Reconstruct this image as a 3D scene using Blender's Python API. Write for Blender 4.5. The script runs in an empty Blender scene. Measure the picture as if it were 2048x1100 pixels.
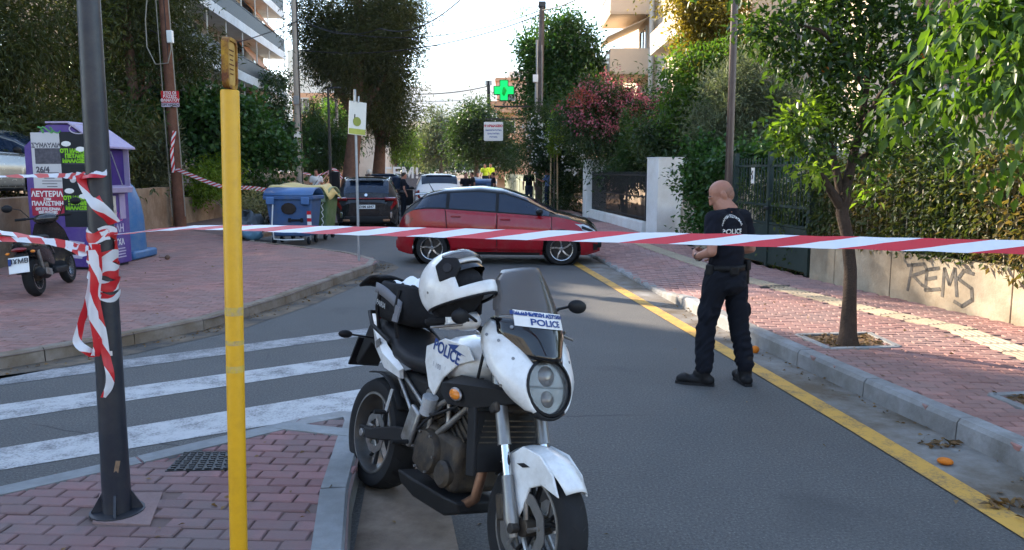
import bpy, bmesh, math, random
import numpy as np
from mathutils import Vector, Matrix, Euler
random.seed(7)
rng = np.random.default_rng(11)
SC = bpy.context.scene
COL = SC.collection
R = math.radians
PI = math.pi

# ------------------------------------------------------------------ camera, sky, sun, exposure
F_PX, CAM_H, PITCH = 1600.0, 1.8, math.atan(208 / 1600)
cam_d = bpy.data.cameras.new('camera')
cam_d.sensor_width = 36.0
cam_d.lens = F_PX / 2048 * 36.0
cam_d.clip_start, cam_d.clip_end = 0.05, 12000
cam = bpy.data.objects.new('camera', cam_d)
COL.objects.link(cam)
cam.location = (0, 0, CAM_H)
cam.rotation_euler = (PI / 2 - PITCH, 0, 0)
SC.camera = cam

SUN_AZ, SUN_EL = math.atan2(-0.75, 0.66), R(24)      # azimuth measured from +Y towards +X
SUN_DIR = Vector((math.sin(SUN_AZ) * math.cos(SUN_EL), math.cos(SUN_AZ) * math.cos(SUN_EL), math.sin(SUN_EL)))
world = bpy.data.worlds.new('World')
SC.world = world
world.use_nodes = True
wn = world.node_tree
sky = wn.nodes.new('ShaderNodeTexSky')
sky.sky_type = 'NISHITA'
sky.sun_disc = False
sky.sun_elevation = SUN_EL
sky.sun_rotation = SUN_AZ
sky.air_density = 1.0
sky.dust_density = 0.25
sky.ozone_density = 1.1
wn.links.new(sky.outputs[0], wn.nodes['Background'].inputs['Color'])
wn.nodes['Background'].inputs['Strength'].default_value = 0.15

sun_d = bpy.data.lights.new('sun', 'SUN')
sun_d.energy = 5.0
sun_d.angle = R(0.53)
sun_d.color = (1.0, 0.86, 0.68)
sun = bpy.data.objects.new('sun', sun_d)
COL.objects.link(sun)
sun.rotation_euler = SUN_DIR.to_track_quat('Z', 'Y').to_euler()

SC.view_settings.view_transform = 'Standard'
SC.view_settings.look = 'None'
SC.view_settings.exposure = 2.12
SC.view_settings.gamma = 1.0
SC.view_settings.use_curve_mapping = False
SC.render.engine = 'CYCLES'
SC.cycles.max_bounces = 8
SC.cycles.diffuse_bounces = 3
SC.cycles.glossy_bounces = 3
SC.cycles.transmission_bounces = 4
SC.cycles.transparent_max_bounces = 8
SC.cycles.use_denoising = True
SC.cycles.sample_clamp_indirect = 6.0

# ------------------------------------------------------------------ photograph pixel -> place
def g(px, py, z=0.0):
    dx, dy = px - 1024, py - 550
    fw = F_PX * math.cos(PITCH) - dy * math.sin(PITCH)
    dn = dy * math.cos(PITCH) + F_PX * math.sin(PITCH)
    t = (CAM_H - z) / dn
    return Vector((dx * t, fw * t, z))

def at(px, py, Y):
    dx, dy = px - 1024, py - 550
    fw = F_PX * math.cos(PITCH) - dy * math.sin(PITCH)
    dn = dy * math.cos(PITCH) + F_PX * math.sin(PITCH)
    t = Y / fw
    return Vector((dx * t, Y, CAM_H - dn * t))

# ------------------------------------------------------------------ mesh builder
def rot_to(d, up=(0, 0, 1)):
    d = Vector(d).normalized()
    return d.to_track_quat('Z', 'Y').to_matrix()

class MB:
    def __init__(s):
        s.v, s.f, s.m, s.mi, s.T = [], [], [], 0, None
        s.uv = {}
    def add(s, vs, fs):
        b = len(s.v)
        if s.T is not None:
            vs = [s.T @ Vector(p) for p in vs]
        s.v += [tuple(p) for p in vs]
        s.f += [tuple(i + b for i in f) for f in fs]
        s.m += [s.mi] * len(fs)
        return s
    def box(s, c, d, rot=None, top=1.0):
        hx, hy, hz = d[0] / 2, d[1] / 2, d[2] / 2
        pts = [Vector((x * hx * (top if z > 0 else 1), y * hy * (top if z > 0 else 1), z * hz)) for z in (-1, 1) for y in (-1, 1) for x in (-1, 1)]
        if rot is not None:
            m = rot if isinstance(rot, Matrix) else Euler(rot).to_matrix()
            pts = [m @ p for p in pts]
        c = Vector(c)
        return s.add([p + c for p in pts], [(0, 2, 3, 1), (4, 5, 7, 6), (0, 1, 5, 4), (2, 6, 7, 3), (0, 4, 6, 2), (1, 3, 7, 5)])
    def bar(s, a, b, w, h):
        """box beam from a to b, w wide (horizontal), h tall"""
        a, b = Vector(a), Vector(b)
        d = b - a
        L = d.length
        x = d.normalized()
        y = Vector((0, 0, 1)).cross(x)
        y = y.normalized() if y.length > 1e-4 else Vector((0, 1, 0))
        z = x.cross(y)
        m = Matrix((x, y, z)).transposed()
        return s.box((a + b) / 2, (L, w, h), m)
    def ring(s, c, r, n, m):
        c = Vector(c)
        return [c + m @ Vector((r * math.cos(2 * PI * i / n), r * math.sin(2 * PI * i / n), 0)) for i in range(n)]
    def loft(s, rings, cap=True, closed=True):
        n = len(rings[0])
        vs = [p for r in rings for p in r]
        fs = []
        for k in range(len(rings) - 1):
            for i in range(n if closed else n - 1):
                j = (i + 1) % n
                fs.append((k * n + i, k * n + j, (k + 1) * n + j, (k + 1) * n + i))
        if cap and closed:
            fs.append(tuple(range(n - 1, -1, -1)))
            e = (len(rings) - 1) * n
            fs.append(tuple(range(e, e + n)))
        return s.add(vs, fs)
    def cyl(s, a, b, r, r2=None, n=12, cap=True):
        a, b = Vector(a), Vector(b)
        m = rot_to(b - a)
        return s.loft([s.ring(a, r, n, m), s.ring(b, r if r2 is None else r2, n, m)], cap)
    def tube(s, pts, r, n=8, cap=True):
        pts = [Vector(p) for p in pts]
        rr = r if isinstance(r, (list, tuple)) else [r] * len(pts)
        rings = []
        q = None
        for i, p in enumerate(pts):
            d = (pts[min(i + 1, len(pts) - 1)] - pts[max(i - 1, 0)])
            d = d.normalized() if d.length > 1e-9 else Vector((0, 0, 1))
            if q is None:
                q = d.to_track_quat('Z', 'Y')
                prev = d
            else:
                q = prev.rotation_difference(d) @ q
                prev = d
            rings.append(s.ring(p, rr[i], n, q.to_matrix()))
        return s.loft(rings, cap)
    def lathe(s, prof, n=24, c=(0, 0, 0), axis=(0, 0, 1), cap=True):
        m = rot_to(axis)
        c = Vector(c)
        return s.loft([s.ring(c + m @ Vector((0, 0, z)), max(r, 1e-4), n, m) for r, z in prof], cap)
    def sphere(s, c, r, n=14, k=9, rot=None):
        r = (r, r, r) if isinstance(r, (int, float)) else r
        m = Matrix.Identity(3) if rot is None else (rot if isinstance(rot, Matrix) else Euler(rot).to_matrix())
        c = Vector(c)
        rings = []
        for j in range(k):
            t = PI * (j + 0.02 * (j == 0) - 0.02 * (j == k - 1)) / (k - 1)
            rings.append([c + m @ Vector((r[0] * math.sin(t) * math.cos(2 * PI * i / n), r[1] * math.sin(t) * math.sin(2 * PI * i / n), -r[2] * math.cos(t))) for i in range(n)])
        return s.loft(rings)
    def capsule(s, a, b, ra, rb=None, n=12):
        a, b = Vector(a), Vector(b)
        rb = ra if rb is None else rb
        m = rot_to(b - a) if (b - a).length > 1e-6 else Matrix.Identity(3)
        z = m @ Vector((0, 0, 1))
        rings = []
        for t in (-88, -60, -30, 0):
            rings.append(s.ring(a + z * ra * math.sin(R(t)), ra * math.cos(R(t)), n, m))
        for t in (0, 30, 60, 88):
            rings.append(s.ring(b + z * rb * math.sin(R(t)), rb * math.cos(R(t)), n, m))
        return s.loft(rings)
    def prism(s, pts, z0, z1):
        """extruded polygon: pts 2d (x, y)"""
        n = len(pts)
        vs = [(p[0], p[1], z0) for p in pts] + [(p[0], p[1], z1) for p in pts]
        fs = [tuple(range(n - 1, -1, -1)), tuple(range(n, 2 * n))] + [(i, (i + 1) % n, n + (i + 1) % n, n + i) for i in range(n)]
        return s.add(vs, fs)
    def prism_y(s, pts, y0, y1):
        """extruded outline in the x-z plane, thickness along y"""
        n = len(pts)
        vs = [(p[0], y0, p[1]) for p in pts] + [(p[0], y1, p[1]) for p in pts]
        fs = [tuple(range(n)), tuple(range(2 * n - 1, n - 1, -1))] + [(i, n + i, n + (i + 1) % n, (i + 1) % n) for i in range(n)]
        return s.add(vs, fs)
    def grid(s, fn, nu, nv):
        vs = [fn(i / nu, j / nv) for j in range(nv + 1) for i in range(nu + 1)]
        fs = [(j * (nu + 1) + i, j * (nu + 1) + i + 1, (j + 1) * (nu + 1) + i + 1, (j + 1) * (nu + 1) + i) for j in range(nv) for i in range(nu)]
        return s.add(vs, fs)
    def mesh(s, name, mats, smooth=None):
        me = bpy.data.meshes.new(name)
        me.from_pydata(s.v, [], s.f)
        for m in (mats if isinstance(mats, (list, tuple)) else [mats]):
            me.materials.append(m)
        if any(s.m):
            me.polygons.foreach_set('material_index', s.m)
        me.update()
        if smooth is not None:
            me.shade_smooth()
            me.set_sharp_from_angle(angle=R(smooth))
        return me
    def build(s, name, mats, parent=None, smooth=None, bevel=0, seg=2, loc=None, rot=None, sub=0, solid=0, fixn=False):
        me = s.mesh(name, mats, smooth)
        if fixn:
            bm = bmesh.new(); bm.from_mesh(me)
            bmesh.ops.recalc_face_normals(bm, faces=bm.faces)
            bm.to_mesh(me); bm.free()
        o = link(name, me, parent)
        if loc is not None: o.location = loc
        if rot is not None: o.rotation_euler = rot
        if solid:
            m = o.modifiers.new('solid', 'SOLIDIFY'); m.thickness = solid; m.offset = 0
        if sub:
            m = o.modifiers.new('sub', 'SUBSURF'); m.levels = m.render_levels = sub
        if bevel:
            m = o.modifiers.new('bevel', 'BEVEL'); m.width = bevel; m.segments = seg; m.limit_method = 'ANGLE'; m.angle_limit = R(40)
            if smooth is None:
                me.shade_smooth(); me.set_sharp_from_angle(angle=R(60))
        return o

def link(name, data, parent=None):
    o = bpy.data.objects.new(name, data)
    COL.objects.link(o)
    if parent is not None:
        o.parent = parent
    return o

def tag(o, label=None, cat=None, group=None, kind=None):
    if label: o['label'] = label
    if cat: o['category'] = cat
    if group: o['group'] = group
    if kind: o['kind'] = kind
    return o

def thing(name, label, cat, loc=(0, 0, 0), rz=0.0, group=None, rot=None):
    o = bpy.data.objects.new(name, None)
    COL.objects.link(o)
    o.empty_display_size = 0.1
    o.location = loc
    o.rotation_euler = rot if rot is not None else (0, 0, rz)
    return tag(o, label, cat, group)

def copy_tree(o, parent=None):
    c = o.copy()
    COL.objects.link(c)
    if parent is not None: c.parent = parent
    for ch in [x for x in bpy.data.objects if x.parent == o]:
        copy_tree(ch, c)
    return c

def piece(name, me, parent, loc, rz=0.0, rot=None, scale=None):
    o = link(name, me, parent)
    o.location = loc
    o.rotation_euler = rot if rot is not None else (0, 0, rz)
    if scale: o.scale = scale
    return o

# ------------------------------------------------------------------ materials
def nd(nt, t, **kw):
    n = nt.nodes.new(t)
    for k, v in kw.items():
        setattr(n, k, v)
    return n

def mathn(nt, op, a, b=None, clamp=False):
    n = nd(nt, 'ShaderNodeMath', operation=op, use_clamp=clamp)
    for i, x in enumerate((a, b)):
        if x is None: continue
        if isinstance(x, (int, float)): n.inputs[i].default_value = x
        else: nt.links.new(x, n.inputs[i])
    return n.outputs[0]

def noise(nt, co, scale, detail=4, rough=.6, dist=0):
    n = nd(nt, 'ShaderNodeTexNoise')
    n.inputs['Scale'].default_value = scale
    n.inputs['Detail'].default_value = detail
    n.inputs['Roughness'].default_value = rough
    n.inputs['Distortion'].default_value = dist
    nt.links.new(co, n.inputs['Vector'])
    return n.outputs['Fac']

def ramp(nt, fac, stops, interp='LINEAR'):
    n = nd(nt, 'ShaderNodeValToRGB')
    cr = n.color_ramp
    cr.interpolation = interp
    while len(cr.elements) < len(stops): cr.elements.new(0.5)
    for e, (p, c) in zip(cr.elements, stops):
        e.position = p
        e.color = (c, c, c, 1) if isinstance(c, (int, float)) else (*c[:3], 1)
    nt.links.new(fac, n.inputs[0])
    return n.outputs[0]

def mixc(nt, fac, a, b, blend='MIX'):
    n = nd(nt, 'ShaderNodeMix', data_type='RGBA', blend_type=blend)
    for sock, x in ((n.inputs[0], fac), (n.inputs[6], a), (n.inputs[7], b)):
        if isinstance(x, (int, float)): sock.default_value = x
        elif isinstance(x, (tuple, list)): sock.default_value = (*x[:3], 1)
        else: nt.links.new(x, sock)
    return n.outputs[2]

def coords(nt, mode):
    if mode == 'world':
        return nd(nt, 'ShaderNodeNewGeometry').outputs['Position']
    return nd(nt, 'ShaderNodeTexCoord').outputs['Object' if mode == 'object' else 'UV']

def mat(name, col, rough=.6, metal=0, var=.2, scale=6, bump=.0, bscale=60, rnd=0, dirt=None, co='object', spec=None, coat=0, emit=None, alpha=None, trans=0, ior=1.45, sheen=0):
    """principled material: colour broken by two scales of noise, optional dirt (colour, amount, scale), per-object tone (rnd), bump"""
    if spec is None: spec = .5 if rough < .5 else .22
    m = bpy.data.materials.new(name)
    m.use_nodes = True
    nt = m.node_tree
    b = nt.nodes['Principled BSDF']
    c = coords(nt, co)
    n1 = noise(nt, c, scale, 5)
    n2 = noise(nt, c, scale * 7.3, 3)
    s = mathn(nt, 'ADD', mathn(nt, 'MULTIPLY', n1, .65), mathn(nt, 'MULTIPLY', n2, .35))
    lo = tuple(max(x * (1 - var), 0) for x in col); hi = tuple(min(x * (1 + var), 1) for x in col)
    out = ramp(nt, s, [(.3, lo), (.7, hi)])
    if rnd:
        oi = nd(nt, 'ShaderNodeObjectInfo').outputs['Random']
        at_ = nd(nt, 'ShaderNodeAttribute'); at_.attribute_name = 'rnd'
        r = mathn(nt, 'FRACT', mathn(nt, 'ADD', oi, at_.outputs['Fac']))
        k = mathn(nt, 'ADD', mathn(nt, 'MULTIPLY', r, 2 * rnd), 1 - rnd)
        cc = nd(nt, 'ShaderNodeCombineColor')
        for i in range(3): nt.links.new(k, cc.inputs[i])
        out = mixc(nt, 1.0, out, cc.outputs[0], 'MULTIPLY')
    rg = rough
    if dirt:
        dc, amt, ds = dirt
        dn = noise(nt, c, ds, 8, .7)
        f = ramp(nt, dn, [(.5 - amt * .25, 0.0), (.78 - amt * .25, min(1.0, amt * 1.6))])
        out = mixc(nt, f, out, dc)
    nt.links.new(out, b.inputs['Base Color'])
    rn = mathn(nt, 'ADD', mathn(nt, 'MULTIPLY', n2, .16 if rough > .15 else .03), rough - (.08 if rough > .15 else .015), True)
    nt.links.new(rn, b.inputs['Roughness'])
    b.inputs['Metallic'].default_value = metal
    b.inputs['Specular IOR Level'].default_value = spec
    b.inputs['Coat Weight'].default_value = coat
    b.inputs['Coat Roughness'].default_value = .04
    b.inputs['IOR'].default_value = ior
    if sheen: b.inputs['Sheen Weight'].default_value = sheen
    if trans: b.inputs['Transmission Weight'].default_value = trans
    if alpha is not None: b.inputs['Alpha'].default_value = alpha
    if emit:
        b.inputs['Emission Color'].default_value = (*emit[0], 1)
        b.inputs['Emission Strength'].default_value = emit[1]
    if bump:
        bn = nd(nt, 'ShaderNodeBump')
        bn.inputs['Strength'].default_value = bump
        bn.inputs['Distance'].default_value = .02
        nt.links.new(noise(nt, c, bscale, 6, .65), bn.inputs['Height'])
        nt.links.new(bn.outputs[0], b.inputs['Normal'])
    return m

def leafmat(name, cols, rough=.45, trans=.45, tcol=None, spec=.28):
    """leaf: per-leaf tone from the face attribute rnd, reflecting and letting light through"""
    m = bpy.data.materials.new(name)
    m.use_nodes = True
    nt = m.node_tree
    b = nt.nodes['Principled BSDF']
    a = nd(nt, 'ShaderNodeAttribute'); a.attribute_name = 'rnd'
    k = len(cols)
    c = ramp(nt, a.outputs['Fac'], [(i / max(1, k - 1), x) for i, x in enumerate(cols)])
    nt.links.new(c, b.inputs['Base Color'])
    b.inputs['Roughness'].default_value = rough
    b.inputs['Specular IOR Level'].default_value = spec
    t = nd(nt, 'ShaderNodeBsdfTranslucent')
    tint = tcol or (1.5, 1.7, .55)
    tc = mixc(nt, 1.0, c, tint, 'MULTIPLY')
    nt.links.new(tc, t.inputs['Color'])
    mx = nd(nt, 'ShaderNodeMixShader')
    mx.inputs[0].default_value = trans
    nt.links.new(b.outputs[0], mx.inputs[1]); nt.links.new(t.outputs[0], mx.inputs[2])
    nt.links.new(mx.outputs[0], nt.nodes['Material Output'].inputs['Surface'])
    return m

# ------------------------------------------------------------------ leaves
def leaf_mesh(name, P, D, size, mat_, width=.42, fold=.18, curl=.15, tint=None, var=.35):
    """one folded two-triangle leaf per row of P, pointing along D"""
    n = len(P)
    if n == 0:
        P = np.zeros((1, 3)); D = np.array([[0, 0, 1.]]); n = 1
    D = D / (np.linalg.norm(D, axis=1, keepdims=True) + 1e-9)
    up = rng.normal(size=(n, 3)) * .55 + np.array([0, 0, 1.0])
    S = np.cross(D, up); S /= (np.linalg.norm(S, axis=1, keepdims=True) + 1e-9)
    N = np.cross(S, D)
    L = (size * (1 - var / 2 + var * rng.random(n)))[:, None]
    W = L * width * .5
    V = np.empty((n, 4, 3))
    V[:, 0] = P
    V[:, 1] = P + D * L * .45 + S * W + N * L * fold * .4
    V[:, 2] = P + D * L - N * L * curl
    V[:, 3] = P + D * L * .45 - S * W + N * L * fold * .4
    me = bpy.data.meshes.new(name)
    me.vertices.add(4 * n)
    me.vertices.foreach_set('co', V.reshape(-1).astype(np.float32))
    base = (np.arange(n) * 4)[:, None]
    idx = np.concatenate([base + np.array([[0, 1, 2]]), base + np.array([[0, 2, 3]])], axis=1).reshape(-1)
    me.loops.add(6 * n)
    me.loops.foreach_set('vertex_index', idx.astype(np.int32))
    me.polygons.add(2 * n)
    me.polygons.foreach_set('loop_start', (np.arange(2 * n) * 3).astype(np.int32))
    me.polygons.foreach_set('loop_total', np.full(2 * n, 3, np.int32))
    r = rng.random(n) if tint is None else np.clip(tint, 0, 1)
    at_ = me.attributes.new('rnd', 'FLOAT', 'FACE')
    at_.data.foreach_set('value', np.repeat(r, 2).astype(np.float32))
    me.materials.append(mat_)
    me.update(calc_edges=True)
    me.validate()
    return me

def cloud(ells, twigs, per, spread, droop=-.15, out=.8, shell=.55, tuft=0.0):
    """leaf positions and directions: twigs scattered in ellipsoids (c, r), leaves round each twig; tone follows the twig"""
    Ps, Ds, Ts = [], [], []
    vol = [e[1][0] * e[1][1] * e[1][2] for e in ells]
    tot = sum(v ** .67 for v in vol)
    for (c, r), v in zip(ells, vol):
        k = max(2, int(twigs * v ** .67 / tot))
        d = rng.normal(size=(k, 3)); d /= np.linalg.norm(d, axis=1, keepdims=True)
        rad = (shell + (1 - shell) * rng.random((k, 1))) * (0.78 + .5 * rng.random((k, 1)) ** 3)
        rad[rng.random(k) < .18] *= .6
        T = np.array(c) + d * rad * np.array(r)
        tw = rng.random(k)
        if tuft:                                     # twigs gather into tufts, with gaps between them
            kc = max(2, k // 9); ci = rng.integers(0, kc, k)
            T = T[ci] + rng.normal(size=(k, 3)) * tuft * np.array([1, 1, .6]) * (.5 + rng.random(kc))[ci][:, None]
            d = d[ci] * .6 + d * .4; tw = np.clip(tw * .5 + rng.random(kc)[ci] * .5, 0, 1)
        tp = np.repeat(T, per, axis=0)
        dd = np.repeat(d, per, axis=0)
        off = rng.normal(size=tp.shape) * spread
        Ps.append(tp + off)
        D = dd * out + rng.normal(size=tp.shape) * .7 + np.array([0, 0, droop]) + off / spread * .35
        Ds.append(D)
        Ts.append(np.clip(np.repeat(tw, per) * .6 + rng.random(len(tp)) * .4, 0, 1))
    return np.concatenate(Ps), np.concatenate(Ds), np.concatenate(Ts)

CULL = []      # functions returning the mask of leaves to prune
def prune(P, D, T):
    keep = np.ones(len(P), bool)
    for f in CULL: keep &= ~f(P)
    return P[keep], D[keep], T[keep]

def text_mb(body, size, mat_, name, parent, loc, rot, align='CENTER', ext=.0, bold=0, sx=1.0, space=1.0):
    c = bpy.data.curves.new('t', 'FONT')
    c.body = body; c.size = size; c.align_x = align; c.align_y = 'CENTER'
    c.extrude = ext; c.offset = bold; c.space_character = space; c.resolution_u = 3
    o = bpy.data.objects.new('t', c)
    COL.objects.link(o)
    dg = bpy.context.evaluated_depsgraph_get()
    me = bpy.data.meshes.new_from_object(o.evaluated_get(dg))
    bpy.data.objects.remove(o)
    me.materials.clear(); me.materials.append(mat_)
    me.name = name
    t = link(name, me, parent)
    t.location = loc
    t.rotation_euler = rot if not isinstance(rot, Matrix) else rot.to_euler()
    t.scale = (sx, 1, 1)
    return t

def face_rot(n, up=(0, 0, 1)):
    """rotation that turns flat text (normal +Z, up +Y) to face n"""
    n = Vector(n).normalized(); u = Vector(up)
    x = u.cross(n).normalized(); y = n.cross(x)
    return Matrix((x, y, n)).transposed().to_euler()
# ================================================================== materials of the setting
def asphalt():
    """worn asphalt: pale and dark stones, wheel tracks polished along the street, oil drips, hairline cracks"""
    m = bpy.data.materials.new('asphalt'); m.use_nodes = True; nt = m.node_tree; b = nt.nodes['Principled BSDF']
    c = coords(nt, 'world')
    big = noise(nt, c, .35, 6, .65); mid = noise(nt, c, 2.2, 6, .7); st = noise(nt, c, 62, 4, .85)
    s_ = mathn(nt, 'ADD', mathn(nt, 'MULTIPLY', big, .55), mathn(nt, 'MULTIPLY', mid, .45))
    base = ramp(nt, s_, [(.30, (.070, .067, .064)), (.5, (.091, .087, .082)), (.70, (.120, .114, .106))])
    stones = ramp(nt, st, [(.30, .35), (.47, .9), (.60, 1.4), (.70, 2.9)])
    out = mixc(nt, .85, base, mixc(nt, 1.0, base, stones, 'MULTIPLY'))
    oil = ramp(nt, noise(nt, c, .8, 4, .5, .6), [(.62, 0.0), (.74, .55)])
    out = mixc(nt, oil, out, (.045, .044, .044))
    vo = nd(nt, 'ShaderNodeTexVoronoi', feature='DISTANCE_TO_EDGE'); vo.inputs['Scale'].default_value = .33
    wv = nd(nt, 'ShaderNodeMix', data_type='VECTOR'); wv.inputs[0].default_value = .10
    tn = nd(nt, 'ShaderNodeTexNoise'); tn.inputs['Scale'].default_value = 3.0; nt.links.new(c, tn.inputs['Vector'])
    nt.links.new(c, wv.inputs[4]); nt.links.new(tn.outputs['Color'], wv.inputs[5]); nt.links.new(wv.outputs[1], vo.inputs['Vector'])
    crack = ramp(nt, vo.outputs['Distance'], [(0.0, 1.0), (.0035, 0.0)])
    crack = mathn(nt, 'MULTIPLY', crack, ramp(nt, noise(nt, c, .5, 2), [(.5, 0.0), (.6, .8)]))
    out = mixc(nt, crack, out, (.03, .03, .03))
    nt.links.new(out, b.inputs['Base Color'])
    nt.links.new(ramp(nt, mid, [(.3, .72), (.7, .9)]), b.inputs['Roughness']); b.inputs['Specular IOR Level'].default_value = .3
    bn = nd(nt, 'ShaderNodeBump'); bn.inputs['Strength'].default_value = .5; bn.inputs['Distance'].default_value = .012
    nt.links.new(st, bn.inputs['Height']); nt.links.new(bn.outputs[0], b.inputs['Normal'])
    return m
M_asph = asphalt()
M_gutter = mat('gutter_concrete', (.25, .24, .225), .9, var=.25, scale=1.3, bump=.3, bscale=60, co='world', dirt=((.11, .085, .06), .7, 1.1))
M_soil = mat('soil', (.16, .10, .06), .95, var=.35, scale=1.5, bump=.5, bscale=25, co='world')
M_kerb = mat('kerb_concrete', (.30, .30, .30), .85, var=.22, scale=2.5, bump=.3, bscale=70, co='world', rnd=.1, dirt=((.15, .14, .125), .6, 1.6))
M_mortar = mat('mortar', (.15, .105, .095), .92, var=.2, scale=3, bump=.2, co='world')
M_brick = mat('red_paver', (.31, .155, .13), .8, var=.22, scale=2.2, bump=.35, bscale=90, rnd=.26, co='world', dirt=((.25, .165, .145), .6, .8))
M_brick2 = mat('pink_paver', (.34, .19, .165), .78, var=.16, scale=2.2, bump=.25, bscale=90, rnd=.2, co='world', dirt=((.25, .19, .18), .4, .9))
M_tact = mat('tactile_slab', (.40, .33, .235), .85, var=.14, scale=3, bump=.15, co='world', rnd=.08, dirt=((.3, .24, .17), .5, 1.4))
M_conc = mat('wall_concrete', (.42, .36, .27), .9, var=.16, scale=1.4, bump=.25, bscale=30, co='world', dirt=((.25, .2, .14), .6, 1.3))
M_conc2 = mat('old_wall_render', (.36, .27, .19), .92, var=.3, scale=1.2, bump=.5, bscale=14, co='world', dirt=((.2, .13, .08), .7, 1.0))
M_wwall = mat('white_wall_paint', (.78, .77, .74), .75, var=.04, scale=2, bump=.12, bscale=40, co='world', dirt=((.55, .5, .43), .35, 1.2))
M_iron = mat('black_iron', (.022, .024, .027), .45, var=.2, scale=9, metal=.3)
M_iron2 = mat('dark_green_iron', (.03, .045, .04), .5, var=.2, scale=9)
M_rustp = mat('worn_pale_iron', (.30, .27, .20), .6, var=.3, scale=9)
M_pale = mat('pale_iron', (.55, .53, .45), .55, var=.15, scale=9)

def paint(name, col, wear, co='world'):
    """worn road paint lying on the asphalt"""
    m = bpy.data.materials.new(name); m.use_nodes = True
    nt = m.node_tree; b = nt.nodes['Principled BSDF']
    c = coords(nt, co)
    n1 = noise(nt, c, 3.5, 8, .75)
    n2 = noise(nt, c, 60, 4, .7)
    s = mathn(nt, 'ADD', mathn(nt, 'MULTIPLY', n1, .6), mathn(nt, 'MULTIPLY', n2, .4))
    f = ramp(nt, s, [(wear - .07, 1.0), (wear + .1, 0.0)])
    base = ramp(nt, n1, [(.3, tuple(x * .8 for x in col)), (.7, col)])
    nt.links.new(mixc(nt, f, base, (.058, .057, .06)), b.inputs['Base Color'])
    b.inputs['Roughness'].default_value = .7
    return m
M_zebra = paint('zebra_paint', (.45, .44, .43), .42)
M_zebra2 = paint('worn_zebra_paint', (.34, .33, .325), .45)
M_yellow = paint('yellow_paint', (.56, .30, .045), .41)

# ================================================================== ground, road
def sheet(name, pts, z, m, parent=None, kind='structure'):
    mb = MB(); mb.add([(p[0], p[1], z if len(p) < 3 else p[2]) for p in pts], [tuple(range(len(pts)))])
    o = mb.build(name, m, parent)
    if kind and parent is None: o['kind'] = kind
    return o

sheet('ground', [(-900, -60), (900, -60), (900, 2600), (-900, 2600)], -.03, M_soil)
sheet('road', [(-40, -6), (6, -6), (6, 40), (-4, 160), (-26, 160), (-40, 30)], 0, M_asph)

def pl(poly, t):
    """point at arc length t on polyline"""
    for a, b in zip(poly, poly[1:]):
        a, b = Vector(a), Vector(b); L = (b - a).length
        if t <= L: return a + (b - a) * (t / L), (b - a).normalized()
        t -= L
    return Vector(poly[-1]), (Vector(poly[-1]) - Vector(poly[-2])).normalized()
def plen(poly): return sum((Vector(b) - Vector(a)).length for a, b in zip(poly, poly[1:]))
def xat(poly, y):
    ys = [p[1] for p in poly]; xs = [p[0] for p in poly]
    return float(np.interp(y, ys, xs))

KR = [(3.75, 0.0), (3.42, 2.5), (3.08, 4.58), (2.78, 6.38), (2.50, 8.2), (2.20, 10.9), (1.76, 15.77), (.85, 24), (-.95, 40), (-8, 102)]     # right kerb
WR = [(7.4, 0.0), (5.45, 8.53), (5.0, 10.44), (4.58, 12.39), (4.2, 15), (3.46, 21.6), (2.82, 31), (1.7, 42), (-5, 102)]                    # right property line
def zk(y): return float(np.interp(y, [10.4, 11.6], [.15, .055]))
def zpr(x, y):
    u = (x - xat(KR, y))
    return float(np.interp(u, [0, 1.0], [zk(y), .15]))

mb = MB()
ys = [0, 1, 2, 3, 4, 5, 6, 7, 8, 9, 10, 10.4, 11, 11.6, 12.5, 14, 16, 18, 20, 24, 30, 36, 42, 60, 80, 102]
rows = []
for y in ys:
    k, w = xat(KR, y), xat(WR, y)
    rows.append([(k + u * (w - k) + (.12 if u == 0 else 0), y, 0) for u in (0, .35, 1)])
vs = [(x, y, zpr(x, y) - .012) for r in rows for (x, y, _) in r]
mb.add(vs, [(i * 3 + j, i * 3 + j + 1, i * 3 + j + 4, i * 3 + j + 3) for i in range(len(ys) - 1) for j in range(2)])
pave_r = mb.build('right_pavement', M_mortar); pave_r['kind'] = 'structure'

def kerb(name, poly, w, hfun, side, stone=1.0, m=M_kerb, far=60, tint=None):
    """row of kerb stones as parts of one kerb; side +1: body lies to the left of the walking direction"""
    root = thing(name, None, None); root['kind'] = 'structure'
    t, L, k_ = 0.0, plen(poly), 0
    while t < L - .05:
        k_ += 1
        t2 = min(t + stone, L)
        a, _ = pl(poly, t + .006); b, _ = pl(poly, t2 - .006)
        if t2 >= L or a.y > far: t2 = L; b, _ = pl(poly, L)
        d = (b - a).normalized(); nrm = Vector((-d.y, d.x)) * side
        rings = []
        for p in (a, b):
            h = hfun(p) + (k_ % 3) * .0016
            rings.append([Vector((p.x, p.y, 0)) + Vector((nrm.x * o, nrm.y * o, z)) for o, z in ((0, -.04), (.008, h - .03), (.03, h), (w, h), (w, -.04))])
        mb = MB(); mb.loft(rings if side > 0 else rings[::-1])
        mb.build('kerb_stone', m, root, fixn=True)
        t = t2
    return root
kerb('right_kerb', KR, .15, lambda p: zk(p.y) + .004, -1, 1.05)

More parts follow.
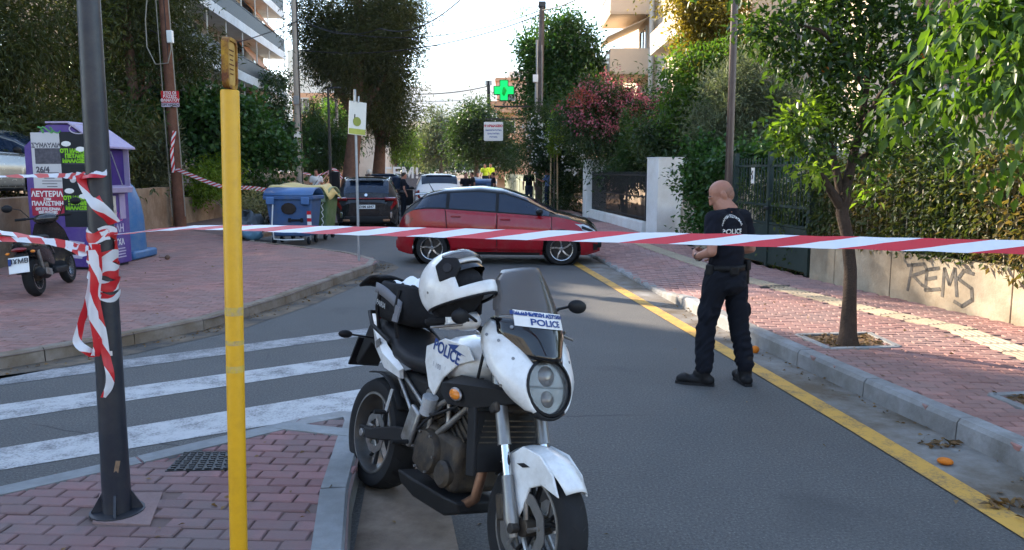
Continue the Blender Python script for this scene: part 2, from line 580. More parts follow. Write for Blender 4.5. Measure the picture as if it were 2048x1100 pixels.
# gutter strip and yellow line on the right
YL = [(2.86, 1.0), (2.52, 3.73), (2.36, 5.39), (2.06, 7.95), (1.79, 10.23), (1.19, 15.34), (.25, 24), (-1.55, 40), (-5, 70)]
def band(name, a, b, z, m):
    mb = MB()
    n = len(a)
    mb.add([(p[0], p[1], z) for p in a] + [(p[0], p[1], z) for p in b], [(i, n + i, n + i + 1, i + 1) for i in range(n - 1)])
    o = mb.build(name, m); o['kind'] = 'structure'; return o
yr = [(x + .165, y) for x, y in YL]
band('yellow_road_line', YL, yr, .008, M_yellow)
band('right_gutter', [(x + .165, y) for x, y in YL[:-1]], [(xat(KR, y) + .03, y) for x, y in YL[:-1]], .004, M_gutter)

# ------------------------------------------------------------------ pavers
def in_poly(x, y, poly):
    c = False; j = len(poly) - 1
    for i in range(len(poly)):
        xi, yi = poly[i][0], poly[i][1]; xj, yj = poly[j][0], poly[j][1]
        if (yi > y) != (yj > y) and x < (xj - xi) * (y - yi) / (yj - yi) + xi: c = not c
        j = i
    return c
def to_px(p):
    d = Vector(p) - Vector((0, 0, CAM_H))
    fw = d.y * math.cos(PITCH) - d.z * math.sin(PITCH)
    up = d.y * math.sin(PITCH) + d.z * math.cos(PITCH)
    if fw < .1: return (-9999, -9999)
    return (1024 + F_PX * d.x / fw, 550 - F_PX * up / fw)

def paver_mesh(name, l, w, h, m, ch=.006):
    a, b = l / 2, w / 2
    vs = [(-a, -b, -h), (a, -b, -h), (a, b, -h), (-a, b, -h), (-a, -b, -ch), (a, -b, -ch), (a, b, -ch), (-a, b, -ch),
          (-a + ch, -b + ch, 0), (a - ch, -b + ch, 0), (a - ch, b - ch, 0), (-a + ch, b - ch, 0)]
    fs = [(8, 9, 10, 11)] + [(i, (i + 1) % 4, 4 + (i + 1) % 4, 4 + i) for i in range(4)] + [(4 + i, 4 + (i + 1) % 4, 8 + (i + 1) % 4, 8 + i) for i in range(4)]
    me = bpy.data.meshes.new(name); me.from_pydata(vs, [], fs); me.materials.append(m); me.update()
    return me, vs, fs

def pavers(parent, poly, ang, l, w, zf, m, gap=.009, limit=300, skip=(), name='paver', margin=0.0, tall=.03, bond=.5):
    xs = [p[0] for p in poly]; ys_ = [p[1] for p in poly]
    cx, cy = sum(xs) / len(xs), sum(ys_) / len(ys_)
    Rr = max(math.hypot(x - cx, y - cy) for x, y in zip(xs, ys_))
    ca, sa = math.cos(ang), math.sin(ang)
    spots = []
    nv, nu = int(Rr / w) + 1, int(Rr / l) + 2
    for j in range(-nv, nv + 1):
        for i in range(-nu, nu + 1):
            u = i * l + (bond * l if j % 2 else 0) + (.012 * math.sin(j * 12.7)); v = j * w
            x, y = cx + u * ca - v * sa, cy + u * sa + v * ca
            if not in_poly(x, y, poly): continue
            if any(in_poly(x, y, s) for s in skip): continue
            px, py = to_px((x, y, .15))
            if not (-60 < px < 2110 and py < 1160): continue
            spots.append((x, y))
    spots.sort(key=lambda p: p[0] ** 2 + p[1] ** 2)
    me, vs, fs = paver_mesh(name, l - gap, w - gap, tall, m)
    for x, y in spots[:limit]:
        o = piece(name, me, parent, (x, y, zf(x, y) + random.uniform(-.0028, .0022) - (.004 if random.random() < .05 else 0)), rot=(random.gauss(0, .010), random.gauss(0, .010), ang + random.gauss(0, .010)))
    rest = spots[limit:]
    if rest:
        n = len(rest); V = np.array(vs); k = len(vs)
        A = np.empty((n, k, 3))
        for q, (x, y) in enumerate(rest):
            a2 = ang + random.gauss(0, .006); c2, s2 = math.cos(a2), math.sin(a2)
            A[q, :, 0] = x + V[:, 0] * c2 - V[:, 1] * s2
            A[q, :, 1] = y + V[:, 0] * s2 + V[:, 1] * c2
            A[q, :, 2] = zf(x, y) + V[:, 2] + random.uniform(-.002, .002)
        F = [tuple(i + q * k for i in f) for q in range(n) for f in fs]
        m2 = bpy.data.meshes.new(name + '_field'); m2.from_pydata(A.reshape(-1, 3).tolist(), [], F); m2.materials.append(m)
        at_ = m2.attributes.new('rnd', 'FLOAT', 'FACE')
        at_.data.foreach_set('value', np.repeat(rng.random(n), len(fs)).astype(np.float32))
        m2.update()
        o = link('paver_field', m2, parent); o['kind'] = 'stuff'
    return len(spots)

# tactile strip down the right pavement
TC = [g(2048, 707, .15), g(1912, 656, .15), g(1715, 614, .15), g(1486, 557, .15), g(1340, 509, .14), g(1240, 474, .13)]
TC = [Vector((3.95 + .75, 4.6, .15))] + TC
TC2 = [Vector((p.x, p.y)) for p in TC]
TW = .17
def offs(poly, d):
    out = []
    for i, p in enumerate(poly):
        a = Vector(poly[max(i - 1, 0)][:2]); b = Vector(poly[min(i + 1, len(poly) - 1)][:2])
        t = (b - a).normalized(); out.append(Vector(p[:2]) + Vector((-t.y, t.x)) * d)
    return out
tact_poly = [tuple(p) for p in offs(TC2, TW)] + [tuple(p) for p in reversed(offs(TC2, -TW))]
mbt = MB()
l = .33
mbt.box((0, 0, -.02), (l - .008, l - .008, .04))
for q in range(5):
    mbt.box((0, -.128 + q * .064, .0025), (l - .03, .03, .007), top=.9)
tact_me = mbt.mesh('tactile_slab', M_tact)
t, L = .1, plen(TC2)
while t < L:
    p, d = pl(TC2, t)
    piece('tactile_slab', tact_me, pave_r, (p.x, p.y, zpr(p.x, p.y) + .004), rz=math.atan2(d.y, d.x))
    t += l + .004
pit = [(2.90, 7.98), (3.66, 8.08), (3.66, 7.42), (2.97, 7.34)]
pit2 = [(3.56, 5.78), (4.2, 5.87), (4.25, 5.24), (3.62, 5.14)]
near_poly = [(xat(KR, y) + .1, y) for y in (3.2, 5, 7, 9, 10.6)] + [(xat(WR, y) + .02, y) for y in (10.6, 9, 7, 5, 3.2)]
pavers(pave_r, near_poly, R(-6), .205, .103, zpr, M_brick, skip=(tact_poly, pit, pit2))
far_poly = [(xat(KR, y) + .1, y) for y in (10.6, 12, 14, 16, 20, 26)] + [(xat(WR, y) + .02, y) for y in (26, 20, 16, 14, 12, 10.6)]
pavers(pave_r, far_poly, R(-6), .205, .103, zpr, M_brick2, skip=(tact_poly,), limit=0)

for nm, pp in (('tree_pit', pit), ('tree_pit', pit2)):
    r = thing(nm, None, None); r['kind'] = 'structure'
    sheet('soil', pp, .142, M_soil, r)
    for a, b in zip(pp, pp[1:] + pp[:1]):
        mb = MB(); mb.bar((a[0], a[1], .135), (b[0], b[1], .135), .07, .05); mb.build('edging', M_kerb, r, bevel=.006)

# ------------------------------------------------------------------ left corner plaza and near island
PL = [(-9.6, 1.2), (-6.6, 4.75), (-4.67, 7.12), (-4.05, 7.95), (-3.45, 9.1), (-3.05, 10.8), (-2.78, 12.7), (-2.5, 14.3), (-2.48, 14.9), (-2.68, 15.45), (-3.5, 16.75), (-6.4, 19.4), (-6.9, 22.2), (-6.0, 24), (-5.6, 27), (-7.3, 40), (-12, 84)]
ZP = .13
plaza_poly = PL + [(-17, 84), (-11.2, 45), (-10.5, 25), (-9.05, 14.5), (-8.6, 11), (-12, 1.2)]
mb = MB(); mb.add([(x, y, ZP - .012) for x, y in plaza_poly], [tuple(range(len(plaza_poly)))])
plaza = mb.build('left_pavement', M_mortar); plaza['kind'] = 'structure'
kerb('left_kerb', PL, .14, lambda p: ZP + .004, 1, .9, far=28, m=mat('weathered_kerb', (.30, .255, .215), .88, var=.25, scale=2.5, bump=.35, bscale=60, co='world', rnd=.12, dirt=((.17, .125, .085), .7, 1.8)))
brk = [(-9.4, 2.2)] + [(x - .12, y + .05) for x, y in PL[1:10]] + [(-3.6, 16.6), (-6.5, 19.3), (-8.2, 21.6), (-10.3, 24), (-9.05, 14.5), (-8.6, 11), (-11, 4)]
pavers(plaza, brk, R(-4), .205, .103, lambda x, y: ZP, M_brick, limit=300)
M_dust = mat('gutter_dust', (.21, .155, .105), .95, var=.35, scale=2.4, bump=.3, co='world', dirt=((.07, .065, .06), .7, 1.8))
band('left_gutter', [tuple(p) for p in offs([Vector(p) for p in PL[:11]], -.36)], [tuple(p) for p in offs([Vector(p) for p in PL[:11]], .04)], .004, M_dust)

IS = [(-6.5, .75), (-2.71, 4.06), (-2.14, 4.56), (-1.45, 5.2), (-1.2, 5.38), (-1.05, 5.36), (-.97, 5.2), (-.92, 4.75), (-.83, 3.9), (-.72, 3.3), (-.5, 2.2), (-.2, .5)]
ZI = .15
isl = MB(); isl.add([(x, y, ZI - .012) for x, y in IS], [tuple(range(len(IS)))])
island = isl.build('corner_pavement', M_mortar); island['kind'] = 'structure'
kerb('corner_kerb', IS, .16, lambda p: ZI + .004, -1, .95, m=mat('grey_kerb', (.25, .26, .265), .8, var=.2, scale=2.5, bump=.25, co='world', rnd=.06, dirt=((.13, .13, .125), .5, 1.5)))
cf_ = [IS[2], IS[3], IS[4], IS[5], IS[6], IS[7]]
mb = MB(); mb.prism([(p.x, p.y) for p in offs([Vector(p) for p in cf_], -.012)] + [(p.x, p.y) for p in reversed(offs([Vector(p) for p in cf_], -.15))], .0, ZI + .0025); mb.build('kerb_corner', M_kerb, island, fixn=True)
M_brick3 = mat('mauve_paver', (.265, .13, .128), .78, var=.2, scale=2.2, bump=.4, bscale=80, rnd=.24, co='world', dirt=((.17, .125, .12), .75, 1.1))
cov = [g(330, 943, ZI), g(462, 939, ZI), g(468, 905, ZI), g(368, 905, ZI)]
cov2 = [(p.x, p.y) for p in cov]
pad = [g(185, 1045, ZI), g(300, 1050, ZI), g(325, 985, ZI), g(200, 985, ZI)]
pad2 = [(p.x, p.y) for p in pad]
ins = [tuple(p) for p in offs([Vector(p) for p in IS], -.1)]
pavers(island, ins, R(-3), .205, .103, lambda x, y: ZI, M_brick3, skip=(cov2, pad2))
mb = MB(); mb.prism(pad2, ZI - .03, ZI + .002); mb.build('concrete_patch', mat('patch_concrete', (.24, .165, .155), .9, var=.2, scale=5, bump=.4, co='world'), island)
cv = thing('drain_cover', 'dark ribbed iron drain cover set in the near brick corner', 'drain cover')
mb = MB(); mb.prism(cov2, ZI - .02, ZI + .003); mb.build('frame', M_iron, cv)
c0, c1, c2, c3 = [Vector((p.x, p.y, ZI + .006)) for p in cov]
for i in range(9):
    u = (i + .5) / 9
    a = c0.lerp(c3, u); b = c1.lerp(c2, u)
    for k in range(7):
        p = a.lerp(b, (k + .15) / 7); q = a.lerp(b, (k + .85) / 7)
        if i % 2: p = p.lerp(q, .25)
        mm = MB(); mm.bar(p, q, .014, .007); mm.build('rib', M_iron, cv)

# zebra stripes across the side street
def stripe(pts, m):
    P = [g(x, y) for x, y in pts]
    sheet('crossing_stripe', [(p.x, p.y) for p in P], .004, m)
stripe([(-260, 806), (760, 668), (775, 652), (-260, 786)], M_zebra2)
stripe([(-260, 880), (790, 722), (800, 700), (-260, 846)], M_zebra)
stripe([(-260, 985), (712, 822), (728, 778), (-260, 940)], M_zebra)
# concrete apron where the motorcycle stands
ap = [(-.93, 5.2), (-.72, 3.3), (-.45, 1.9), (.12, 1.9), (-.2, 3.3), (-.42, 4.6), (-.55, 5.6)]
sheet('near_gutter', [(x, y) for x, y in ap], .004, mat('stained_concrete', (.26, .205, .16), .9, var=.3, scale=2.0, bump=.25, co='world', dirt=((.11, .08, .058), .6, 1.5)))

# ================================================================== right hand walls, gate, fences
def panel_wall(name, label, poly_pts, z0, h, th, m, cat='wall', part='concrete_panel', gap=.012):
    root = thing(name, label, cat)
    for a, b in zip(poly_pts, poly_pts[1:]):
        a, b = Vector(a), Vector(b); d = (b - a).normalized()
        a2, b2 = a + d * gap / 2, b - d * gap / 2
        mb = MB(); mb.bar((a2.x, a2.y, z0 + h / 2), (b2.x, b2.y, z0 + h / 2), th, h)
        mb.build(part, m, root, bevel=.008)
    return root
def wp(y): return (xat(WR, y) + .09, y)
wy = [2.5, 4.6, 6.3, 7.6, 8.62, 10.5, 11.7, 12.32]
rams = panel_wall('graffiti_wall', 'low concrete wall with the black painted word REMS under the hedge fence', [wp(y) for y in wy], .1, .66, .16, M_conc)
M_graf = mat('graffiti_black', (.07, .066, .062), .7, var=.7, scale=7, co='world', dirt=((.24, .20, .15), .35, 9))
a, b = Vector(wp(7.6)), Vector(wp(10.5)); d = (b - a).normalized()
nrm = Vector((d.y, -d.x)) if Vector((d.y, -d.x)).x < 0 else Vector((-d.y, d.x))
def strokes(letter):
    S = {'R': [[(0, 0), (.05, .5), (.1, 1)], [(0, .95), (.35, 1), (.42, .75), (.1, .55)], [(.12, .55), (.3, .2), (.5, 0)]],
         'E': [[(.05, .85), (0, .05), (.42, .1)], [(.02, .48), (.32, .55)], [(.05, .85), (.4, .92)]],
         'M': [[(0, 0), (.08, .95), (.25, .4), (.45, .95), (.52, 0)]],
         'S': [[(.45, .9), (.2, 1), (.05, .75), (.4, .45), (.42, .1), (.15, -.1), (-.05, .05)]]}
    return S[letter]
mb = MB()
gp0, gp1 = g(1815, 600, .1), g(1942, 600, .1)
for ch, px0, py0, px1, py1 in (('R', 1815, 580, 1862, 528), ('E', 1850, 583, 1884, 532), ('M', 1884, 592, 1912, 534), ('S', 1912, 606, 1950, 541)):
    for st in strokes(ch):
        pts = []
        for u, v in st:
            px = px0 + (px1 - px0) * u / .5; py = py0 + (py1 - py0) * v
            # meet the wall face
            o = Vector((0, 0, CAM_H)); r = at(px, py, 10.0) - o
            f0 = a + nrm * .083
            tt = (f0 - Vector((o.x, o.y))).dot(nrm) / Vector((r.x, r.y)).dot(nrm)
            pts.append(o + r * tt)
        n3 = Vector((nrm.x, nrm.y, 0))
        for p, q in zip(pts, pts[1:]):
            dd = (q - p).normalized(); s = n3.cross(dd) * .022
            p2, q2 = p - dd * .012, q + dd * .012
            mb.add([p2 - s, p2 + s, q2 + s, q2 - s], [(0, 1, 2, 3)])
mb.build('lettering', M_graf, rams)

def picket_fence(name, label, pts, z0, h, step, r, m, rails=(.12, .88), group=None, post=1.8, sq=True):
    root = thing(name, label, 'fence', group=group)
    L = plen(pts)
    mbp = MB(); mbp.box((0, 0, h / 2), (r, r, h)); mbp.add([(-r / 2, -r / 2, h), (r / 2, -r / 2, h), (r / 2, r / 2, h), (-r / 2, r / 2, h), (0, 0, h + 2.6 * r)], [(0, 1, 4), (1, 2, 4), (2, 3, 4), (3, 0, 4)])
    me = mbp.mesh('picket', m)
    t = step / 2
    while t < L:
        p, d = pl(pts, t)
        piece('picket', me, root, (p.x, p.y, z0), rz=math.atan2(d.y, d.x)); t += step
    for q in rails:
        for a, b in zip(pts, pts[1:]):
            mb = MB(); mb.bar((a[0], a[1], z0 + h * q), (b[0], b[1], z0 + h * q), r * .8, r * 1.8); mb.build('rail', m, root)
    t = 0
    mbq = MB(); mbq.box((0, 0, h / 2), (r * 2.2, r * 2.2, h)); mq = mbq.mesh('post', m)
    while t <= L + .01:
        p, d = pl(pts, min(t, L)); piece('post', mq, root, (p.x, p.y, z0), rz=math.atan2(d.y, d.x)); t += post
    return root
picket_fence('hedge_fence', 'thin metal picket fence standing on the graffiti wall in front of the hedge', [wp(y) for y in (3.2, 5, 7, 9, 10.5, 12.3)], .76, 1.05, .13, .012, M_rustp)

# gate
ga, gb = Vector((4.64, 12.45)), Vector((4.24, 15.25))
gate = thing('metal_gate', 'closed black metal gate of pickets over a solid lower panel behind the policeman', 'gate')
gd = (gb - ga).normalized(); gz = .17
for k, u in enumerate((0, .5, 1)):
    p = ga.lerp(gb, u); mb = MB(); mb.box((p.x, p.y, gz + .98), (.08, .08, 1.96), (0, 0, math.atan2(gd.y, gd.x))); mb.build('post', M_iron2, gate)
for s in range(2):
    p, q = ga.lerp(gb, s / 2), ga.lerp(gb, (s + 1) / 2); p = p + gd * .05; q = q - gd * .05
    mb = MB(); mb.bar((p.x, p.y, gz + .38), (q.x, q.y, gz + .38), .025, .66); mb.build('lower_panel', M_iron2, gate)
    for z in (.06, .74, 1.05, 1.72):
        mb = MB(); mb.bar((p.x, p.y, gz + z), (q.x, q.y, gz + z), .035, .04); mb.build('rail', M_iron2, gate)
    mbp = MB(); mbp.cyl((0, 0, .74), (0, 0, 1.86), .010, n=6); me = mbp.mesh('picket', M_iron2)
    for k in range(11):
        r = p.lerp(q, (k + .5) / 11); piece('picket', me, gate, (r.x, r.y, gz))
mb = MB(); h_ = ga.lerp(gb, .5) + Vector((-.06, -.02)); mb.box((h_.x, h_.y, gz + 1.0), (.05, .14, .05)); mb.build('handle', M_iron, gate, bevel=.01)
# notice on the gate
nt_ = thing('gate_notice', 'small white notice with a black symbol fixed on the gate', 'notice')
p = at(1509, 351, 13.55); nn = Vector((-gd.y, gd.x, 0)); nn = nn if nn.x < 0 else -nn
mb = MB(); mb.box(p + nn * .03, (.10, .012, .26), (0, 0, math.atan2(gd.y, gd.x) )); mb.build('board', M_wwall, nt_)
mb = MB(); mb.T = Matrix.Translation(p + nn * .042) @ face_rot(nn).to_matrix().to_4x4()
mb.tube([(.0, .06, 0), (-.02, .02, 0), (.02, -.01, 0), (.0, -.06, 0)], .009, 6); mb.sphere((0, .07, 0), (.016, .016, .006), 8, 5); mb.build('symbol', M_graf, nt_)

# white gate pillars with bell plate, low white wall and black railing between
def pillar(name, label, c, w, dpt, z0, h, rz):
    r = thing(name, label, 'gate pillar', (c[0], c[1], z0), rz, 'white gate pillars')
    mb = MB(); mb.box((0, 0, h / 2), (w, dpt, h)); mb.build('shaft', M_wwall, r, bevel=.012)
    mb = MB(); mb.box((0, 0, h + .012), (w + .02, dpt + .02, .03)); mb.build('coping', M_wwall, r, bevel=.008)
    return r
pa = pillar('gate_pillar', 'tall white gate pillar with a round bell plate nearest the policeman', (4.05, 21.35), .72, .72, .13, 2.0, R(14))
mb = MB(); mb.cyl((.03, -.365, 1.68), (.03, -.38, 1.68), .06, n=16); mb.build('bell_plate', mat('plate_grey', (.5, .5, .5), .4), pa)
pb = pillar('gate_pillar', 'white gate pillar at the far end of the black railing', (3.0, 29.3), .72, .72, .13, 2.05, R(6))
lw = thing('railing_wall', 'low white wall carrying a black railing between the white pillars', 'wall')
A, B = (3.62, 21.72), (2.88, 28.95)
mb = MB(); mb.bar((A[0], A[1], .27), (B[0], B[1], .27), .2, .32); mb.build('base_wall', M_wwall, lw, bevel=.01)
rl = picket_fence('black_railing', 'black iron railing on the low white wall between two white pillars', [A, B], .45, 1.3, .13, .02, M_iron, rails=(.06, .5, .95), post=7.3)
aw = panel_wall('garden_wall', 'low grey concrete garden wall right of the white bell pillar under the ivy', [(4.46, 20.8), (4.2, 17.9), (4.22, 15.4)], .1, .78, .18, M_conc)

# stair or low wall further down the right, pale picket fence
picket_fence('pale_fence', 'pale green picket fence far down the right pavement', [(2.45, 35.5), (1.5, 43), (-.5, 60)], .15, 1.25, .3, .09, mat('pale_green_paint', (.42, .46, .36), .7, var=.15, scale=4), post=3.2)

# ================================================================== left wall, raised lot
lotz = 1.2
lw2 = panel_wall('retaining_wall', 'weathered brown retaining wall along the left pavement behind the bins', [(-8.6, 9.6), (-8.85, 12.2), (-9.1, 14.6), (-9.6, 17.9), (-10.1, 21.2), (-10.62, 24.7)], .0, 1.32, .28, M_conc2, part='wall_section', gap=.004)
lw3 = panel_wall('boundary_wall', 'low old boundary wall running on behind the wooden pole', [(-10.7, 25.3), (-10.85, 29), (-11.0, 33), (-11.1, 36.5)], .0, .95, .26, M_conc2, part='wall_section', gap=.004)
lw4 = panel_wall('garden_wall', 'pinkish garden wall with a gatepost beside the left apartment block', [(-11.2, 37.2), (-11.4, 41), (-11.7, 46)], .0, 1.7, .25, mat('pink_render', (.42, .33, .27), .9, var=.2, scale=1.4, bump=.3, co='world', dirt=((.25, .18, .14), .6, 1)), part='wall_section', gap=.006)
mb = MB(); mb.box((-11.02, 36.9, 1.0), (.45, .45, 2.0)); mb.build('gatepost', M_conc, lw4, bevel=.01)
lot = MB()
lp = [(-8.75, 9.6), (-9.2, 14.5), (-10.75, 24.7), (-11.2, 36), (-11.8, 46), (-60, 60), (-60, 0), (-9, 0)]
lot.add([(x, y, lotz) for x, y in lp], [tuple(range(len(lp)))])
lo_ = lot.build('raised_lot', M_soil); lo_['kind'] = 'structure'
rg = MB(); rp = [(7.6, 0), (5.65, 8.5), (4.8, 12.4), (4.4, 15.4), (3.7, 21.5), (3.1, 31), (1.9, 42), (-4.6, 102), (60, 102), (60, 0)]
rg.add([(x, y, .14) for x, y in rp], [tuple(range(len(rp)))])
r_ = rg.build('right_gardens', M_soil); r_['kind'] = 'structure'

# ================================================================== buildings
M_cream = mat('cream_render', (.66, .53, .40), .85, var=.06, scale=.8, bump=.08, co='world', dirt=((.5, .38, .28), .3, .4))
M_offw = mat('offwhite_render', (.70, .66, .58), .85, var=.06, scale=.8, co='world', dirt=((.5, .45, .38), .35, .5))
M_peach = mat('peach_render', (.62, .33, .19), .85, var=.07, scale=.8, co='world')
M_peach2 = mat('pale_peach_render', (.66, .42, .28), .85, var=.07, scale=.8, co='world')
M_glass = mat('dark_pane', (.03, .04, .05), .06, var=.2, scale=.5, spec=.8)
M_frame = mat('window_frame_paint', (.6, .57, .52), .6, var=.05)
M_rail = mat('balcony_railing_dark', (.04, .042, .045), .5)
M_awn = mat('awning_cloth', (.55, .28, .16), .9, var=.12, scale=3)
M_awn2 = mat('cream_awning_cloth', (.72, .60, .46), .9, var=.08, scale=3)
M_shut = mat('shutter_brown', (.20, .12, .08), .7, var=.2, scale=10)

def wall_T(p, n):
    """frame on a wall: x along the wall, y outwards, z up"""
    n = Vector((n[0], n[1], 0)).normalized(); x = Vector((n.y, -n.x, 0))
    m = Matrix((x, n, Vector((0, 0, 1)))).transposed().to_4x4(); m.translation = Vector(p)
    return m
def window(parent, p, n, w, h, pane=None, mull=1, shutter=False):
    mb = MB(); mb.T = wall_T(p, n); t = .07
    for sx in (-1, 1): mb.box((sx * (w / 2), .02, 0), (t, .10, h + t))
    for sz in (-1, 1): mb.box((0, .021, sz * (h / 2)), (w - t, .098, t))
    for i in range(mull): mb.box((-w / 2 + w * (i + 1) / (mull + 1), .015, 0), (t * .7, .07, h - t))
    f = mb.build('window', M_frame, parent)
    mb = MB(); mb.T = wall_T(p, n); mb.box((0, .005, 0), (w - .02, .02, h - .02)); mb.build('pane', M_shut if shutter else (pane or M_glass), f)
    return f
def slab_part(name, c, d, m, parent, rot=None, bevel=0): 
    mb = MB(); mb.box(c, d, rot); return mb.build(name, m, parent, bevel=bevel)

# left block with long white balconies
bl = thing('apartment_block', 'grey apartment block with long white balconies and dark railings behind the left pines', 'building')
fa, fb = Vector((-16.2, 36.0)), Vector((-18.0, 60.0)); fd = (fb - fa).normalized(); fn = Vector((fd.y, -fd.x))
ang = math.atan2(fd.y, fd.x); Lf = (fb - fa).length
mid = (fa + fb) / 2
cen = mid - fn * 3.0
slab_part('wall', (cen.x, cen.y, 8.2), (Lf - 1.2, 6, 16.4), mat('grey_render', (.38, .34, .30), .9, var=.12, scale=.6, co='world'), bl, (0, 0, ang))
mm_fasc = M_wwall
for k, z in enumerate((4.55, 7.4, 10.25, 13.1, 15.9)):
    c = mid + fn * .7
    s = slab_part('balcony', (c.x, c.y, z - .24), (Lf, 1.5, .2), mm_fasc, bl, (0, 0, ang))
    e = mid + fn * 1.42
    slab_part('fascia', (e.x, e.y, z - .16), (Lf + .04, .1, .52), mm_fasc, s, (0, 0, ang))
    if z < 15:
        e = mid + fn * 1.40
        slab_part('railing', (e.x, e.y, z + .55), (Lf, .03, .78), M_rail, s, (0, 0, ang))
        slab_part('handrail', (e.x, e.y, z + 1.0), (Lf, .06, .06), M_rail, s, (0, 0, ang))
        mbp = MB()
        for q in range(7):
            p = fa.lerp(fb, (q + .5) / 7 if q < 6 else .995) + fn * 1.36
            mbp = MB(); mbp.cyl((p.x, p.y, z), (p.x, p.y, z + 2.55), .04, n=6); mbp.build('post', M_offw, s)
        for q in range(5):
            p = fa.lerp(fb, (q + .55) / 5.2)
            window(bl, (p.x + fn.x * .02, p.y + fn.y * .02, z + 1.15), fn, 2.0, 2.1, shutter=(q + k) % 3 == 0)
        if k in (0, 1, 2):
            p = fa.lerp(fb, .80 - .1 * (k % 2)); 
            mb = MB(); mb.T = wall_T((p.x, p.y, z + 2.5), fn)
            mb.add([(-1.6, .2, 0), (1.6, .2, 0), (1.6, 1.5, -1.5), (-1.6, 1.5, -1.5), (-1.6, .2, -.03), (1.6, .2, -.03), (1.6, 1.5, -1.53), (-1.6, 1.5, -1.53)], [(0, 1, 2, 3), (7, 6, 5, 4), (0, 3, 7, 4), (1, 5, 6, 2), (3, 2, 6, 7), (0, 4, 5, 1)])
            mb.build('awning', M_awn, bl)

# orange and white block further down the left
bo = thing('orange_block', 'orange and white block beyond the long white balconies', 'building')
slab_part('wall', (-18.7, 84, 4.6), (4.6, 12, 9.2), M_peach, bo)
slab_part('upper_storey', (-18.9, 85, 11.4), (6, 10, 4.2), M_offw, bo)
slab_part('side_wing', (-14.8, 86, 4.6), (3.6, 10, 9.4), M_offw, bo)
for z in (6.3, 9.3):
    b_ = slab_part('balcony', (-14.6, 80.3, z), (4.6, 1.6, .3), M_wwall, bo); slab_part('railing', (-14.6, 79.55, z + .6), (4.6, .06, .9), M_rail, b_)
    window(bo, (-14.6, 80.98, z + 1.4), (0, -1), 1.8, 2.0)
for x, z in ((-20, 2.2), (-17.6, 2.2), (-20, 5.2), (-17.6, 5.2), (-20, 8.0), (-17.6, 8.0)):
    window(bo, (x, 77.98, z), (0, -1), 1.1, 1.4)

# right apartment block
br = thing('cream_apartment', 'cream apartment block with deep balconies and sloping awnings above the pink oleander', 'building')
slab_part('wall', (11.4, 42.5, 8.5), (10, 9, 17), M_cream, br)
slab_part('near_wall', (12.3, 30.0, 8.0), (11.4, 14.6, 16), M_cream, br)
for z in (3.55, 6.25, 8.95, 11.65, 14.3):
    bb = slab_part('balcony', (5.45, 39.9, z + .08), (1.86, 3.9, .16), M_cream, br)
    slab_part('parapet', (5.45, 38.0, z + .62), (1.86, .14, 1.1), M_cream, bb)
    slab_part('side_parapet', (4.56, 39.95, z + .28), (.12, 3.75, .4), M_cream, bb)
    mb = MB()
    for q in range(13): mb = MB(); mb.cyl((4.56, 38.2 + q * .29, z + .48), (4.56, 38.2 + q * .29, z + 1.1), .014, n=5); mb.build('bar', M_offw, bb)
    slab_part('handrail', (4.56, 39.95, z + 1.13), (.06, 3.75, .05), M_offw, bb)
    window(br, (6.39, 40.0, z + 1.3), (-1, 0), 1.9, 2.1)
    mb = MB(); mb.add([(6.3, 38.3, z + 2.6), (6.3, 41.5, z + 2.6), (4.45, 41.5, z + 1.75), (4.45, 38.3, z + 1.75)], [(0, 1, 2, 3)]); 
    if z in (6.25, 8.95): mb.build('awning', M_awn2, br, solid=.03)
mb = MB(); mb.cyl((6.42, 37.9, 0), (6.42, 37.9, 17), .12, n=10); mb.build('downpipe', M_offw, br)
for z in (3.7, 6.6, 9.4, 12.3):
    bb = slab_part('balcony', (6.15, 30.2, z), (1.1, 6.4, .3), M_offw, br)
    slab_part('parapet', (5.66, 30.2, z + .42), (.12, 6.4, .56), M_cream, bb)
    for y in (28.3, 32.0):
        window(br, (6.59, y, z + 1.35), (-1, 0), 1.6, 2.1, shutter=y > 30)
    mb = MB(); mb.add([(6.55, 27.2, z - .25), (6.55, 30.4, z - .25), (5.35, 30.4, z - 1.7), (5.35, 27.2, z - 1.7)], [(0, 1, 2, 3)]); mb.build('awning', M_awn2, br, solid=.03)
bn = thing('cream_house', 'cream house wall seen through the orange tree', 'building')
slab_part('wall', (12.6, 21.6, 5.5), (9.6, 7, 11), M_cream, bn)
for x in (9.3, 11.6):
    for z in (2.0, 5.0, 8.0): window(bn, (x, 18.09, z), (0, -1), 1.2, 1.5, shutter=z == 5.0)
for z in (3.4, 6.4):
    b_ = slab_part('balcony', (10.6, 17.5, z), (4.6, 1.1, .18), M_offw, bn); slab_part('railing', (10.6, 16.98, z + .55), (4.6, .06, .8), M_shut, b_)
for y in (19.8, 22.6):
    for z in (2.2, 5.2, 8.2): window(bn, (7.79, y, z), (-1, 0), 1.2, 1.5)

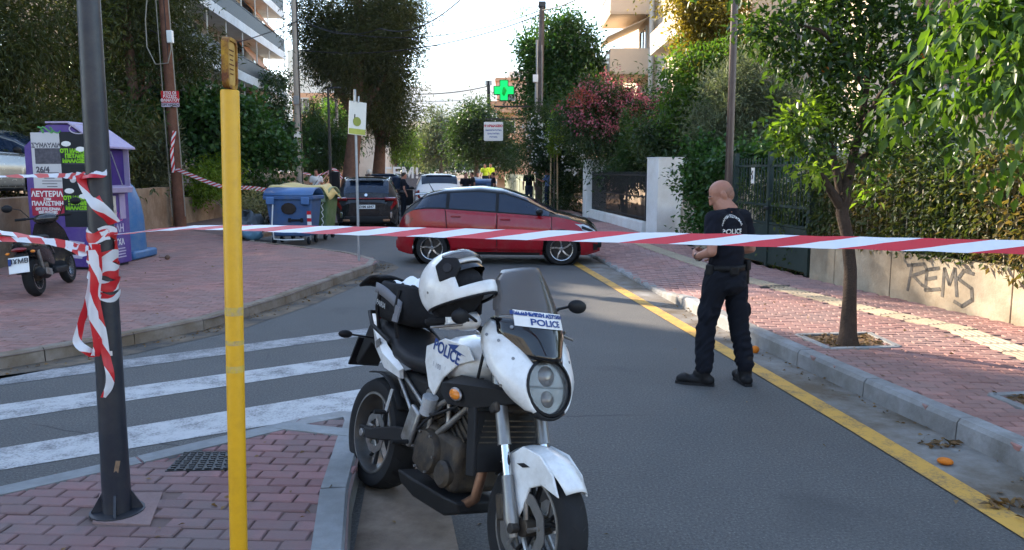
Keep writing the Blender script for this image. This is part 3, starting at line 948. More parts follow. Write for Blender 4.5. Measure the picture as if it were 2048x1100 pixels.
# peach block behind the pharmacy sign
bp = thing('peach_block', 'peach apartment block at the far right behind the green cross', 'building')
slab_part('wall', (4.2, 77, 4.7), (11, 13, 9.6), M_peach2, bp)
slab_part('roof_parapet', (4.2, 77, 9.62), (11.3, 13.3, .3), M_peach, bp)
slab_part('stair_head', (1.2, 76, 10.2), (3, 3, 1.2), M_offw, bp)
for z in (2.4, 5.3, 8.0):
    bb = slab_part('balcony', (-.4, 70.0, z - 1.15), (3.0, 1.2, .2), M_peach, bp); slab_part('railing', (-.4, 69.45, z - .7), (3.0, .06, .8), M_awn, bb)
    for x in (-.4, 2.6, 5.0): window(bp, (x, 70.48, z), (0, -1), 1.3, 1.5)
for x, h_ in ((-.6, 2.2), (.4, 3.4), (1.0, 2.0)):
    an = thing('tv_antenna', {-.6: 'short forked television aerial left on the peach roof', .4: 'tallest television aerial in the middle of the peach roof', 1.0: 'plain television aerial right on the peach roof'}[x], 'aerial', (x, 72, 9.7), group='television aerials')
    mb = MB(); mb.cyl((0, 0, 0), (0, 0, h_ + .6), .03, n=6); mb.build('mast', M_iron, an)
    for q in range(3): mb = MB(); mb.bar((-.5 + .1 * q, 0, h_ + .5 - .2 * q), (.5 - .1 * q, 0, h_ + .5 - .2 * q), .03, .03); mb.build('element', M_iron, an)
bf = thing('beige_block', 'beige block far away at the end of the street', 'building')
slab_part('wall', (-25, 214, 7.2), (6, 10, 14.6), M_cream, bf)
for z in (5, 8, 11):
    for x in (-26.7, -25, -23.3): window(bf, (x, 208.98, z), (0, -1), 1.1, 1.5)
# unseen block added to shade the street
bs = thing('shade_block', 'plain off white block added for shade left of the raised lot, outside the picture', 'building')
slab_part('wall', (-27.2, 16.8, 7.7), (14, 22, 15.4), M_offw, bs)
for y in range(8, 28, 4):
    for z in (3, 6, 9, 12): window(bs, (-20.19, y, z), (1, 0), 1.4, 1.6)

M_grey_b = mat('grey_block_render', (.36, .35, .33), .9, var=.1, scale=.6, co='world')
# unseen blocks added behind the camera to darken reflections of the sky
for x_, y_, w_b, h_b, lab in ((-22, -26, 24, 13, 'grey block added behind the camera for darker reflections, on the left'), (6, -30, 26, 12, 'grey block added behind the camera for darker reflections, in the middle'), (34, -24, 22, 13, 'grey block added behind the camera for darker reflections, on the right')):
    bq = thing('reflection_block', lab, 'building')
    slab_part('wall', (x_, y_ - 5, h_b / 2), (w_b, 10, h_b), M_grey_b, bq)
    for xx in np.arange(x_ - w_b / 2 + 2, x_ + w_b / 2 - 1, 3.2):
        for zz in (2.2, 5.2, 8.2): window(bq, (xx, y_ + .01, zz), (0, 1), 1.6, 1.7)

# hills
hl = MB()
nx, ny = 120, 14
def hz(x, y):
    u = (y - 2600) / 2400
    e = math.sin(PI * min(1, max(0, u)))
    h = 345 + 80 * math.sin(x / 480 + 1.9) + 40 * math.sin(x / 190 + .3) + 18 * math.sin(x / 77) + 12 * math.sin(x / 41 + y / 130)
    return h * e ** .8 - 5
hl.grid(lambda u, v: (-4200 + 8400 * u, 2600 + 2400 * v, hz(-4200 + 8400 * u, 2600 + 2400 * v) + 7 * math.sin(u * 300 + v * 40)), nx, ny)
ho = hl.build('hills', mat('hill_scrub', (.09, .10, .08), .95, var=.3, scale=.004, co='world'), smooth=60); ho['kind'] = 'structure'
# ================================================================== vegetation
M_bark = mat('pine_bark', (.15, .085, .06), .95, var=.35, scale=4, bump=.9, bscale=14)
M_bark2 = mat('grey_bark', (.13, .105, .08), .95, var=.3, scale=6, bump=.8, bscale=30)
M_bark3 = mat('orange_tree_bark', (.060, .042, .032), .92, var=.35, scale=9, bump=.8, bscale=40)
L_pine = leafmat('pine_needles', [(.028, .036, .014), (.055, .066, .024), (.10, .10, .035)], .55, .32)
L_dark = leafmat('dark_leaves', [(.022, .042, .018), (.04, .07, .027), (.065, .10, .035)], .4, .35)
L_ivy = leafmat('ivy_leaves', [(.018, .045, .012), (.035, .085, .02), (.07, .14, .035)], .35, .3)
L_green = leafmat('green_leaves', [(.04, .085, .015), (.075, .14, .025), (.13, .19, .04)], .45, .45)
L_lime = leafmat('lime_leaves', [(.09, .15, .02), (.15, .22, .03), (.22, .28, .05)], .45, .5)
L_yel = leafmat('yellow_green_leaves', [(.08, .09, .02), (.20, .17, .03), (.32, .25, .05)], .45, .5, tcol=(1.5, 1.35, .5))
L_olive = leafmat('olive_leaves', [(.07, .09, .05), (.13, .15, .085), (.22, .23, .14)], .5, .3, tcol=(1.3, 1.4, .8))
L_orange = leafmat('orange_tree_leaves', [(.018, .036, .012), (.034, .062, .017), (.065, .105, .022)], .32, .45)
L_fg = leafmat('broad_leaves', [(.03, .06, .013), (.065, .115, .02), (.14, .19, .04)], .35, .45, tcol=(1.6, 1.8, .45))
L_hedge = leafmat('hedge_leaves', [(.026, .045, .014), (.05, .075, .022), (.085, .10, .032), (.15, .115, .05)], .45, .4, tcol=(1.5, 1.4, .6))
L_pink = leafmat('pink_blossom', [(.26, .06, .09), (.42, .14, .18), (.55, .28, .30)], .6, .4, tcol=(1.2, .8, .8))
L_coral = leafmat('coral_blossom', [(.30, .07, .05), (.50, .17, .10)], .6, .4, tcol=(1.2, .8, .8))
L_white = leafmat('white_blossom', [(.55, .56, .52), (.75, .75, .70)], .6, .3, tcol=(1, 1, 1))
L_dry = leafmat('dry_grass', [(.12, .13, .05), (.24, .22, .10), (.34, .30, .16)], .6, .4, tcol=(1.2, 1.2, .7))
L_litter = leafmat('leaf_litter', [(.10, .06, .03), (.16, .09, .04), (.20, .13, .06)], .8, .1)

def corridor(P):
    """low evening sun reaches the right pavement through a gap in the crowns"""
    c = .66 * P[:, 0] + .75 * P[:, 1]
    wob = .25 * np.sin(P[:, 2] * 2.1) + .2 * np.sin(P[:, 2] * 5.3 + 1)
    t = (4.5 - P[:, 0]) / .75
    z0 = P[:, 2] - t * math.tan(SUN_EL)
    main = (c > 7.9 + wob * .3) & (c < 10.35 + wob * .6) & (z0 > -2.2) & (z0 < 3.0) & (P[:, 0] < -3)
    slit = (c > 10.55) & (c < 10.8) & (z0 > -1) & (z0 < 1.2) & (P[:, 0] < -3)
    up = (c < 14.5 + wob) & (z0 > 3.2) & (P[:, 0] < -3) & (c > 2)          # the tops let light onto the trees opposite
    return main | slit | (up & (rng.random(len(P)) < .6))
CULL.append(corridor)

def E(px, py, Y, rx, rz, ry=None):
    """ellipsoid from its place in the photograph at distance Y; rx, rz in photo pixels"""
    p = at(px, py, Y); k = Y / F_PX
    return ((p.x, p.y, p.z), (rx * k, ry if ry else rx * k, rz * k))

def crown(parent, ells, m, n, per, size, spread, width=.42, droop=-.15, out=.8, shell=.5, name='crown', curl=.15, cull=True, tuft=None):
    if tuft is None: tuft = 1.9 * spread
    P, D, T = cloud(ells, n, per, spread, droop, out, shell, tuft)
    k = P[:, 2] > .05
    P, D, T = P[k], D[k], T[k]
    if cull: P, D, T = prune(P, D, T)
    return link(name, leaf_mesh(name, P, D, size, m, width=width, tint=T, curl=curl), parent)

def plant(name, label, cat, base, ells, m, n, per, size, spread, trunk=None, tr=.1, group=None, bark=None, limbs=True, **kw):
    """trunk: points above the base; limbs run from the trunk to the clumps of the crown"""
    r = thing(name, label, cat, group=group)
    base = Vector(base)
    if trunk is None:
        top = Vector(ells[0][0]); trunk = [base, base.lerp(top, .5) + Vector((.05, .03, 0)), top]
    tp = [Vector(p) for p in trunk]
    mb = MB()
    rr = [tr * (1.45 if i == 0 else 1 - .55 * i / (len(tp) - 1)) for i in range(len(tp))]
    mb.tube([tp[0] - Vector((0, 0, .1)), tp[0] + (tp[1] - tp[0]) * .12] + tp[1:], [rr[0] * 1.1, tr * 1.12] + rr[1:], 10)
    mb.build('trunk', bark or M_bark2, r, smooth=50)
    if limbs:
        for c, rad in ells[:14]:
            c = Vector(c); 
            s = min(tp[1:], key=lambda q: (q - c).length + (2 if q.z > c.z else 0))
            if (s - c).length < .1: continue
            m_ = s.lerp(c, .5) + Vector((random.uniform(-.1, .1), random.uniform(-.1, .1), .08)) * (s - c).length
            mb = MB(); mb.tube([s, m_, c], [tr * .5, tr * .3, tr * .1], 6); mb.build('limb', bark or M_bark2, r, smooth=50)
    crown(r, ells, m, n, per, size, spread, **kw)
    return r

# ---- left: the dark pines on the raised lot
PG = 'pines on the raised lot'
def pine(label, base, spec, n, tr=.22, h=11, m=None, size=.24):
    b = Vector(base)
    ells = []
    for dx, dy, z, rx, rz in spec: ells.append(((b.x + dx, b.y + dy, z), (rx, rx, rz)))
    return plant('pine_tree', label, 'tree', base, ells, m or L_pine, n, 16, size, .26, trunk=[b, b + Vector((.15, 0, 3)), b + Vector((0, .1, 6)), b + Vector((.2, 0, h))], tr=tr, group=PG, bark=M_bark, width=.16, droop=-.25, shell=.35)
pine('dark pine filling the upper left corner behind the purple container', (-14.6, 21.0, 1.2), [(1.5, .5, 7.8, 2.6, 1.8), (-.8, -.8, 6.2, 2.4, 1.5), (2.2, -1, 5.2, 2.0, 1.5), (0, 1, 9.8, 2.8, 1.8), (-3, 0, 8.5, 2.5, 2.), (.5, -1.5, 3.9, 2.0, 1.1), (-2.4, -2.2, 4.6, 2, 1.4)], 1900)
pine('tall pine behind the wooden utility pole', (-12.9, 27.5, 1.2), [(0, 0, 6.8, 2.6, 1.7), (1.2, -.6, 8.6, 2.4, 1.6), (-1.6, 0, 9.4, 2.6, 1.8), (1.9, 0, 5.6, 1.7, 1.2), (0, 0, 11.4, 2.6, 1.6), (-1.8, -.5, 5.0, 2, 1.1)], 1800)
pine('feathery pine between wooden pole and balconies', (-15.4, 33.5, 1.2), [(.2, 0, 8.4, 2.2, 1.8), (1.5, 0, 10.4, 2.0, 1.6), (-1.5, .5, 10, 2.4, 1.8), (.6, 0, 6.5, 1.9, 1.2), (0, 0, 12.6, 2.6, 1.6)], 1500)
pine('pine farthest back on the raised lot', (-18.5, 28.5, 1.2), [(0, 0, 7.2, 3.0, 2.0), (2.4, 0, 5.6, 2.4, 1.6), (-2.4, -1, 6.2, 2.6, 1.9), (0, 0, 10, 3.4, 2), (1.5, 1, 3.6, 2.2, 1.1), (-2.8, 0, 10, 2.8, 2)], 1800)
pine('pine at the left edge of the photo above the silver car', (-13.2, 15.6, 1.2), [(-.2, 0, 6.6, 2.2, 1.5), (-1.6, .6, 5.2, 2.1, 1.3), (.6, 1.2, 8.2, 2.2, 1.6), (-2, -1.5, 7.5, 2.3, 1.8), (.8, 1.5, 4.7, 1.5, 1.0)], 1500)
# undergrowth and ivy below the pines
plant('dark_shrub', 'dark overgrown shrub mass under the pines behind the purple container', 'shrub', (-12.2, 19.5, 1.2), [((-11.9, 18.2, 2.2), (1.5, 1.2, 1.3)), ((-12.8, 20.6, 2.8), (1.8, 1.4, 1.7)), ((-11.4, 21.8, 2.4), (1.2, 1.2, 1.5)), ((-14.5, 20, 3), (2, 1.5, 1.8)), ((-14.6, 17.6, 2.6), (1.8, 1.2, 1.4)), ((-12.2, 23.6, 3.0), (1.6, 1.2, 1.9))], L_pine, 1500, 14, .2, .2, width=.3, shell=.5)
plant('ivy_mass', 'thick ivy covered mass of dark green leaves behind the wooden pole', 'ivy', (-12.2, 28.5, 1.2), [E(270, 260, 28, 60, 70, 1.2), E(350, 235, 28.5, 60, 65, 1.2), E(420, 220, 29, 55, 60, 1.2), E(490, 250, 29.5, 60, 60, 1.2), E(420, 290, 28.5, 60, 40, 1), E(300, 310, 28, 60, 40, 1), E(530, 300, 30, 60, 40, 1.2), E(220, 200, 28.5, 50, 60, 1.)], L_ivy, 1500, 12, .2, .2, width=.75, shell=.7)
plant('bright_shrub', 'bright green shrub on the wall right of the wooden pole', 'shrub', (-11.3, 27.4, .9), [E(405, 360, 27, 40, 28, .6), E(440, 335, 27.5, 30, 26, .5), E(385, 385, 26.8, 25, 22, .5), E(430, 380, 27, 30, 25, .5)], L_lime, 330, 12, .13, .11, tr=.04)
gr = thing('feathery_shrub', 'tall feathery grey green shrub with dry tips left of the wooden pole', 'shrub')
P, D, T = cloud([E(310, 330, 25.6, 48, 50, .6), E(285, 300, 25.6, 30, 40, .5), E(335, 290, 25.4, 30, 40, .5), E(300, 370, 25.4, 45, 35, .6)], 420, 14, .13, .6, .5, .2)
link('foliage', leaf_mesh('foliage', P, D, .2, L_olive, .16, tint=T), gr)
P, D, T = cloud([E(312, 275, 25.5, 22, 30, .4), E(335, 262, 25.5, 16, 22, .3), E(290, 300, 25.3, 30, 22, .4)], 60, 9, .08, 1.4, .4, .2)
link('seed_head', leaf_mesh('seed_head', P, D, .28, L_dry, .1, tint=T), gr)
mb = MB(); b0 = at(310, 400, 25.6)
for q in range(9):
    e = at(270 + q * 10, 285 + (q % 3) * 20, 25.6); mb = MB(); mb.tube([(b0.x, b0.y, 1.2), b0.lerp(e, .6), e], [.02, .014, .006], 5); mb.build('stem', M_bark2, gr)
plant('low_bush', 'low dark bush in front of the pinkish garden wall', 'bush', (-10.9, 33.5, .1), [E(520, 372, 33, 45, 22, .9), E(495, 385, 33, 30, 20, .8), E(545, 380, 33.5, 30, 18, .8)], L_dark, 320, 12, .14, .13, tr=.05)
plant('wall_creeper', 'reddish creeper draped on top of the pinkish garden wall', 'creeper', (-11.9, 41, .2), [E(510, 322, 40, 40, 12, .5), E(555, 322, 41, 35, 12, .5), E(500, 305, 40, 30, 14, .5)], leafmat('creeper_leaves', [(.05, .05, .02), (.10, .06, .03), (.16, .08, .05)]), 260, 12, .16, .14, tr=.05)
plant('palm_shrub', 'dark drooping palm like shrub below the long white balconies', 'shrub', (-13.2, 46, .5), [E(520, 280, 45, 50, 28, 1), E(570, 270, 47, 40, 25, 1), E(620, 280, 50, 45, 35, 1.2), E(660, 300, 50, 40, 40, 1.2), E(600, 310, 46, 50, 25, 1)], L_dark, 800, 12, .4, .3, width=.14, droop=-.9)
plant('balcony_plants', 'plants trailing over the middle white balconies', 'plants', (-15.4, 55, 7.5), [E(535, 160, 52, 22, 18, .5), E(560, 165, 54, 22, 25, .5), E(560, 205, 54, 25, 25, .5), E(548, 235, 53, 30, 22, .5)], L_dark, 260, 12, .22, .2, tr=.04, limbs=False)
ar = plant('layered_conifer', 'small conifer with level tiers of branches left of the street lamp', 'tree', (-15.0, 58, .1), [E(628, 205 + q * 16, 58, 8 + q * 5, 5, (8 + q * 5) * .03) for q in range(7)], L_dark, 500, 12, .25, .14, tr=.12, bark=M_bark, width=.2)
plant('street_tree', 'green leafy tree behind the dark street lamp', 'tree', (-18, 70, .1), [E(665, 250, 70, 40, 45), E(640, 300, 70, 40, 40), E(690, 270, 72, 30, 50)], L_green, 600, 12, .32, .3, tr=.2)

# ---- the two big pines in the middle
cp = [E(715, 40, 42, 80, 60), E(660, 90, 42, 60, 55), E(770, 60, 42.5, 60, 60), E(700, 120, 42, 80, 55), E(770, 140, 43, 55, 50), E(640, 30, 42, 50, 55), E(790, 10, 43, 45, 55), E(660, 150, 41.5, 40, 25), E(745, 195, 43, 55, 50), E(785, 215, 44, 38, 30), E(720, -70, 42, 100, 60), E(800, 110, 43, 32, 50), E(790, 185, 44, 40, 30), E(640, 110, 41.5, 35, 30), E(815, 40, 43, 22, 20), E(612, 70, 42, 18, 16), E(822, 95, 43, 16, 14), E(806, 165, 44, 16, 14), E(625, 150, 41, 18, 12), E(800, 235, 45, 18, 14), E(690, 190, 41, 26, 14)]
b1 = Vector((-8.55, 42, .1))
plant('large_pine', 'large dark pine with a thick leaning trunk behind the parked black SUV', 'tree', b1, cp, L_pine, 3600, 16, .26, .26, trunk=[b1, b1 + Vector((.2, 0, 2)), b1 + Vector((.5, 0, 4.4)), b1 + Vector((.7, .3, 8)), b1 + Vector((.7, .3, 12))], tr=.46, bark=M_bark, width=.15, droop=-.2, shell=.35)
b2 = Vector((-7.9, 47, .1))
plant('large_pine', 'second large pine with a reddish trunk just right of the thick leaning one', 'tree', b2, [E(760, 230, 47, 35, 40), E(775, 270, 47, 22, 25), E(735, 215, 47, 30, 35), E(790, 250, 47, 25, 22), E(740, 100, 47, 70, 70), E(780, 40, 47, 60, 60)], L_pine, 1500, 16, .26, .26, trunk=[b2, b2 + Vector((.25, 0, 3)), b2 + Vector((.45, 0, 6)), b2 + Vector((.3, 0, 11))], tr=.38, bark=M_bark, width=.15, droop=-.2, shell=.35)

# ---- far end of the street
FG_ = 'trees lining the far street'
plant('far_tree', 'large dark round tree under the white pharmacy board', 'tree', (-2.6, 58, .1), [E(950, 250, 58, 45, 45), E(985, 260, 58, 40, 40), E(925, 285, 58, 38, 38), E(970, 300, 58, 50, 32), E(1010, 295, 58, 30, 30), E(940, 222, 58, 25, 25), E(1015, 320, 57, 25, 22)], L_dark, 1500, 12, .24, .26, tr=.2, group=FG_)
plant('far_tree', 'pale olive coloured tree left of the dark round one', 'tree', (-8.0, 92, .1), [E(875, 262, 92, 32, 34), E(895, 290, 92, 30, 32), E(862, 300, 92, 30, 28), E(905, 262, 92, 22, 25)], L_olive, 900, 12, .36, .4, tr=.25, group=FG_)
plant('far_tree', 'bright green tree right of the two large pines', 'tree', (-12.5, 88, .1), [E(785, 280, 88, 35, 22), E(770, 300, 88, 28, 20), E(815, 295, 88, 20, 18), E(760, 265, 90, 25, 20)], L_lime, 700, 12, .34, .36, tr=.2, group=FG_)
plant('far_tree', 'small bluish green tree in the middle of the street end', 'tree', (-12, 100, .1), [E(832, 292, 100, 24, 20), E(838, 310, 100, 26, 16), E(820, 308, 100, 14, 14)], L_ivy, 500, 12, .36, .36, tr=.2, group=FG_)
plant('far_hedge', 'dark hedge line closing the far end of the street', 'hedge', (-10, 130, .1), [E(770 + q * 28, 318 + 6 * (q % 2), 128, 26, 18, 2.5) for q in range(8)], L_dark, 900, 12, .45, .45, tr=.2)

# ---- right hand gardens
plant('ivy_tree', 'tall dark tree wrapped in ivy behind the right utility pole', 'tree', (3.9, 40.5, .1), [E(1115, 90, 40, 40, 45, 1.4), E(1155, 110, 40, 45, 45, 1.5), E(1090, 150, 40, 45, 45, 1.4), E(1140, 170, 40, 55, 45, 1.5), E(1175, 150, 40.5, 35, 40, 1.3), E(1085, 205, 39.5, 45, 40, 1.2), E(1130, 230, 39, 60, 40, 1.3), E(1065, 110, 40, 22, 30, .8), E(1120, 60, 40, 30, 25, .9)], L_ivy, 2600, 12, .19, .2, tr=.22, width=.6)
tw = thing('sparse_tree', 'thin bare topped tree above the ivy by the utility pole', 'tree')
b0 = at(1062, 130, 41)
for q in range(7):
    e = at(1035 + q * 9, 8 + (q * 37) % 45, 41); mb = MB(); mb.tube([b0, b0.lerp(e, .5) + Vector((.05, 0, .1)), e], [.04, .025, .008], 5); mb.build('branch', M_bark2, tw)
P, D, T = cloud([E(1045, 20, 41, 18, 22, .5), E(1060, 60, 41, 20, 30, .5), E(1085, 25, 41, 20, 22, .5)], 40, 7, .12, -.2, .5, .3)
link('foliage', leaf_mesh('foliage', P, D, .16, L_green, .4, tint=T), tw)
ol = plant('white_oleander', 'oleander with white blossom beside the utility pole', 'shrub', (1.9, 35.6, .1), [E(1080, 290, 35.5, 42, 40, .9), E(1110, 320, 35.5, 48, 45, .9), E(1140, 290, 35, 36, 40, .9), E(1145, 350, 35, 26, 60, .7), E(1135, 390, 35, 26, 40, .6), E(1085, 250, 36, 30, 30, .8)], L_dark, 1500, 12, .2, .18, width=.22, tr=.06)
P, D, T = cloud([E(1085, 262, 35.2, 40, 28, .9), E(1130, 275, 34.6, 40, 35, .9), E(1150, 320, 34.0, 30, 30, .9), E(1075, 300, 35, 30, 30, .9)], 70, 9, .07, 0, .5, .9)
link('blossom', leaf_mesh('blossom', P, D, .1, L_white, .9, tint=T), ol)
pk = plant('pink_oleander', 'large oleander full of pink blossom below the cream balconies', 'shrub', (4.2, 30, .1), [E(1215, 205, 30, 62, 42, 1.2), E(1270, 235, 29.5, 60, 45, 1.2), E(1180, 245, 30, 55, 45, 1.2), E(1310, 265, 29, 45, 40, 1.1), E(1220, 285, 29.5, 70, 40, 1.2), E(1150, 215, 31, 40, 40, 1.), E(1290, 300, 29, 55, 35, 1)], L_dark, 2100, 12, .19, .18, width=.22, tr=.07)
P, D, T = cloud([E(1215, 185, 29.4, 60, 40, 1.2), E(1265, 215, 28.9, 62, 40, 1.2), E(1180, 225, 29.4, 58, 38, 1.2), E(1310, 245, 28.6, 46, 38, 1.1), E(1225, 250, 28.9, 70, 30, 1.1)], 330, 11, .09, 0, .6, .9)
link('blossom', leaf_mesh('blossom', P, D, .095, L_pink, .85, tint=T), pk)
P, D, T = cloud([E(1165, 205, 29.6, 30, 22, 1.2)], 60, 10, .08, 0, .6, .9)
link('coral_blossom', leaf_mesh('coral_blossom', P, D, .095, L_coral, .85, tint=T), pk)
plant('young_cypress', 'slim upright young cypress behind the black railing', 'tree', (3.75, 26.4, .1), [E(1252, 235 + 18 * q, 26.3, 5 + 2.2 * min(q, 5), 18, .12 + .035 * min(q, 5)) for q in range(7)], L_ivy, 420, 12, .09, .07, tr=.04, width=.25, out=.4, droop=.8, tuft=0)
plant('dark_shrub', 'dark green shrub filling the garden behind the white bell pillar', 'shrub', (4.8, 24.5, .1), [E(1300, 330, 26.5, 50, 30, .8), E(1250, 350, 27.5, 40, 30, .8), E(1370, 300, 23.5, 45, 50, .9), E(1400, 240, 23, 40, 50, .9), E(1380, 350, 22.5, 40, 40, .7), E(1330, 270, 24, 40, 40, .8)], L_dark, 1700, 12, .15, .16, tr=.08, width=.4)
plant('olive_shrub', 'tall silvery olive shrub behind the right lamp post', 'shrub', (4.9, 17.6, .1), [E(1450, 190, 17.5, 40, 45, .7), E(1500, 200, 17.5, 50, 55, .8), E(1550, 210, 17.5, 38, 50, .7), E(1470, 265, 17.3, 55, 40, .8), E(1530, 275, 17.3, 55, 40, .8), E(1500, 150, 17.5, 35, 28, .6), E(1420, 250, 17.6, 28, 40, .6)], L_olive, 1500, 14, .13, .11, width=.16, droop=.5, tr=.06)
plant('yellow_tree', 'tree with yellowing sunlit leaves above the awnings', 'tree', (6.3, 23.5, .1), [E(1400, 20, 23, 50, 45, .9), E(1440, 70, 23, 45, 50, .9), E(1395, 80, 23.3, 35, 40, .8), E(1425, 140, 23, 40, 35, .8), E(1380, -20, 23, 55, 40, .9), E(1440, 10, 22.5, 35, 40, .8)], L_yel, 1300, 12, .14, .14, tr=.1)
plant('green_tree', 'mid green tree below the yellowing one', 'tree', (5.6, 22, .1), [E(1395, 190, 22.5, 35, 45, .8), E(1370, 230, 23, 35, 50, .8), E(1440, 130, 22, 30, 30, .7), E(1375, 130, 22.5, 22, 30, .6)], L_green, 800, 12, .14, .14, tr=.08)
plant('ivy_hedge', 'leafy green ivy hedge spilling over the garden wall left of the gate', 'hedge', (4.6, 17, .1), [E(1420, 320, 17.0, 30, 28, .4), E(1400, 370, 17.2, 24, 38, .35), E(1425, 420, 16.6, 26, 40, .3), E(1450, 340, 16.2, 25, 35, .35), E(1410, 455, 16.4, 16, 22, .2), E(1470, 320, 16, 50, 14, .4), E(1540, 320, 15.6, 55, 14, .4)], L_ivy, 1100, 12, .1, .09, tr=.04, width=.7, limbs=False)
plant('gate_creeper', 'tangled green creeper growing behind the pickets of the metal gate', 'creeper', (5.1, 14.6, .1), [((4.75, 14.7, .7), (.22, .7, .55)), ((4.9, 13.4, .7), (.22, .7, .6)), ((4.75, 14.8, 1.4), (.25, .7, .45)), ((4.95, 13.3, 1.4), (.25, .7, .45)), ((5.2, 12.7, 1.0), (.25, .5, .8))], leafmat('creeper_green', [(.025, .04, .01), (.05, .075, .018), (.11, .13, .03)], .45, .35), 900, 12, .075, .08, tr=.03, width=.5, limbs=False, droop=-.6)

# hedge behind the picket fence
hd = thing('hedge', 'long brownish green hedge growing through the picket fence above the graffiti wall', 'hedge')
n = 34000
y = 3.6 + 8.8 * rng.random(n); xw = np.interp(y, [p[1] for p in WR], [p[0] for p in WR])
top = 2.05 + .12 * np.sin(y * 3.1) + .08 * np.sin(y * 7.7)
z = .72 + (top - .72) * rng.random(n) ** .85
u = rng.random(n) ** 1.5 * .62 - .03
over = (rng.random(n) < .12) & (y < 8.6)
u[over] = -.10 + .12 * rng.random(over.sum()); z[over] = .62 + .55 * rng.random(over.sum())
k = (np.sin(y * 9 + z * 5) + np.sin(y * 23 - z * 11) + np.sin(z * 17 + y * 4)) > -1.7
P = np.stack([xw + u, y, z], 1)[k]
D = rng.normal(size=P.shape) * .8 + np.array([-.5, -.25, -.35])
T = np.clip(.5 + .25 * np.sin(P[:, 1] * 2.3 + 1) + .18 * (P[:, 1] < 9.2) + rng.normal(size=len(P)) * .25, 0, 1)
link('foliage', leaf_mesh('foliage', P, D, .085, L_hedge, .5, tint=T), hd)
for q in range(26):
    yy = 3.8 + q * .33; xx = float(np.interp(yy, [p[1] for p in WR], [p[0] for p in WR])) + .3 + .1 * math.sin(q * 3)
    mb = MB(); mb.tube([(xx, yy, .1), (xx + .05, yy + .08, 1), (xx - .05, yy - .1, 1.9)], [.022, .016, .007], 5); mb.build('stem', M_bark2, hd)
plant('garden_shrub', 'deep dark shrubs in the garden behind the brownish hedge', 'shrub', (6.9, 10.5, .1), [((6.9, 8.6, 1.1), (.7, 1.2, 1.0)), ((6.5, 10.6, 1.1), (.7, 1.2, 1.0)), ((6.1, 12.3, 1.1), (.6, 1.0, 1.0)), ((7.2, 6.6, 1.1), (.7, 1.3, 1.0)), ((5.9, 13.9, 1.2), (.6, .9, .9))], L_dark, 1200, 12, .13, .13, tr=.06, limbs=False)

# ---- orange tree on the pavement
OT = thing('orange_tree', 'orange tree in a pavement pit with a dark forked trunk and two ripe fruits', 'tree')
YT = 7.52
def q_(px, py, dy=0): return at(px, py, YT + dy)
mb = MB(); tpts = [q_(1694, 700), q_(1696, 668), q_(1699, 600), q_(1701, 540), q_(1694, 470), q_(1684, 425), q_(1690, 385)]
mb.tube(tpts, [.125, .082, .064, .058, .056, .058, .056], 14)
mb.build('trunk', M_bark3, OT, smooth=60)
for pts, rr in (([(1686, 420, 0), (1664, 385, -.03), (1646, 358, -.05), (1638, 346, -.06)], [.05, .042, .036, .030]),
                ([(1690, 385, 0), (1700, 340, .02), (1716, 270, .03), (1732, 180, .05), (1742, 80, .06), (1750, -20, .1)], [.05, .043, .038, .03, .024, .016]),
                ([(1686, 405, 0), (1672, 340, .05), (1652, 260, .1), (1640, 190, .1), (1600, 110, .15)], [.045, .036, .03, .024, .012]),
                ([(1716, 270, .03), (1760, 190, -.2), (1830, 130, -.3), (1880, 110, -.3)], [.03, .024, .016, .008]),
                ([(1732, 180, .05), (1690, 110, -.2), (1640, 60, -.35), (1560, 40, -.4)], [.026, .02, .015, .008]),
                ([(1652, 260, .1), (1610, 240, -.1), (1580, 230, -.2)], [.02, .013, .006]),
                ([(1704, 330, .02), (1770, 280, .3), (1830, 230, .4)], [.03, .02, .008])):
    mb = MB(); mb.tube([q_(*p) for p in pts], rr, 8); mb.build('branch', M_bark3, OT, smooth=60)
oc = [E(1560, 45, 7.3, 75, 48, .4), E(1640, 20, 7.5, 80, 50, .5), E(1740, 30, 7.5, 85, 50, .5), E(1835, 50, 7.6, 75, 45, .5), E(1690, 120, 7.4, 95, 55, .5), E(1590, 130, 7.3, 70, 40, .4), E(1790, 130, 7.6, 85, 50, .5), E(1500, 60, 7.3, 35, 30, .3),
      E(1800, 215, 7.8, 75, 45, .4), E(1660, 205, 7.4, 55, 40, .35), E(1740, 250, 7.6, 50, 45, .35), E(1590, 255, 7.3, 38, 26, .25), E(1612, 300, 7.3, 38, 20, .25), E(1840, 270, 7.9, 60, 40, .35), E(1700, 320, 7.5, 40, 30, .3), E(1880, 150, 7.7, 50, 50, .4), E(1780, 320, 7.9, 60, 30, .3), E(1690, -60, 7.5, 220, 55, .7), E(1660, 250, 7.5, 40, 35, .3)]
P, D, T = cloud(oc, 740, 11, .07, -.25, .7, .3, .11)
link('crown', leaf_mesh('crown', P, D, .085, L_orange, .5, tint=T), OT)
P, D, T = cloud([E(1598, 238, 7.25, 36, 30, .2), E(1625, 345, 7.3, 28, 14, .15), E(1585, 290, 7.2, 22, 14, .15), E(1740, 380, 7.5, 18, 8, .1)], 46, 10, .06, -.2, .7, .5)
link('sunlit_tone_leaves', leaf_mesh('sunlit_tone_leaves', P, D, .085, L_lime, .5, tint=T), OT)  # lime colour paints in the sunlight on these leaves
M_fruit = mat('orange_peel', (.60, .17, .015), .55, var=.12, scale=20, bump=.4, bscale=200)
for i, (px, py) in enumerate(((1849, 113), (1652, 142))):
    mb = MB(); c = at(px, py, 7.2); mb.sphere(c, .038, 16, 10); mb.build('fruit', M_fruit, OT, smooth=180)

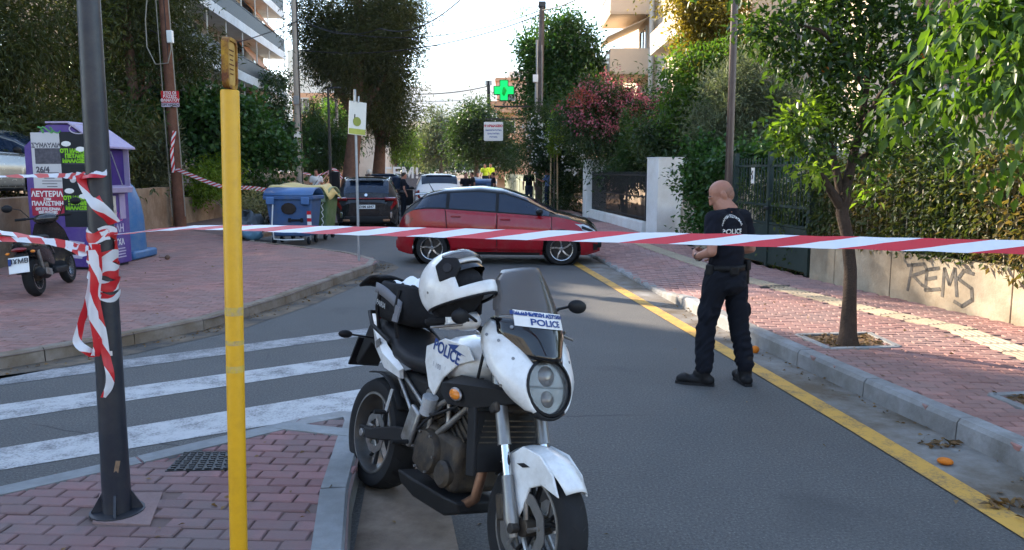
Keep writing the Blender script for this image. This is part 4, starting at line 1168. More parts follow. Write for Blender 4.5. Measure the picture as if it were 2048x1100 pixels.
# ---- foreground tree, top right
FT = thing('broadleaf_tree', 'young broad leaved tree with bright hanging leaves in the upper right corner', 'tree')
b0 = Vector((3.92, 5.5, .1))
mb = MB(); mb.tube([b0, b0 + Vector((.03, 0, 1)), b0 + Vector((-.02, -.05, 2.0)), b0 + Vector((-.05, -.1, 3.4))], [.07, .05, .045, .025], 10); mb.build('trunk', M_bark2, FT, smooth=60)
fc = [(1930, 40, 4.7, 90, 60, .3), (2030, 60, 4.6, 80, 70, .35), (1990, 150, 4.6, 90, 50, .3), (1900, 210, 4.7, 75, 32, .25), (1850, 225, 4.8, 40, 22, .2), (2040, 200, 4.5, 60, 60, .3), (2030, 130, 4.3, 50, 60, .25), (1985, 340, 4.6, 34, 22, .15), (2030, 330, 4.7, 30, 30, .2), (1900, 100, 4.8, 40, 40, .25), (2120, 60, 4.8, 140, 120, .5), (2050, -60, 4.8, 180, 70, .5)]
for f in fc:
    c = at(f[0], f[1], f[2]); s = b0 + Vector((-.03, -.07, min(3.2, max(1.6, c.z - .2))))
    mb = MB(); mb.tube([s, s.lerp(c, .5) + Vector((0, 0, .1)), c], [.02, .013, .006], 6); mb.build('branch', M_bark2, FT, smooth=60)
P, D, T = cloud([E(*f) for f in fc], 300, 8, .07, -1.3, .55, .4, .09)
link('crown', leaf_mesh('crown', P, D, .102, L_fg, .44, tint=T, curl=.1), FT)

# ---- sapling with stakes, far right pavement
sp = thing('sapling', 'young street tree with bright green leaves tied between two pale stakes', 'tree', (1.78, 34.2, .12))
mb = MB(); mb.tube([(0, 0, 0), (.02, 0, 1.4), (0, 0, 3.4)], [.035, .03, .012], 7); mb.build('trunk', M_bark2, sp)
M_stake = mat('pale_timber', (.42, .30, .17), .85, var=.25, scale=14)
for s in (-1, 1): mb = MB(); mb.tube([(s * .16, 0, 0), (s * .13, 0, 2.55)], .035, 7); mb.build('stake', M_stake, sp)
P, D, T = cloud([((0, 0, 2.7), (.3, .3, .45)), ((.05, 0, 3.3), (.32, .32, .5)), ((.1, 0, 3.9), (.2, .2, .4))], 110, 12, .1, -.3, .6, .3)
link('crown', leaf_mesh('crown', P, D, .15, L_lime, .4, tint=T), sp)
# litter in the tree pits and the right gutter
def litter(name, poly, z, n, size=.05, m=None):
    xs = [p[0] for p in poly]; ys_ = [p[1] for p in poly]; pts = []
    while len(pts) < n:
        x, y_ = random.uniform(min(xs), max(xs)), random.uniform(min(ys_), max(ys_))
        if in_poly(x, y_, poly): pts.append((x, y_, z + random.uniform(.002, .012)))
    P = np.array(pts); D = rng.normal(size=P.shape) * np.array([1, 1, .12])
    o = link(name, leaf_mesh(name, P, D, size, m or L_litter, .5, fold=.1)); o['kind'] = 'stuff'; return o
litter('leaf_litter', pit, .145, 260, .06)
litter('leaf_litter', pit2, .145, 160, .06)
litter('leaf_litter', [(xat(KR, y) - .02, y) for y in (2.5, 4, 6, 8, 10, 11)] + [(xat(KR, y) - .2, y) for y in (11, 10, 8, 6, 4, 2.5)], .006, 130, .035)
litter('leaf_litter', [tuple(p) for p in offs([Vector(p) for p in PL[1:10]], -.26)] + [tuple(p) for p in reversed(offs([Vector(p) for p in PL[1:10]], -.02))], .006, 330, .045)

litter('leaf_litter', [(-6, 6.5), (-3.4, 9.6), (-3.0, 13), (-6, 18), (-9, 14), (-8.6, 8)], ZP + .002, 70, .05)
litter('leaf_litter', [(-.4, 2.5), (2.4, 3.5), (1.6, 10), (-2, 14), (-1.5, 7)], .004, 34, .04)
litter('leaf_litter', [(2.7, 6), (5.2, 8), (4.4, 12), (2.3, 10.5)], .153, 60, .045)
litter('leaf_litter', [(-2.4, 4.3), (-1.2, 5.1), (-.95, 4.2), (-.9, 3.3), (-2, 3.3)], ZI + .002, 22, .035)
# ================================================================== street furniture
M_pole = mat('dark_blue_grey_paint', (.017, .021, .031), .4, var=.2, scale=5, bump=.05, dirt=((.10, .085, .07), .25, 4))
M_yell = mat('yellow_post_paint', (.66, .35, .010), .42, var=.06, scale=4, bump=.06, dirt=((.30, .15, .02), .16, 14))
M_rust = mat('rust', (.09, .03, .015), .85, var=.4, scale=30)
M_wood = mat('creosoted_wood', (.14, .065, .042), .9, var=.35, scale=5, bump=.6, bscale=25)
M_cpole = mat('concrete_pole', (.36, .32, .27), .9, var=.15, scale=4, bump=.2)
M_galv = mat('galvanised_steel', (.32, .33, .34), .45, metal=.6, var=.2, scale=12)
M_cable = mat('black_cable', (.02, .02, .022), .6)
M_cable2 = mat('grey_cable', (.25, .23, .19), .7)
M_white = mat('white_plastic', (.75, .75, .73), .4, var=.04)
M_black = mat('black_plastic', (.012, .012, .014), .5, var=.2)
M_redp = mat('red_print', (.50, .02, .03), .6, var=.1)
M_whitep = mat('white_print', (.72, .71, .69), .6, var=.06)
M_blackp = mat('black_print', (.02, .02, .022), .6)
M_greenp = mat('lime_print', (.22, .50, .02), .6)

# near lamp post with fins
b = g(235, 1022, ZI)
lp_ = thing('lamp_post', 'dark tapered lamp post in the near brick corner wrapped in red and white tape', 'lamp post', b, rot=(0, R(.55), 0))
mb = MB(); mb.tube([(0, 0, 0), (0, 0, .35), (0, 0, 2.7), (0, 0, 5.2)], [.066, .063, .047, .036], 24); mb.build('shaft', M_pole, lp_, smooth=60)
for k in range(4):
    a = R(20 + 90 * k); mb = MB()
    mb.prism_y([(.055, .0), (.115, .0), (.115, .012), (.06, .11), (.055, .11)], -.006, .006)
    o = mb.build('base_fin', M_pole, lp_); o.rotation_euler = (0, 0, a)
mb = MB(); mb.cyl((0, 0, -.004), (0, 0, .008), .125, n=20); mb.build('base_plate', M_pole, lp_)
mb = MB(); mb.box((.035, -.053, .80), (.018, .003, .022), (0, 0, .4)); mb.build('sticker', M_whitep, lp_)
mb = MB(); mb.box((.036, -.052, .245), (.02, .006, .06), (.1, .2, .5)); mb.build('paint_scar', mat('bare_primer', (.25, .17, .11), .8, var=.3, scale=40), lp_)

# yellow post with the small frame on top
y0 = Vector((at(478, 1120, 3.22).x, 3.22, ZI))
yp = thing('yellow_post', 'yellow painted steel post with a rusty rounded frame on top', 'post', y0, rot=(0, R(1.45), 0))
topz = at(467, 180, 3.22).z - ZI
mb = MB(); mb.tube([(0, 0, 0), (0, 0, topz - .006), (0, 0, topz)], [.0362, .0362, .034], 28); mb.build('shaft', M_yell, yp, smooth=50)
fr = thing('sign_frame', None, None); fr.parent = yp; fr.location = (.002, 0, topz + .102); fr.rotation_euler = (0, 0, R(92))
def rrect(w, h, r, n=5):
    pts = []
    for cx_, cy_, a0 in ((w / 2 - r, h / 2 - r, 0), (-w / 2 + r, h / 2 - r, 90), (-w / 2 + r, -h / 2 + r, 180), (w / 2 - r, -h / 2 + r, 270)):
        for i in range(n + 1): a = R(a0 + 90 * i / n); pts.append((cx_ + r * math.cos(a), cy_ + r * math.sin(a)))
    return pts
o_ = rrect(.125, .195, .03); i_ = rrect(.098, .168, .02)
mb = MB(); n_ = len(o_)
for yy in (-.013, .013): mb.add([(x, yy, z) for x, z in o_], []); mb.add([(x, yy, z) for x, z in i_], [])
mb.f = []
for i in range(n_):
    j = (i + 1) % n_
    A, Bb, C_, D_ = 0, n_, 2 * n_, 3 * n_
    mb.f += [(A + i, A + j, Bb + j, Bb + i), (C_ + i, D_ + i, D_ + j, C_ + j), (A + i, C_ + i, C_ + j, A + j), (Bb + i, Bb + j, D_ + j, D_ + i)]
mb.m = [0] * len(mb.f)
mb.build('rim', mat('rusty_yellow', (.55, .31, .03), .55, var=.15, scale=12, dirt=((.12, .04, .02), .75, 14)), fr, fixn=True)
mb = MB(); mb.prism_y(rrect(.097, .167, .02), -.006, .006); mb.build('plate', mat('faded_plate', (.56, .36, .10), .6, var=.15, scale=20, dirt=((.30, .16, .05), .5, 22)), fr)
mb = MB(); mb.prism_y(rrect(.099, .169, .02), -.003, .003); mb.build('gasket', M_rust, fr)
for k in range(6):
    mb = MB(); mb.box((0, -.0075, .05 - k * .018), (.055 - (k % 3) * .01, .001, .004)); mb.build('print_line', M_rust, fr)
for z_, h_ in ((1.085, .035), (.955, .02), (.845, .028)):
    mb = MB(); mb.lathe([(.0364, z_ - h_ / 2), (.0368, z_ - h_ / 2), (.0368, z_ + h_ / 2), (.0364, z_ + h_ / 2)], 28, cap=False); mb.build('tape_residue', mat('tape_residue', (.36, .27, .2), .7, var=.5, scale=30, dirt=((.6, .4, .05), .8, 25)), yp, smooth=60)

# wooden pole with red notice, meter box and cable loops
b = g(362, 462, .0); b = at(362, 460, 24.4); b.z = ZP
wpz = thing('utility_pole', 'brown wooden utility pole with a red notice and hanging cable loops', 'utility pole', b, rot=(0, R(-1.3), 0))
mb = MB(); mb.tube([(0, 0, -.1), (0, 0, 3), (0, 0, 9.2)], [.175, .16, .12], 14); mb.build('shaft', M_wood, wpz, smooth=60)
def lz(py): return at(350, py, 24.4).z - ZP
mb = MB(); mb.box((.16, -.12, lz(75)), (.17, .14, .36)); mb.build('meter_box', M_white, wpz, bevel=.02)
lo1 = [(-.05, -.16, 9), (-.52, -.14, lz(40)), (-.53, -.16, lz(95)), (-.30, -.2, lz(130)), (.08, -.22, lz(128)), (.2, -.2, lz(100)), (.18, -.16, lz(85))]
mb = MB(); mb.tube(lo1, .018, 6); mb.build('cable_loop', M_cable2, wpz, smooth=60)
for x_, m_ in ((-.17, M_cable2), (.18, M_cable2), (.05, M_cable)):
    mb = MB(); mb.tube([(x_ * 1.0, -.12, 9), (x_ * 1.08, -.12, 5), (x_ * 1.15, -.10, .3)], .016, 6); mb.build('cable', m_, wpz, smooth=60)
nb = thing('red_notice', 'red notice with white capitals tied round the wooden pole', 'notice', (b.x - .03, b.y - .20, at(350, 198, 24.2).z))
mb = MB(); mb.box((0, 0, .06), (.52, .02, .34)); mb.build('board', M_redp, nb)
mb = MB(); mb.box((0, -.002, -.17), (.52, .02, .12)); mb.build('lower_strip', mat('lilac_print', (.5, .42, .5), .6), nb)
for k, tx in enumerate(('ΕΞΩ ΟΙ', 'ΒΑΣΕΙΣ', 'ΘΑΝΑΤΟΥ')): text_mb(tx, .115, M_whitep, 'lettering', nb, (0, -.0115, .17 - .105 * k), (PI / 2, 0, 0), bold=.004)
text_mb('ΟΡΓΑΝΩΣΗ', .09, M_blackp, 'lettering', nb, (0, -.0135, -.17), (PI / 2, 0, 0), bold=.003)

# concrete pole far left, thin concrete pole, lamp and sign post
b = at(600, 360, 40); b.z = .1
cp_ = thing('utility_pole', 'grey concrete utility pole in front of the long white balconies', 'utility pole', b)
mb = MB(); mb.tube([(0, 0, 0), (0, 0, 5), (0, 0, 11.5)], [.19, .165, .13], 12); mb.build('shaft', M_cpole, cp_, smooth=60)
zz = at(600, 270, 40).z - .1
mb = MB(); mb.box((0, -.2, zz), (.34, .06, .3)); mb.build('plate', M_white, cp_, bevel=.02)
mb = MB(); mb.box((0, -.19, at(600, 205, 40).z), (.3, .05, .42)); mb.build('box', M_galv, cp_, bevel=.02)
mb = MB(); mb.tube([(.16, -.1, .2), (.15, -.1, 11)], .025, 6); mb.build('cable', M_cable, cp_)
b = at(676, 330, 52); b.z = .1
cp2 = thing('utility_pole', 'thin pale pole half hidden beside the large pine', 'utility pole', b)
mb = MB(); mb.tube([(0, 0, 0), (0, 0, 8.6)], [.12, .09], 10); mb.build('shaft', M_cpole, cp2, smooth=60)
mb = MB(); mb.box((-.05, -.12, at(676, 246, 52).z), (.22, .12, .3)); mb.build('box', M_white, cp2)
b = g(663, 416, .1)
sl = thing('street_lamp', 'slim black street lamp with a short arm on the left pavement', 'street lamp', b)
hh = at(663, 176, b.y).z - b.z
mb = MB(); mb.tube([(0, 0, 0), (0, 0, .9), (0, 0, hh)], [.09, .075, .055], 10); mb.build('shaft', M_iron, sl, smooth=50)
mb = MB(); mb.bar((0, 0, hh), (.35, 0, hh + .02), .06, .06); mb.build('arm', M_iron, sl)
mb = MB(); mb.box((.42, 0, hh + .01), (.34, .16, .07)); mb.build('lamp_head', M_iron, sl, bevel=.02)
mb = MB(); mb.box((.25, -.05, 1.25), (.36, .25, .85)); mb.build('litter_basket', M_black, sl, bevel=.03)
b = g(718, 521, ZP)
st = thing('sign_post', 'thin grey post with a tilted white and yellow sign on the left corner kerb', 'sign', b)
mb = MB(); mb.tube([(0, 0, 0), (0, 0, 3.15)], .026, 10); mb.build('post', M_galv, st, smooth=50)
sg = thing('sign_panel', None, None); sg.parent = st; sg.location = (.04, -.03, at(722, 237, b.y).z - ZP); sg.rotation_euler = (R(0), R(4), R(42))
mb = MB(); mb.box((0, 0, 0), (.36, .012, .60)); mb.build('board', mat('cream_board', (.66, .62, .55), .5, var=.05), sg)
mb = MB(); mb.box((0, -.008, -.24), (.35, .004, .10)); mb.build('yellow_strip', mat('strip_yellow', (.40, .40, .08), .5), sg)
mb = MB(); mb.lathe([(.055, 0), (.085, 0), (.085, .004), (.055, .004)], 16, (-.01, -.008, -.06), (0, -1, 0)); mb.build('symbol', mat('olive_print', (.24, .26, .05), .5), sg)
mb = MB(); mb.box((-.06, -.009, .0), (.02, .004, .14)); mb.build('symbol', M_blackp, sg)
mb = MB(); mb.box((-.09, -.02, .34), (.03, .01, .12)); mb.box((.0, -.02, .34), (.03, .01, .12)); mb.build('bracket', M_galv, sg)

# right lamp post
b = at(1451, 542, 13.0); b.z = .15
rp_ = thing('lamp_post', 'slim brown steel lamp post on the right pavement behind the policeman', 'lamp post', b)
mb = MB(); mb.tube([(0, 0, 0), (0, 0, .5), (0, 0, 6.4)], [.075, .066, .05], 16); mb.build('shaft', mat('brown_steel', (.07, .05, .045), .35, metal=.4, var=.15), rp_, smooth=60)
mb = MB(); mb.cyl((0, 0, -.01), (0, 0, .02), .14, n=16); mb.build('base_plate', M_iron, rp_)

# right utility pole, pharmacy cross and board hung from it
b = at(1077, 415, 37.3); b.z = .14
up = thing('utility_pole', 'tall dark utility pole on the right with boxes and cables', 'utility pole', b)
hz_ = at(1083, 12, 37.3).z - b.z
mb = MB(); mb.tube([(0, 0, 0), (.03, 0, 4), (.12, 0, hz_)], [.165, .15, .12], 12); mb.build('shaft', mat('grey_wood', (.11, .095, .09), .9, var=.3, scale=5, bump=.5), up, smooth=60)
for px_, py0_, py1_, r_ in ((1074, 80, 215, .05), (1072, 160, 230, .06), (1084, 90, 210, .02)):
    p0_, p1_ = at(px_, py0_, 37.1) - b, at(px_, py1_, 37.1) - b
    mb = MB(); mb.tube([p0_, p1_], r_, 8); mb.build('conduit', M_galv, up)
p0_ = at(1071, 157, 37.05) - b; mb = MB(); mb.box(p0_, (.24, .16, .34)); mb.build('box', M_white, up, bevel=.02)
mb = MB(); mb.box(Vector((.12, 0, hz_ + .05)), (.34, .3, .28)); mb.build('cap', M_iron, up, bevel=.05)
mb = MB(); mb.tube([(.12, -.1, hz_ - .1), (.4, -.1, hz_ - .35), (.3, -.1, hz_ - .6)], .02, 6); mb.build('cable', M_cable, up)
c_ = at(1008, 181, 36.6)
cr_ = thing('pharmacy_cross', 'lit green pharmacy cross on a bracket above the right pavement', 'pharmacy cross', c_)
def cross_pts(a, w): return [(-w, -a), (w, -a), (w, -w), (a, -w), (a, w), (w, w), (w, a), (-w, a), (-w, w), (-a, w), (-a, -w), (-w, -w)]
mb = MB(); mb.prism_y(cross_pts(.47, .20), -.08, .08); mb.build('case', mat('dark_green_case', (.01, .09, .03), .4), cr_, bevel=.02)
M_led = mat('green_led', (.01, .22, .05), .5, var=.1, emit=((.0, .85, .16), .30))
M_led2 = mat('green_led_dim', (.02, .3, .06), .5, var=.1, emit=((.0, .42, .05), .12))
mb = MB(); mb.prism_y(cross_pts(.425, .16), -.09, -.081); mb.build('led_panel', M_led, cr_)
mb = MB(); mb.tube([(0, -.095, .14), (.03, -.095, 0), (-.02, -.095, -.14), (0, -.095, -.24)], [.05, .1, .09, .03], 8); mb.build('symbol', M_led2, cr_)
a_ = at(988, 213, 36.7) - c_; e_ = at(1071, 213, 37.2) - c_
mb = MB(); mb.bar(a_, e_, .06, .07); mb.build('bracket', M_iron, cr_)
mb = MB(); mb.bar(Vector((0, 0, a_.z)), Vector((0, 0, -.4)), .05, .05); mb.build('hanger', M_iron, cr_)
c_ = at(987, 263, 36.6)
pb_ = thing('pharmacy_board', 'square white hanging board with red and blue lettering below the green cross', 'sign', c_)
mb = MB(); mb.prism_y(rrect(.86, .84, .05), -.06, .06); mb.build('case', M_whitep, pb_, bevel=.01)
M_bluep = mat('blue_print', (.05, .10, .30), .6)
text_mb('ΦΑΡΜΑΚΕΙΟ', .135, M_redp, 'lettering', pb_, (0, -.062, .24), (PI / 2, 0, 0), bold=.008)
for k, (tx, s_) in enumerate((('ΟΜΟΙΟΠΑΘΗΤΙΚΑ', .085), ('ΚΑΛΛΥΝΤΙΚΑ', .085), ('ΒΟΤΑΝΑ', .085))): text_mb(tx, s_, M_bluep, 'lettering', pb_, (0, -.062, .05 - .15 * k), (PI / 2, 0, 0), bold=.004)
a_ = at(970, 238, 36.6) - c_; e_ = at(1073, 238, 37.2) - c_
mb = MB(); mb.bar(a_, e_, .05, .06); mb.build('bracket', M_iron, pb_)
for s in (-.3, .3): mb = MB(); mb.bar((s, 0, a_.z), (s, 0, .4), .03, .03); mb.build('hanger', M_iron, pb_)
b = at(980, 330, 62); b.z = .1
fp = thing('utility_pole', 'far dark utility pole in front of the peach block', 'utility pole', b)
mb = MB(); mb.tube([(0, 0, 0), (-.1, 0, at(980, 165, 62).z)], [.17, .13], 10); mb.build('shaft', M_cable, fp, smooth=60)
mb = MB(); mb.box((-.1, 0, at(980, 168, 62).z), (.5, .2, .35)); mb.build('cap', M_galv, fp)

# overhead wires
def wire(label, pts, sag, r=.022, m=M_cable):
    P_ = [Vector(p) for p in pts]; out = []
    for a, b in zip(P_, P_[1:]):
        for i in range(17 if b is P_[-1] else 16):
            u = i / 16; q = a.lerp(b, u); q.z -= sag * 4 * u * (1 - u); out.append(q)
    mb = MB(); mb.tube(out, r, 5); o = mb.build('overhead_wire', m, smooth=60)
    return tag(o, label, 'overhead wire', 'overhead wires')
CPT = at(598, 32, 40); UPT = at(1082, 20, 37.3)
wire('overhead wire rising from the concrete pole over the street to the top edge', [CPT, at(760, 57, 34), at(935, -14, 26)], .5)
wire('upper wire from the concrete pole to the top of the right utility pole', [at(598, 45, 40), UPT], .95)
wire('lower wire from the concrete pole to the top of the right utility pole', [at(598, 100, 40), at(1079, 30, 37.3)], .7, .026)
wire('thin pale wire crossing the sky below the two thicker ones', [at(640, 85, 55), at(1064, 66, 41)], .5, .02, M_galv)
wire('wire running from the right utility pole up towards the cream block', [UPT, at(1162, -6, 34)], .1, .03)
wire('far wire with small spacers reaching the far utility pole', [at(690, 165, 66), at(978, 172, 62)], .75, .035)
wire('lowest far wire in front of the hills', [at(690, 195, 66), at(978, 196, 62)], .3, .022, M_galv)
wire('wire hanging from the concrete pole towards the yellow post', [at(595, 42, 40), at(420, 98, 30), at(300, 60, 26)], .1, .022)
wire('loose wire bundle under the cream awnings', [at(1293, 30, 37.8), at(1345, 8, 30)], .35, .025)

# ------------------------------------------------------------------ containers
M_purple = mat('purple_container_paint', (.085, .045, .22), .5, var=.12, scale=2, bump=.05, dirt=((.20, .15, .28), .35, 2.5))
M_purple2 = mat('faded_purple_lid', (.33, .27, .42), .6, var=.1, scale=3, dirt=((.42, .36, .4), .4, 3))
b0 = g(205, 540, ZP); b1 = g(62, 528, ZP); b2 = g(258, 524, ZP)
dx = (b0 - b1); w_ = 1.22; fdir = Vector((dx.x, dx.y, 0)).normalized()
ang_ = R(-3)
pc = thing('clothes_container', 'big purple clothes bank plastered with posters beside the lamp post', 'clothes bank', (b0.x, b0.y, ZP), ang_)
H1, H2, DP = 2.08, 2.44, .98     # local x from -w to 0 along the poster face, y back
mb = MB(); mb.prism_y([(-w_, .04), (0, .04), (0, H1), (-.42, H2), (-w_ + .42, H2), (-w_, H1)], 0, DP); mb.build('body', M_purple, pc, bevel=.02)
mb = MB()
for (xa, za, xb, zb) in ((.16, H1 - .03, -.42, H2 + .02), (-.42, H2 + .02, -w_ + .42, H2 + .02)):
    mb = MB(); mb.T = Matrix.Translation((0, 0, 0)); mb.prism_y([(xa, za), (xb, zb), (xb, zb + .03), (xa, za + .03)], -.03, DP + .03); mb.build('lid', M_purple2, pc)
# chute side (local +x face)
mb = MB(); mb.box((.012, DP / 2, 1.72), (.02, .70, .62)); mb.build('chute_recess', mat('deep_purple', (.05, .025, .15), .6), pc)
mb = MB(); mb.box((.08, DP / 2, 1.36), (.16, .74, .10), (0, R(14), 0)); mb.build('chute_tray', M_purple2, pc, bevel=.01)
for y_ in (.12, DP - .12): mb = MB(); mb.box((.055, y_, 1.72), (.11, .02, .78)); mb.build('chute_cheek', M_purple2, pc)
mb = MB(); mb.tube([(.08, DP * .35, 2.0), (.11, DP * .62, 1.42)], .01, 6); mb.build('stay', M_galv, pc)
mb = MB(); mb.box((.012, DP * .38, 1.02), (.012, .30, .44)); mb.build('notice', mat('cream_paper', (.55, .50, .42), .7), pc)
text_mb('ΜΗΝ', .07, M_blackp, 'lettering', pc, (.0195, DP * .38, 1.06), face_rot((1, 0, 0)))
text_mb('ΑΦΗΝΕΤΕ', .055, M_blackp, 'lettering', pc, (.0195, DP * .38, .96), face_rot((1, 0, 0)))
mb = MB(); mb.box((.012, DP * .75, 1.05), (.012, .18, .44)); mb.build('notice', M_purple2, pc)
M_scrawl = mat('scrawl_paint', (.5, .45, .55), .6, var=.2)
M_scrawl2 = mat('pink_scrawl', (.5, .12, .3), .6)
text_mb('ΤΟΛΗ', .19, M_scrawl, 'lettering', pc, (.004, DP * .5, .66), face_rot((1, 0, 0)), bold=.006)
text_mb('ΚΟ', .22, M_scrawl2, 'lettering', pc, (.004, DP * .62, .86), face_rot((1, 0, 0)))
text_mb('ΡΟΥΧΑ', .15, M_whitep, 'lettering', pc, (.004, DP * .5, .42), face_rot((1, 0, 0)), bold=.004)
for k in range(4): mb = MB(); mb.box((.006, DP * .62, .16 + k * .05), (.004, .34 - .05 * (k % 2), .018)); mb.build('print_line', M_scrawl, pc)
# posters on the wide face
def poster(name, x, z, w, h, m, lift=.004):
    mb = MB(); mb.box((x, -lift, z), (w, .004, h)); return mb.build(name, m, pc)
M_paper = mat('poster_paper', (.52, .50, .50), .75, var=.05, scale=5)
M_ink = mat('poster_ink', (.09, .085, .10), .75, var=.5, scale=18)
def fx(px):
    lo, hi = -3.0, 2.0
    for _ in range(40):
        m_ = (lo + hi) / 2
        q = to_px((b0.x + m_ * math.cos(ang_), b0.y + m_ * math.sin(ang_), 1.6))[0]
        lo, hi = (m_, hi) if q < px else (lo, m_)
    return lo
zz_ = lambda py: at(130, py, 15.0).z - ZP
poster('poster', fx(97), zz_(327), .50, 1.0, M_paper)
mb = MB(); mb.box((fx(100), -.007, zz_(315)), (.44, .003, .26)); mb.build('poster_print', M_ink, pc)
text_mb('ΣΥΝΑΥΛΙΑ', .10, M_ink, 'lettering', pc, (fx(98), -.0075, zz_(296)), (PI / 2, 0, 0), bold=.005)
text_mb('26/4', .13, M_ink, 'lettering', pc, (fx(88), -.0075, zz_(340)), (PI / 2, 0, 0), bold=.006)
for k in range(6): mb = MB(); mb.box((fx(100) + .04 * (k % 2), -.0065, zz_(345 + k * 5)), (.34 - .08 * (k % 3), .003, .012)); mb.build('print_line', M_ink, pc)
poster('poster', fx(93), zz_(398), .56, .46, mat('red_poster', (.36, .03, .055), .7, var=.12, scale=6), .006)
for tx, py, s_ in (('ΛΕΥΤΕΡΙΑ', 384, .125), ('ΣΤΗΝ', 393, .05), ('ΠΑΛΑΙΣΤΙΝΗ', 401, .098), ('ΟΧΙ ΣΤΟ ΙΣΡΑΗΛ', 411, .058), ('ΕΞΩ ΟΙ ΒΑΣΕΙΣ', 417, .05)):
    text_mb(tx, s_, M_whitep, 'lettering', pc, (fx(93), -.0105, zz_(py)), (PI / 2, 0, 0), bold=.004, sx=.92)
M_bpost = mat('black_poster', (.02, .022, .026), .6, var=.2, scale=4)
for k, py in enumerate((315, 400)):
    poster('poster', fx(152), zz_(py - 0), .46, .80, M_bpost, .005 + .001 * k)
    for tx, dy, dxp in (('ΟΤΙ ΝΑΝΑΙ', 9, -2), ('ΠΕΤΑΝΕ', 0, 2), ('ΜΑΛΑΚΙΕΣ', -9, 2)):
        text_mb(tx, .085, M_greenp, 'lettering', pc, (fx(152 + dxp), -.0095, zz_(py - dy)), (PI / 2, 0, 0), bold=.006)
    for dx_, dy_ in ((-14, -22), (14, -12)):
        mb = MB(); mb.sphere((fx(152 + dx_), -.008, zz_(py + dy_)), (.085, .003, .045), 12, 6); mb.build('speech_bubble', M_whitep, pc)
    mb = MB(); mb.box((fx(155), -.0085, zz_(py + 14)), (.40, .003, .012)); mb.build('print_line', M_ink, pc)
for dx_ in (-8, 8): mb = MB(); mb.sphere((fx(155 + dx_), -.01, zz_(358)), (.055, .003, .05), 10, 6); mb.build('emblem', M_paper, pc)
mb = MB(); pts = [(fx(84) + .34 * u + .05 * math.sin(u * 14), -.004, zz_(268) + .05 * math.cos(u * 17)) for u in [i / 24 for i in range(25)]]; mb.tube(pts, .014, 5); mb.build('scrawl', mat('green_spray', (.10, .28, .10), .6, var=.3), pc)
mb = MB(); pts = [(fx(165) + .16 * math.cos(u * 7), -.004, zz_(266) + .08 * math.sin(u * 7)) for u in [i / 24 for i in range(22)]]; mb.tube(pts, .01, 5); mb.build('scrawl', M_scrawl, pc)
for z_, x_ in ((.35, -.5), (.28, -.95)): mb = MB(); mb.prism_y([(x_ - .2, z_ - .13), (x_ + .16, z_ - .16), (x_ + .22, z_ + .12), (x_ - .08, z_ + .16)], -.006, -.002); mb.build('torn_paper', M_scrawl, pc)
mb = MB(); mb.box((-w_ / 2, DP / 2, .02), (w_ - .1, DP - .1, .05)); mb.build('skid', M_iron, pc)

# blue bell shaped glass bank
M_bluec = mat('blue_bell_plastic', (.035, .13, .30), .45, var=.1, scale=3, dirt=((.16, .22, .28), .35, 4))
gbp = g(258, 522, ZP) + Vector((-.38, .5, 0))
gb_ = thing('glass_bank', 'blue bell shaped glass bank with a white notice behind the purple clothes bank', 'bottle bank', gbp, R(0))
mb = MB(); mb.lathe([(.46, .14), (.455, .3), (.435, .8), (.39, 1.1), (.30, 1.36), (.16, 1.52), (.04, 1.57)], 28); mb.build('bell', M_bluec, gb_, smooth=50)
mb = MB(); mb.box((0, 0, .09), (.98, .98, .16)); mb.build('base', M_bluec, gb_, bevel=.04)
mb = MB(); mb.lathe([(.05, 1.55), (.07, 1.61), (.0, 1.65)], 12); mb.build('lifting_eye', M_iron, gb_)
mb = MB(); mb.grid(lambda u, v: ((.463 - .022 * v) * math.sin(R(-6 + 52 * u)), -(.463 - .022 * v) * math.cos(R(-6 + 52 * u)), .22 + .62 * v), 8, 2); mb.build('notice', mat('cream_notice', (.6, .58, .48), .6, var=.06), gb_)
text_mb('ΓΥΑΛΙΑ', .11, M_blackp, 'lettering', gb_, (.17, -.442, .72), (PI / 2, 0, R(20)), bold=.004)
for k in range(3): mb = MB(); mb.box((.185, -.436, .58 - .06 * k), (.2 - .04 * k, .004, .015), (0, 0, R(21))); mb.build('print_line', M_ink, gb_)
mb = MB(); pts = [(.13 + .12 * math.cos(t_ * 3.1) * (1 - t_ * .3), -.415 + .04 * t_, 1.1 + .1 * math.sin(t_ * 4.4)) for t_ in [i * .1 for i in range(22)]]; mb.tube(pts, .014, 5); mb.build('scrawl', M_scrawl, gb_)

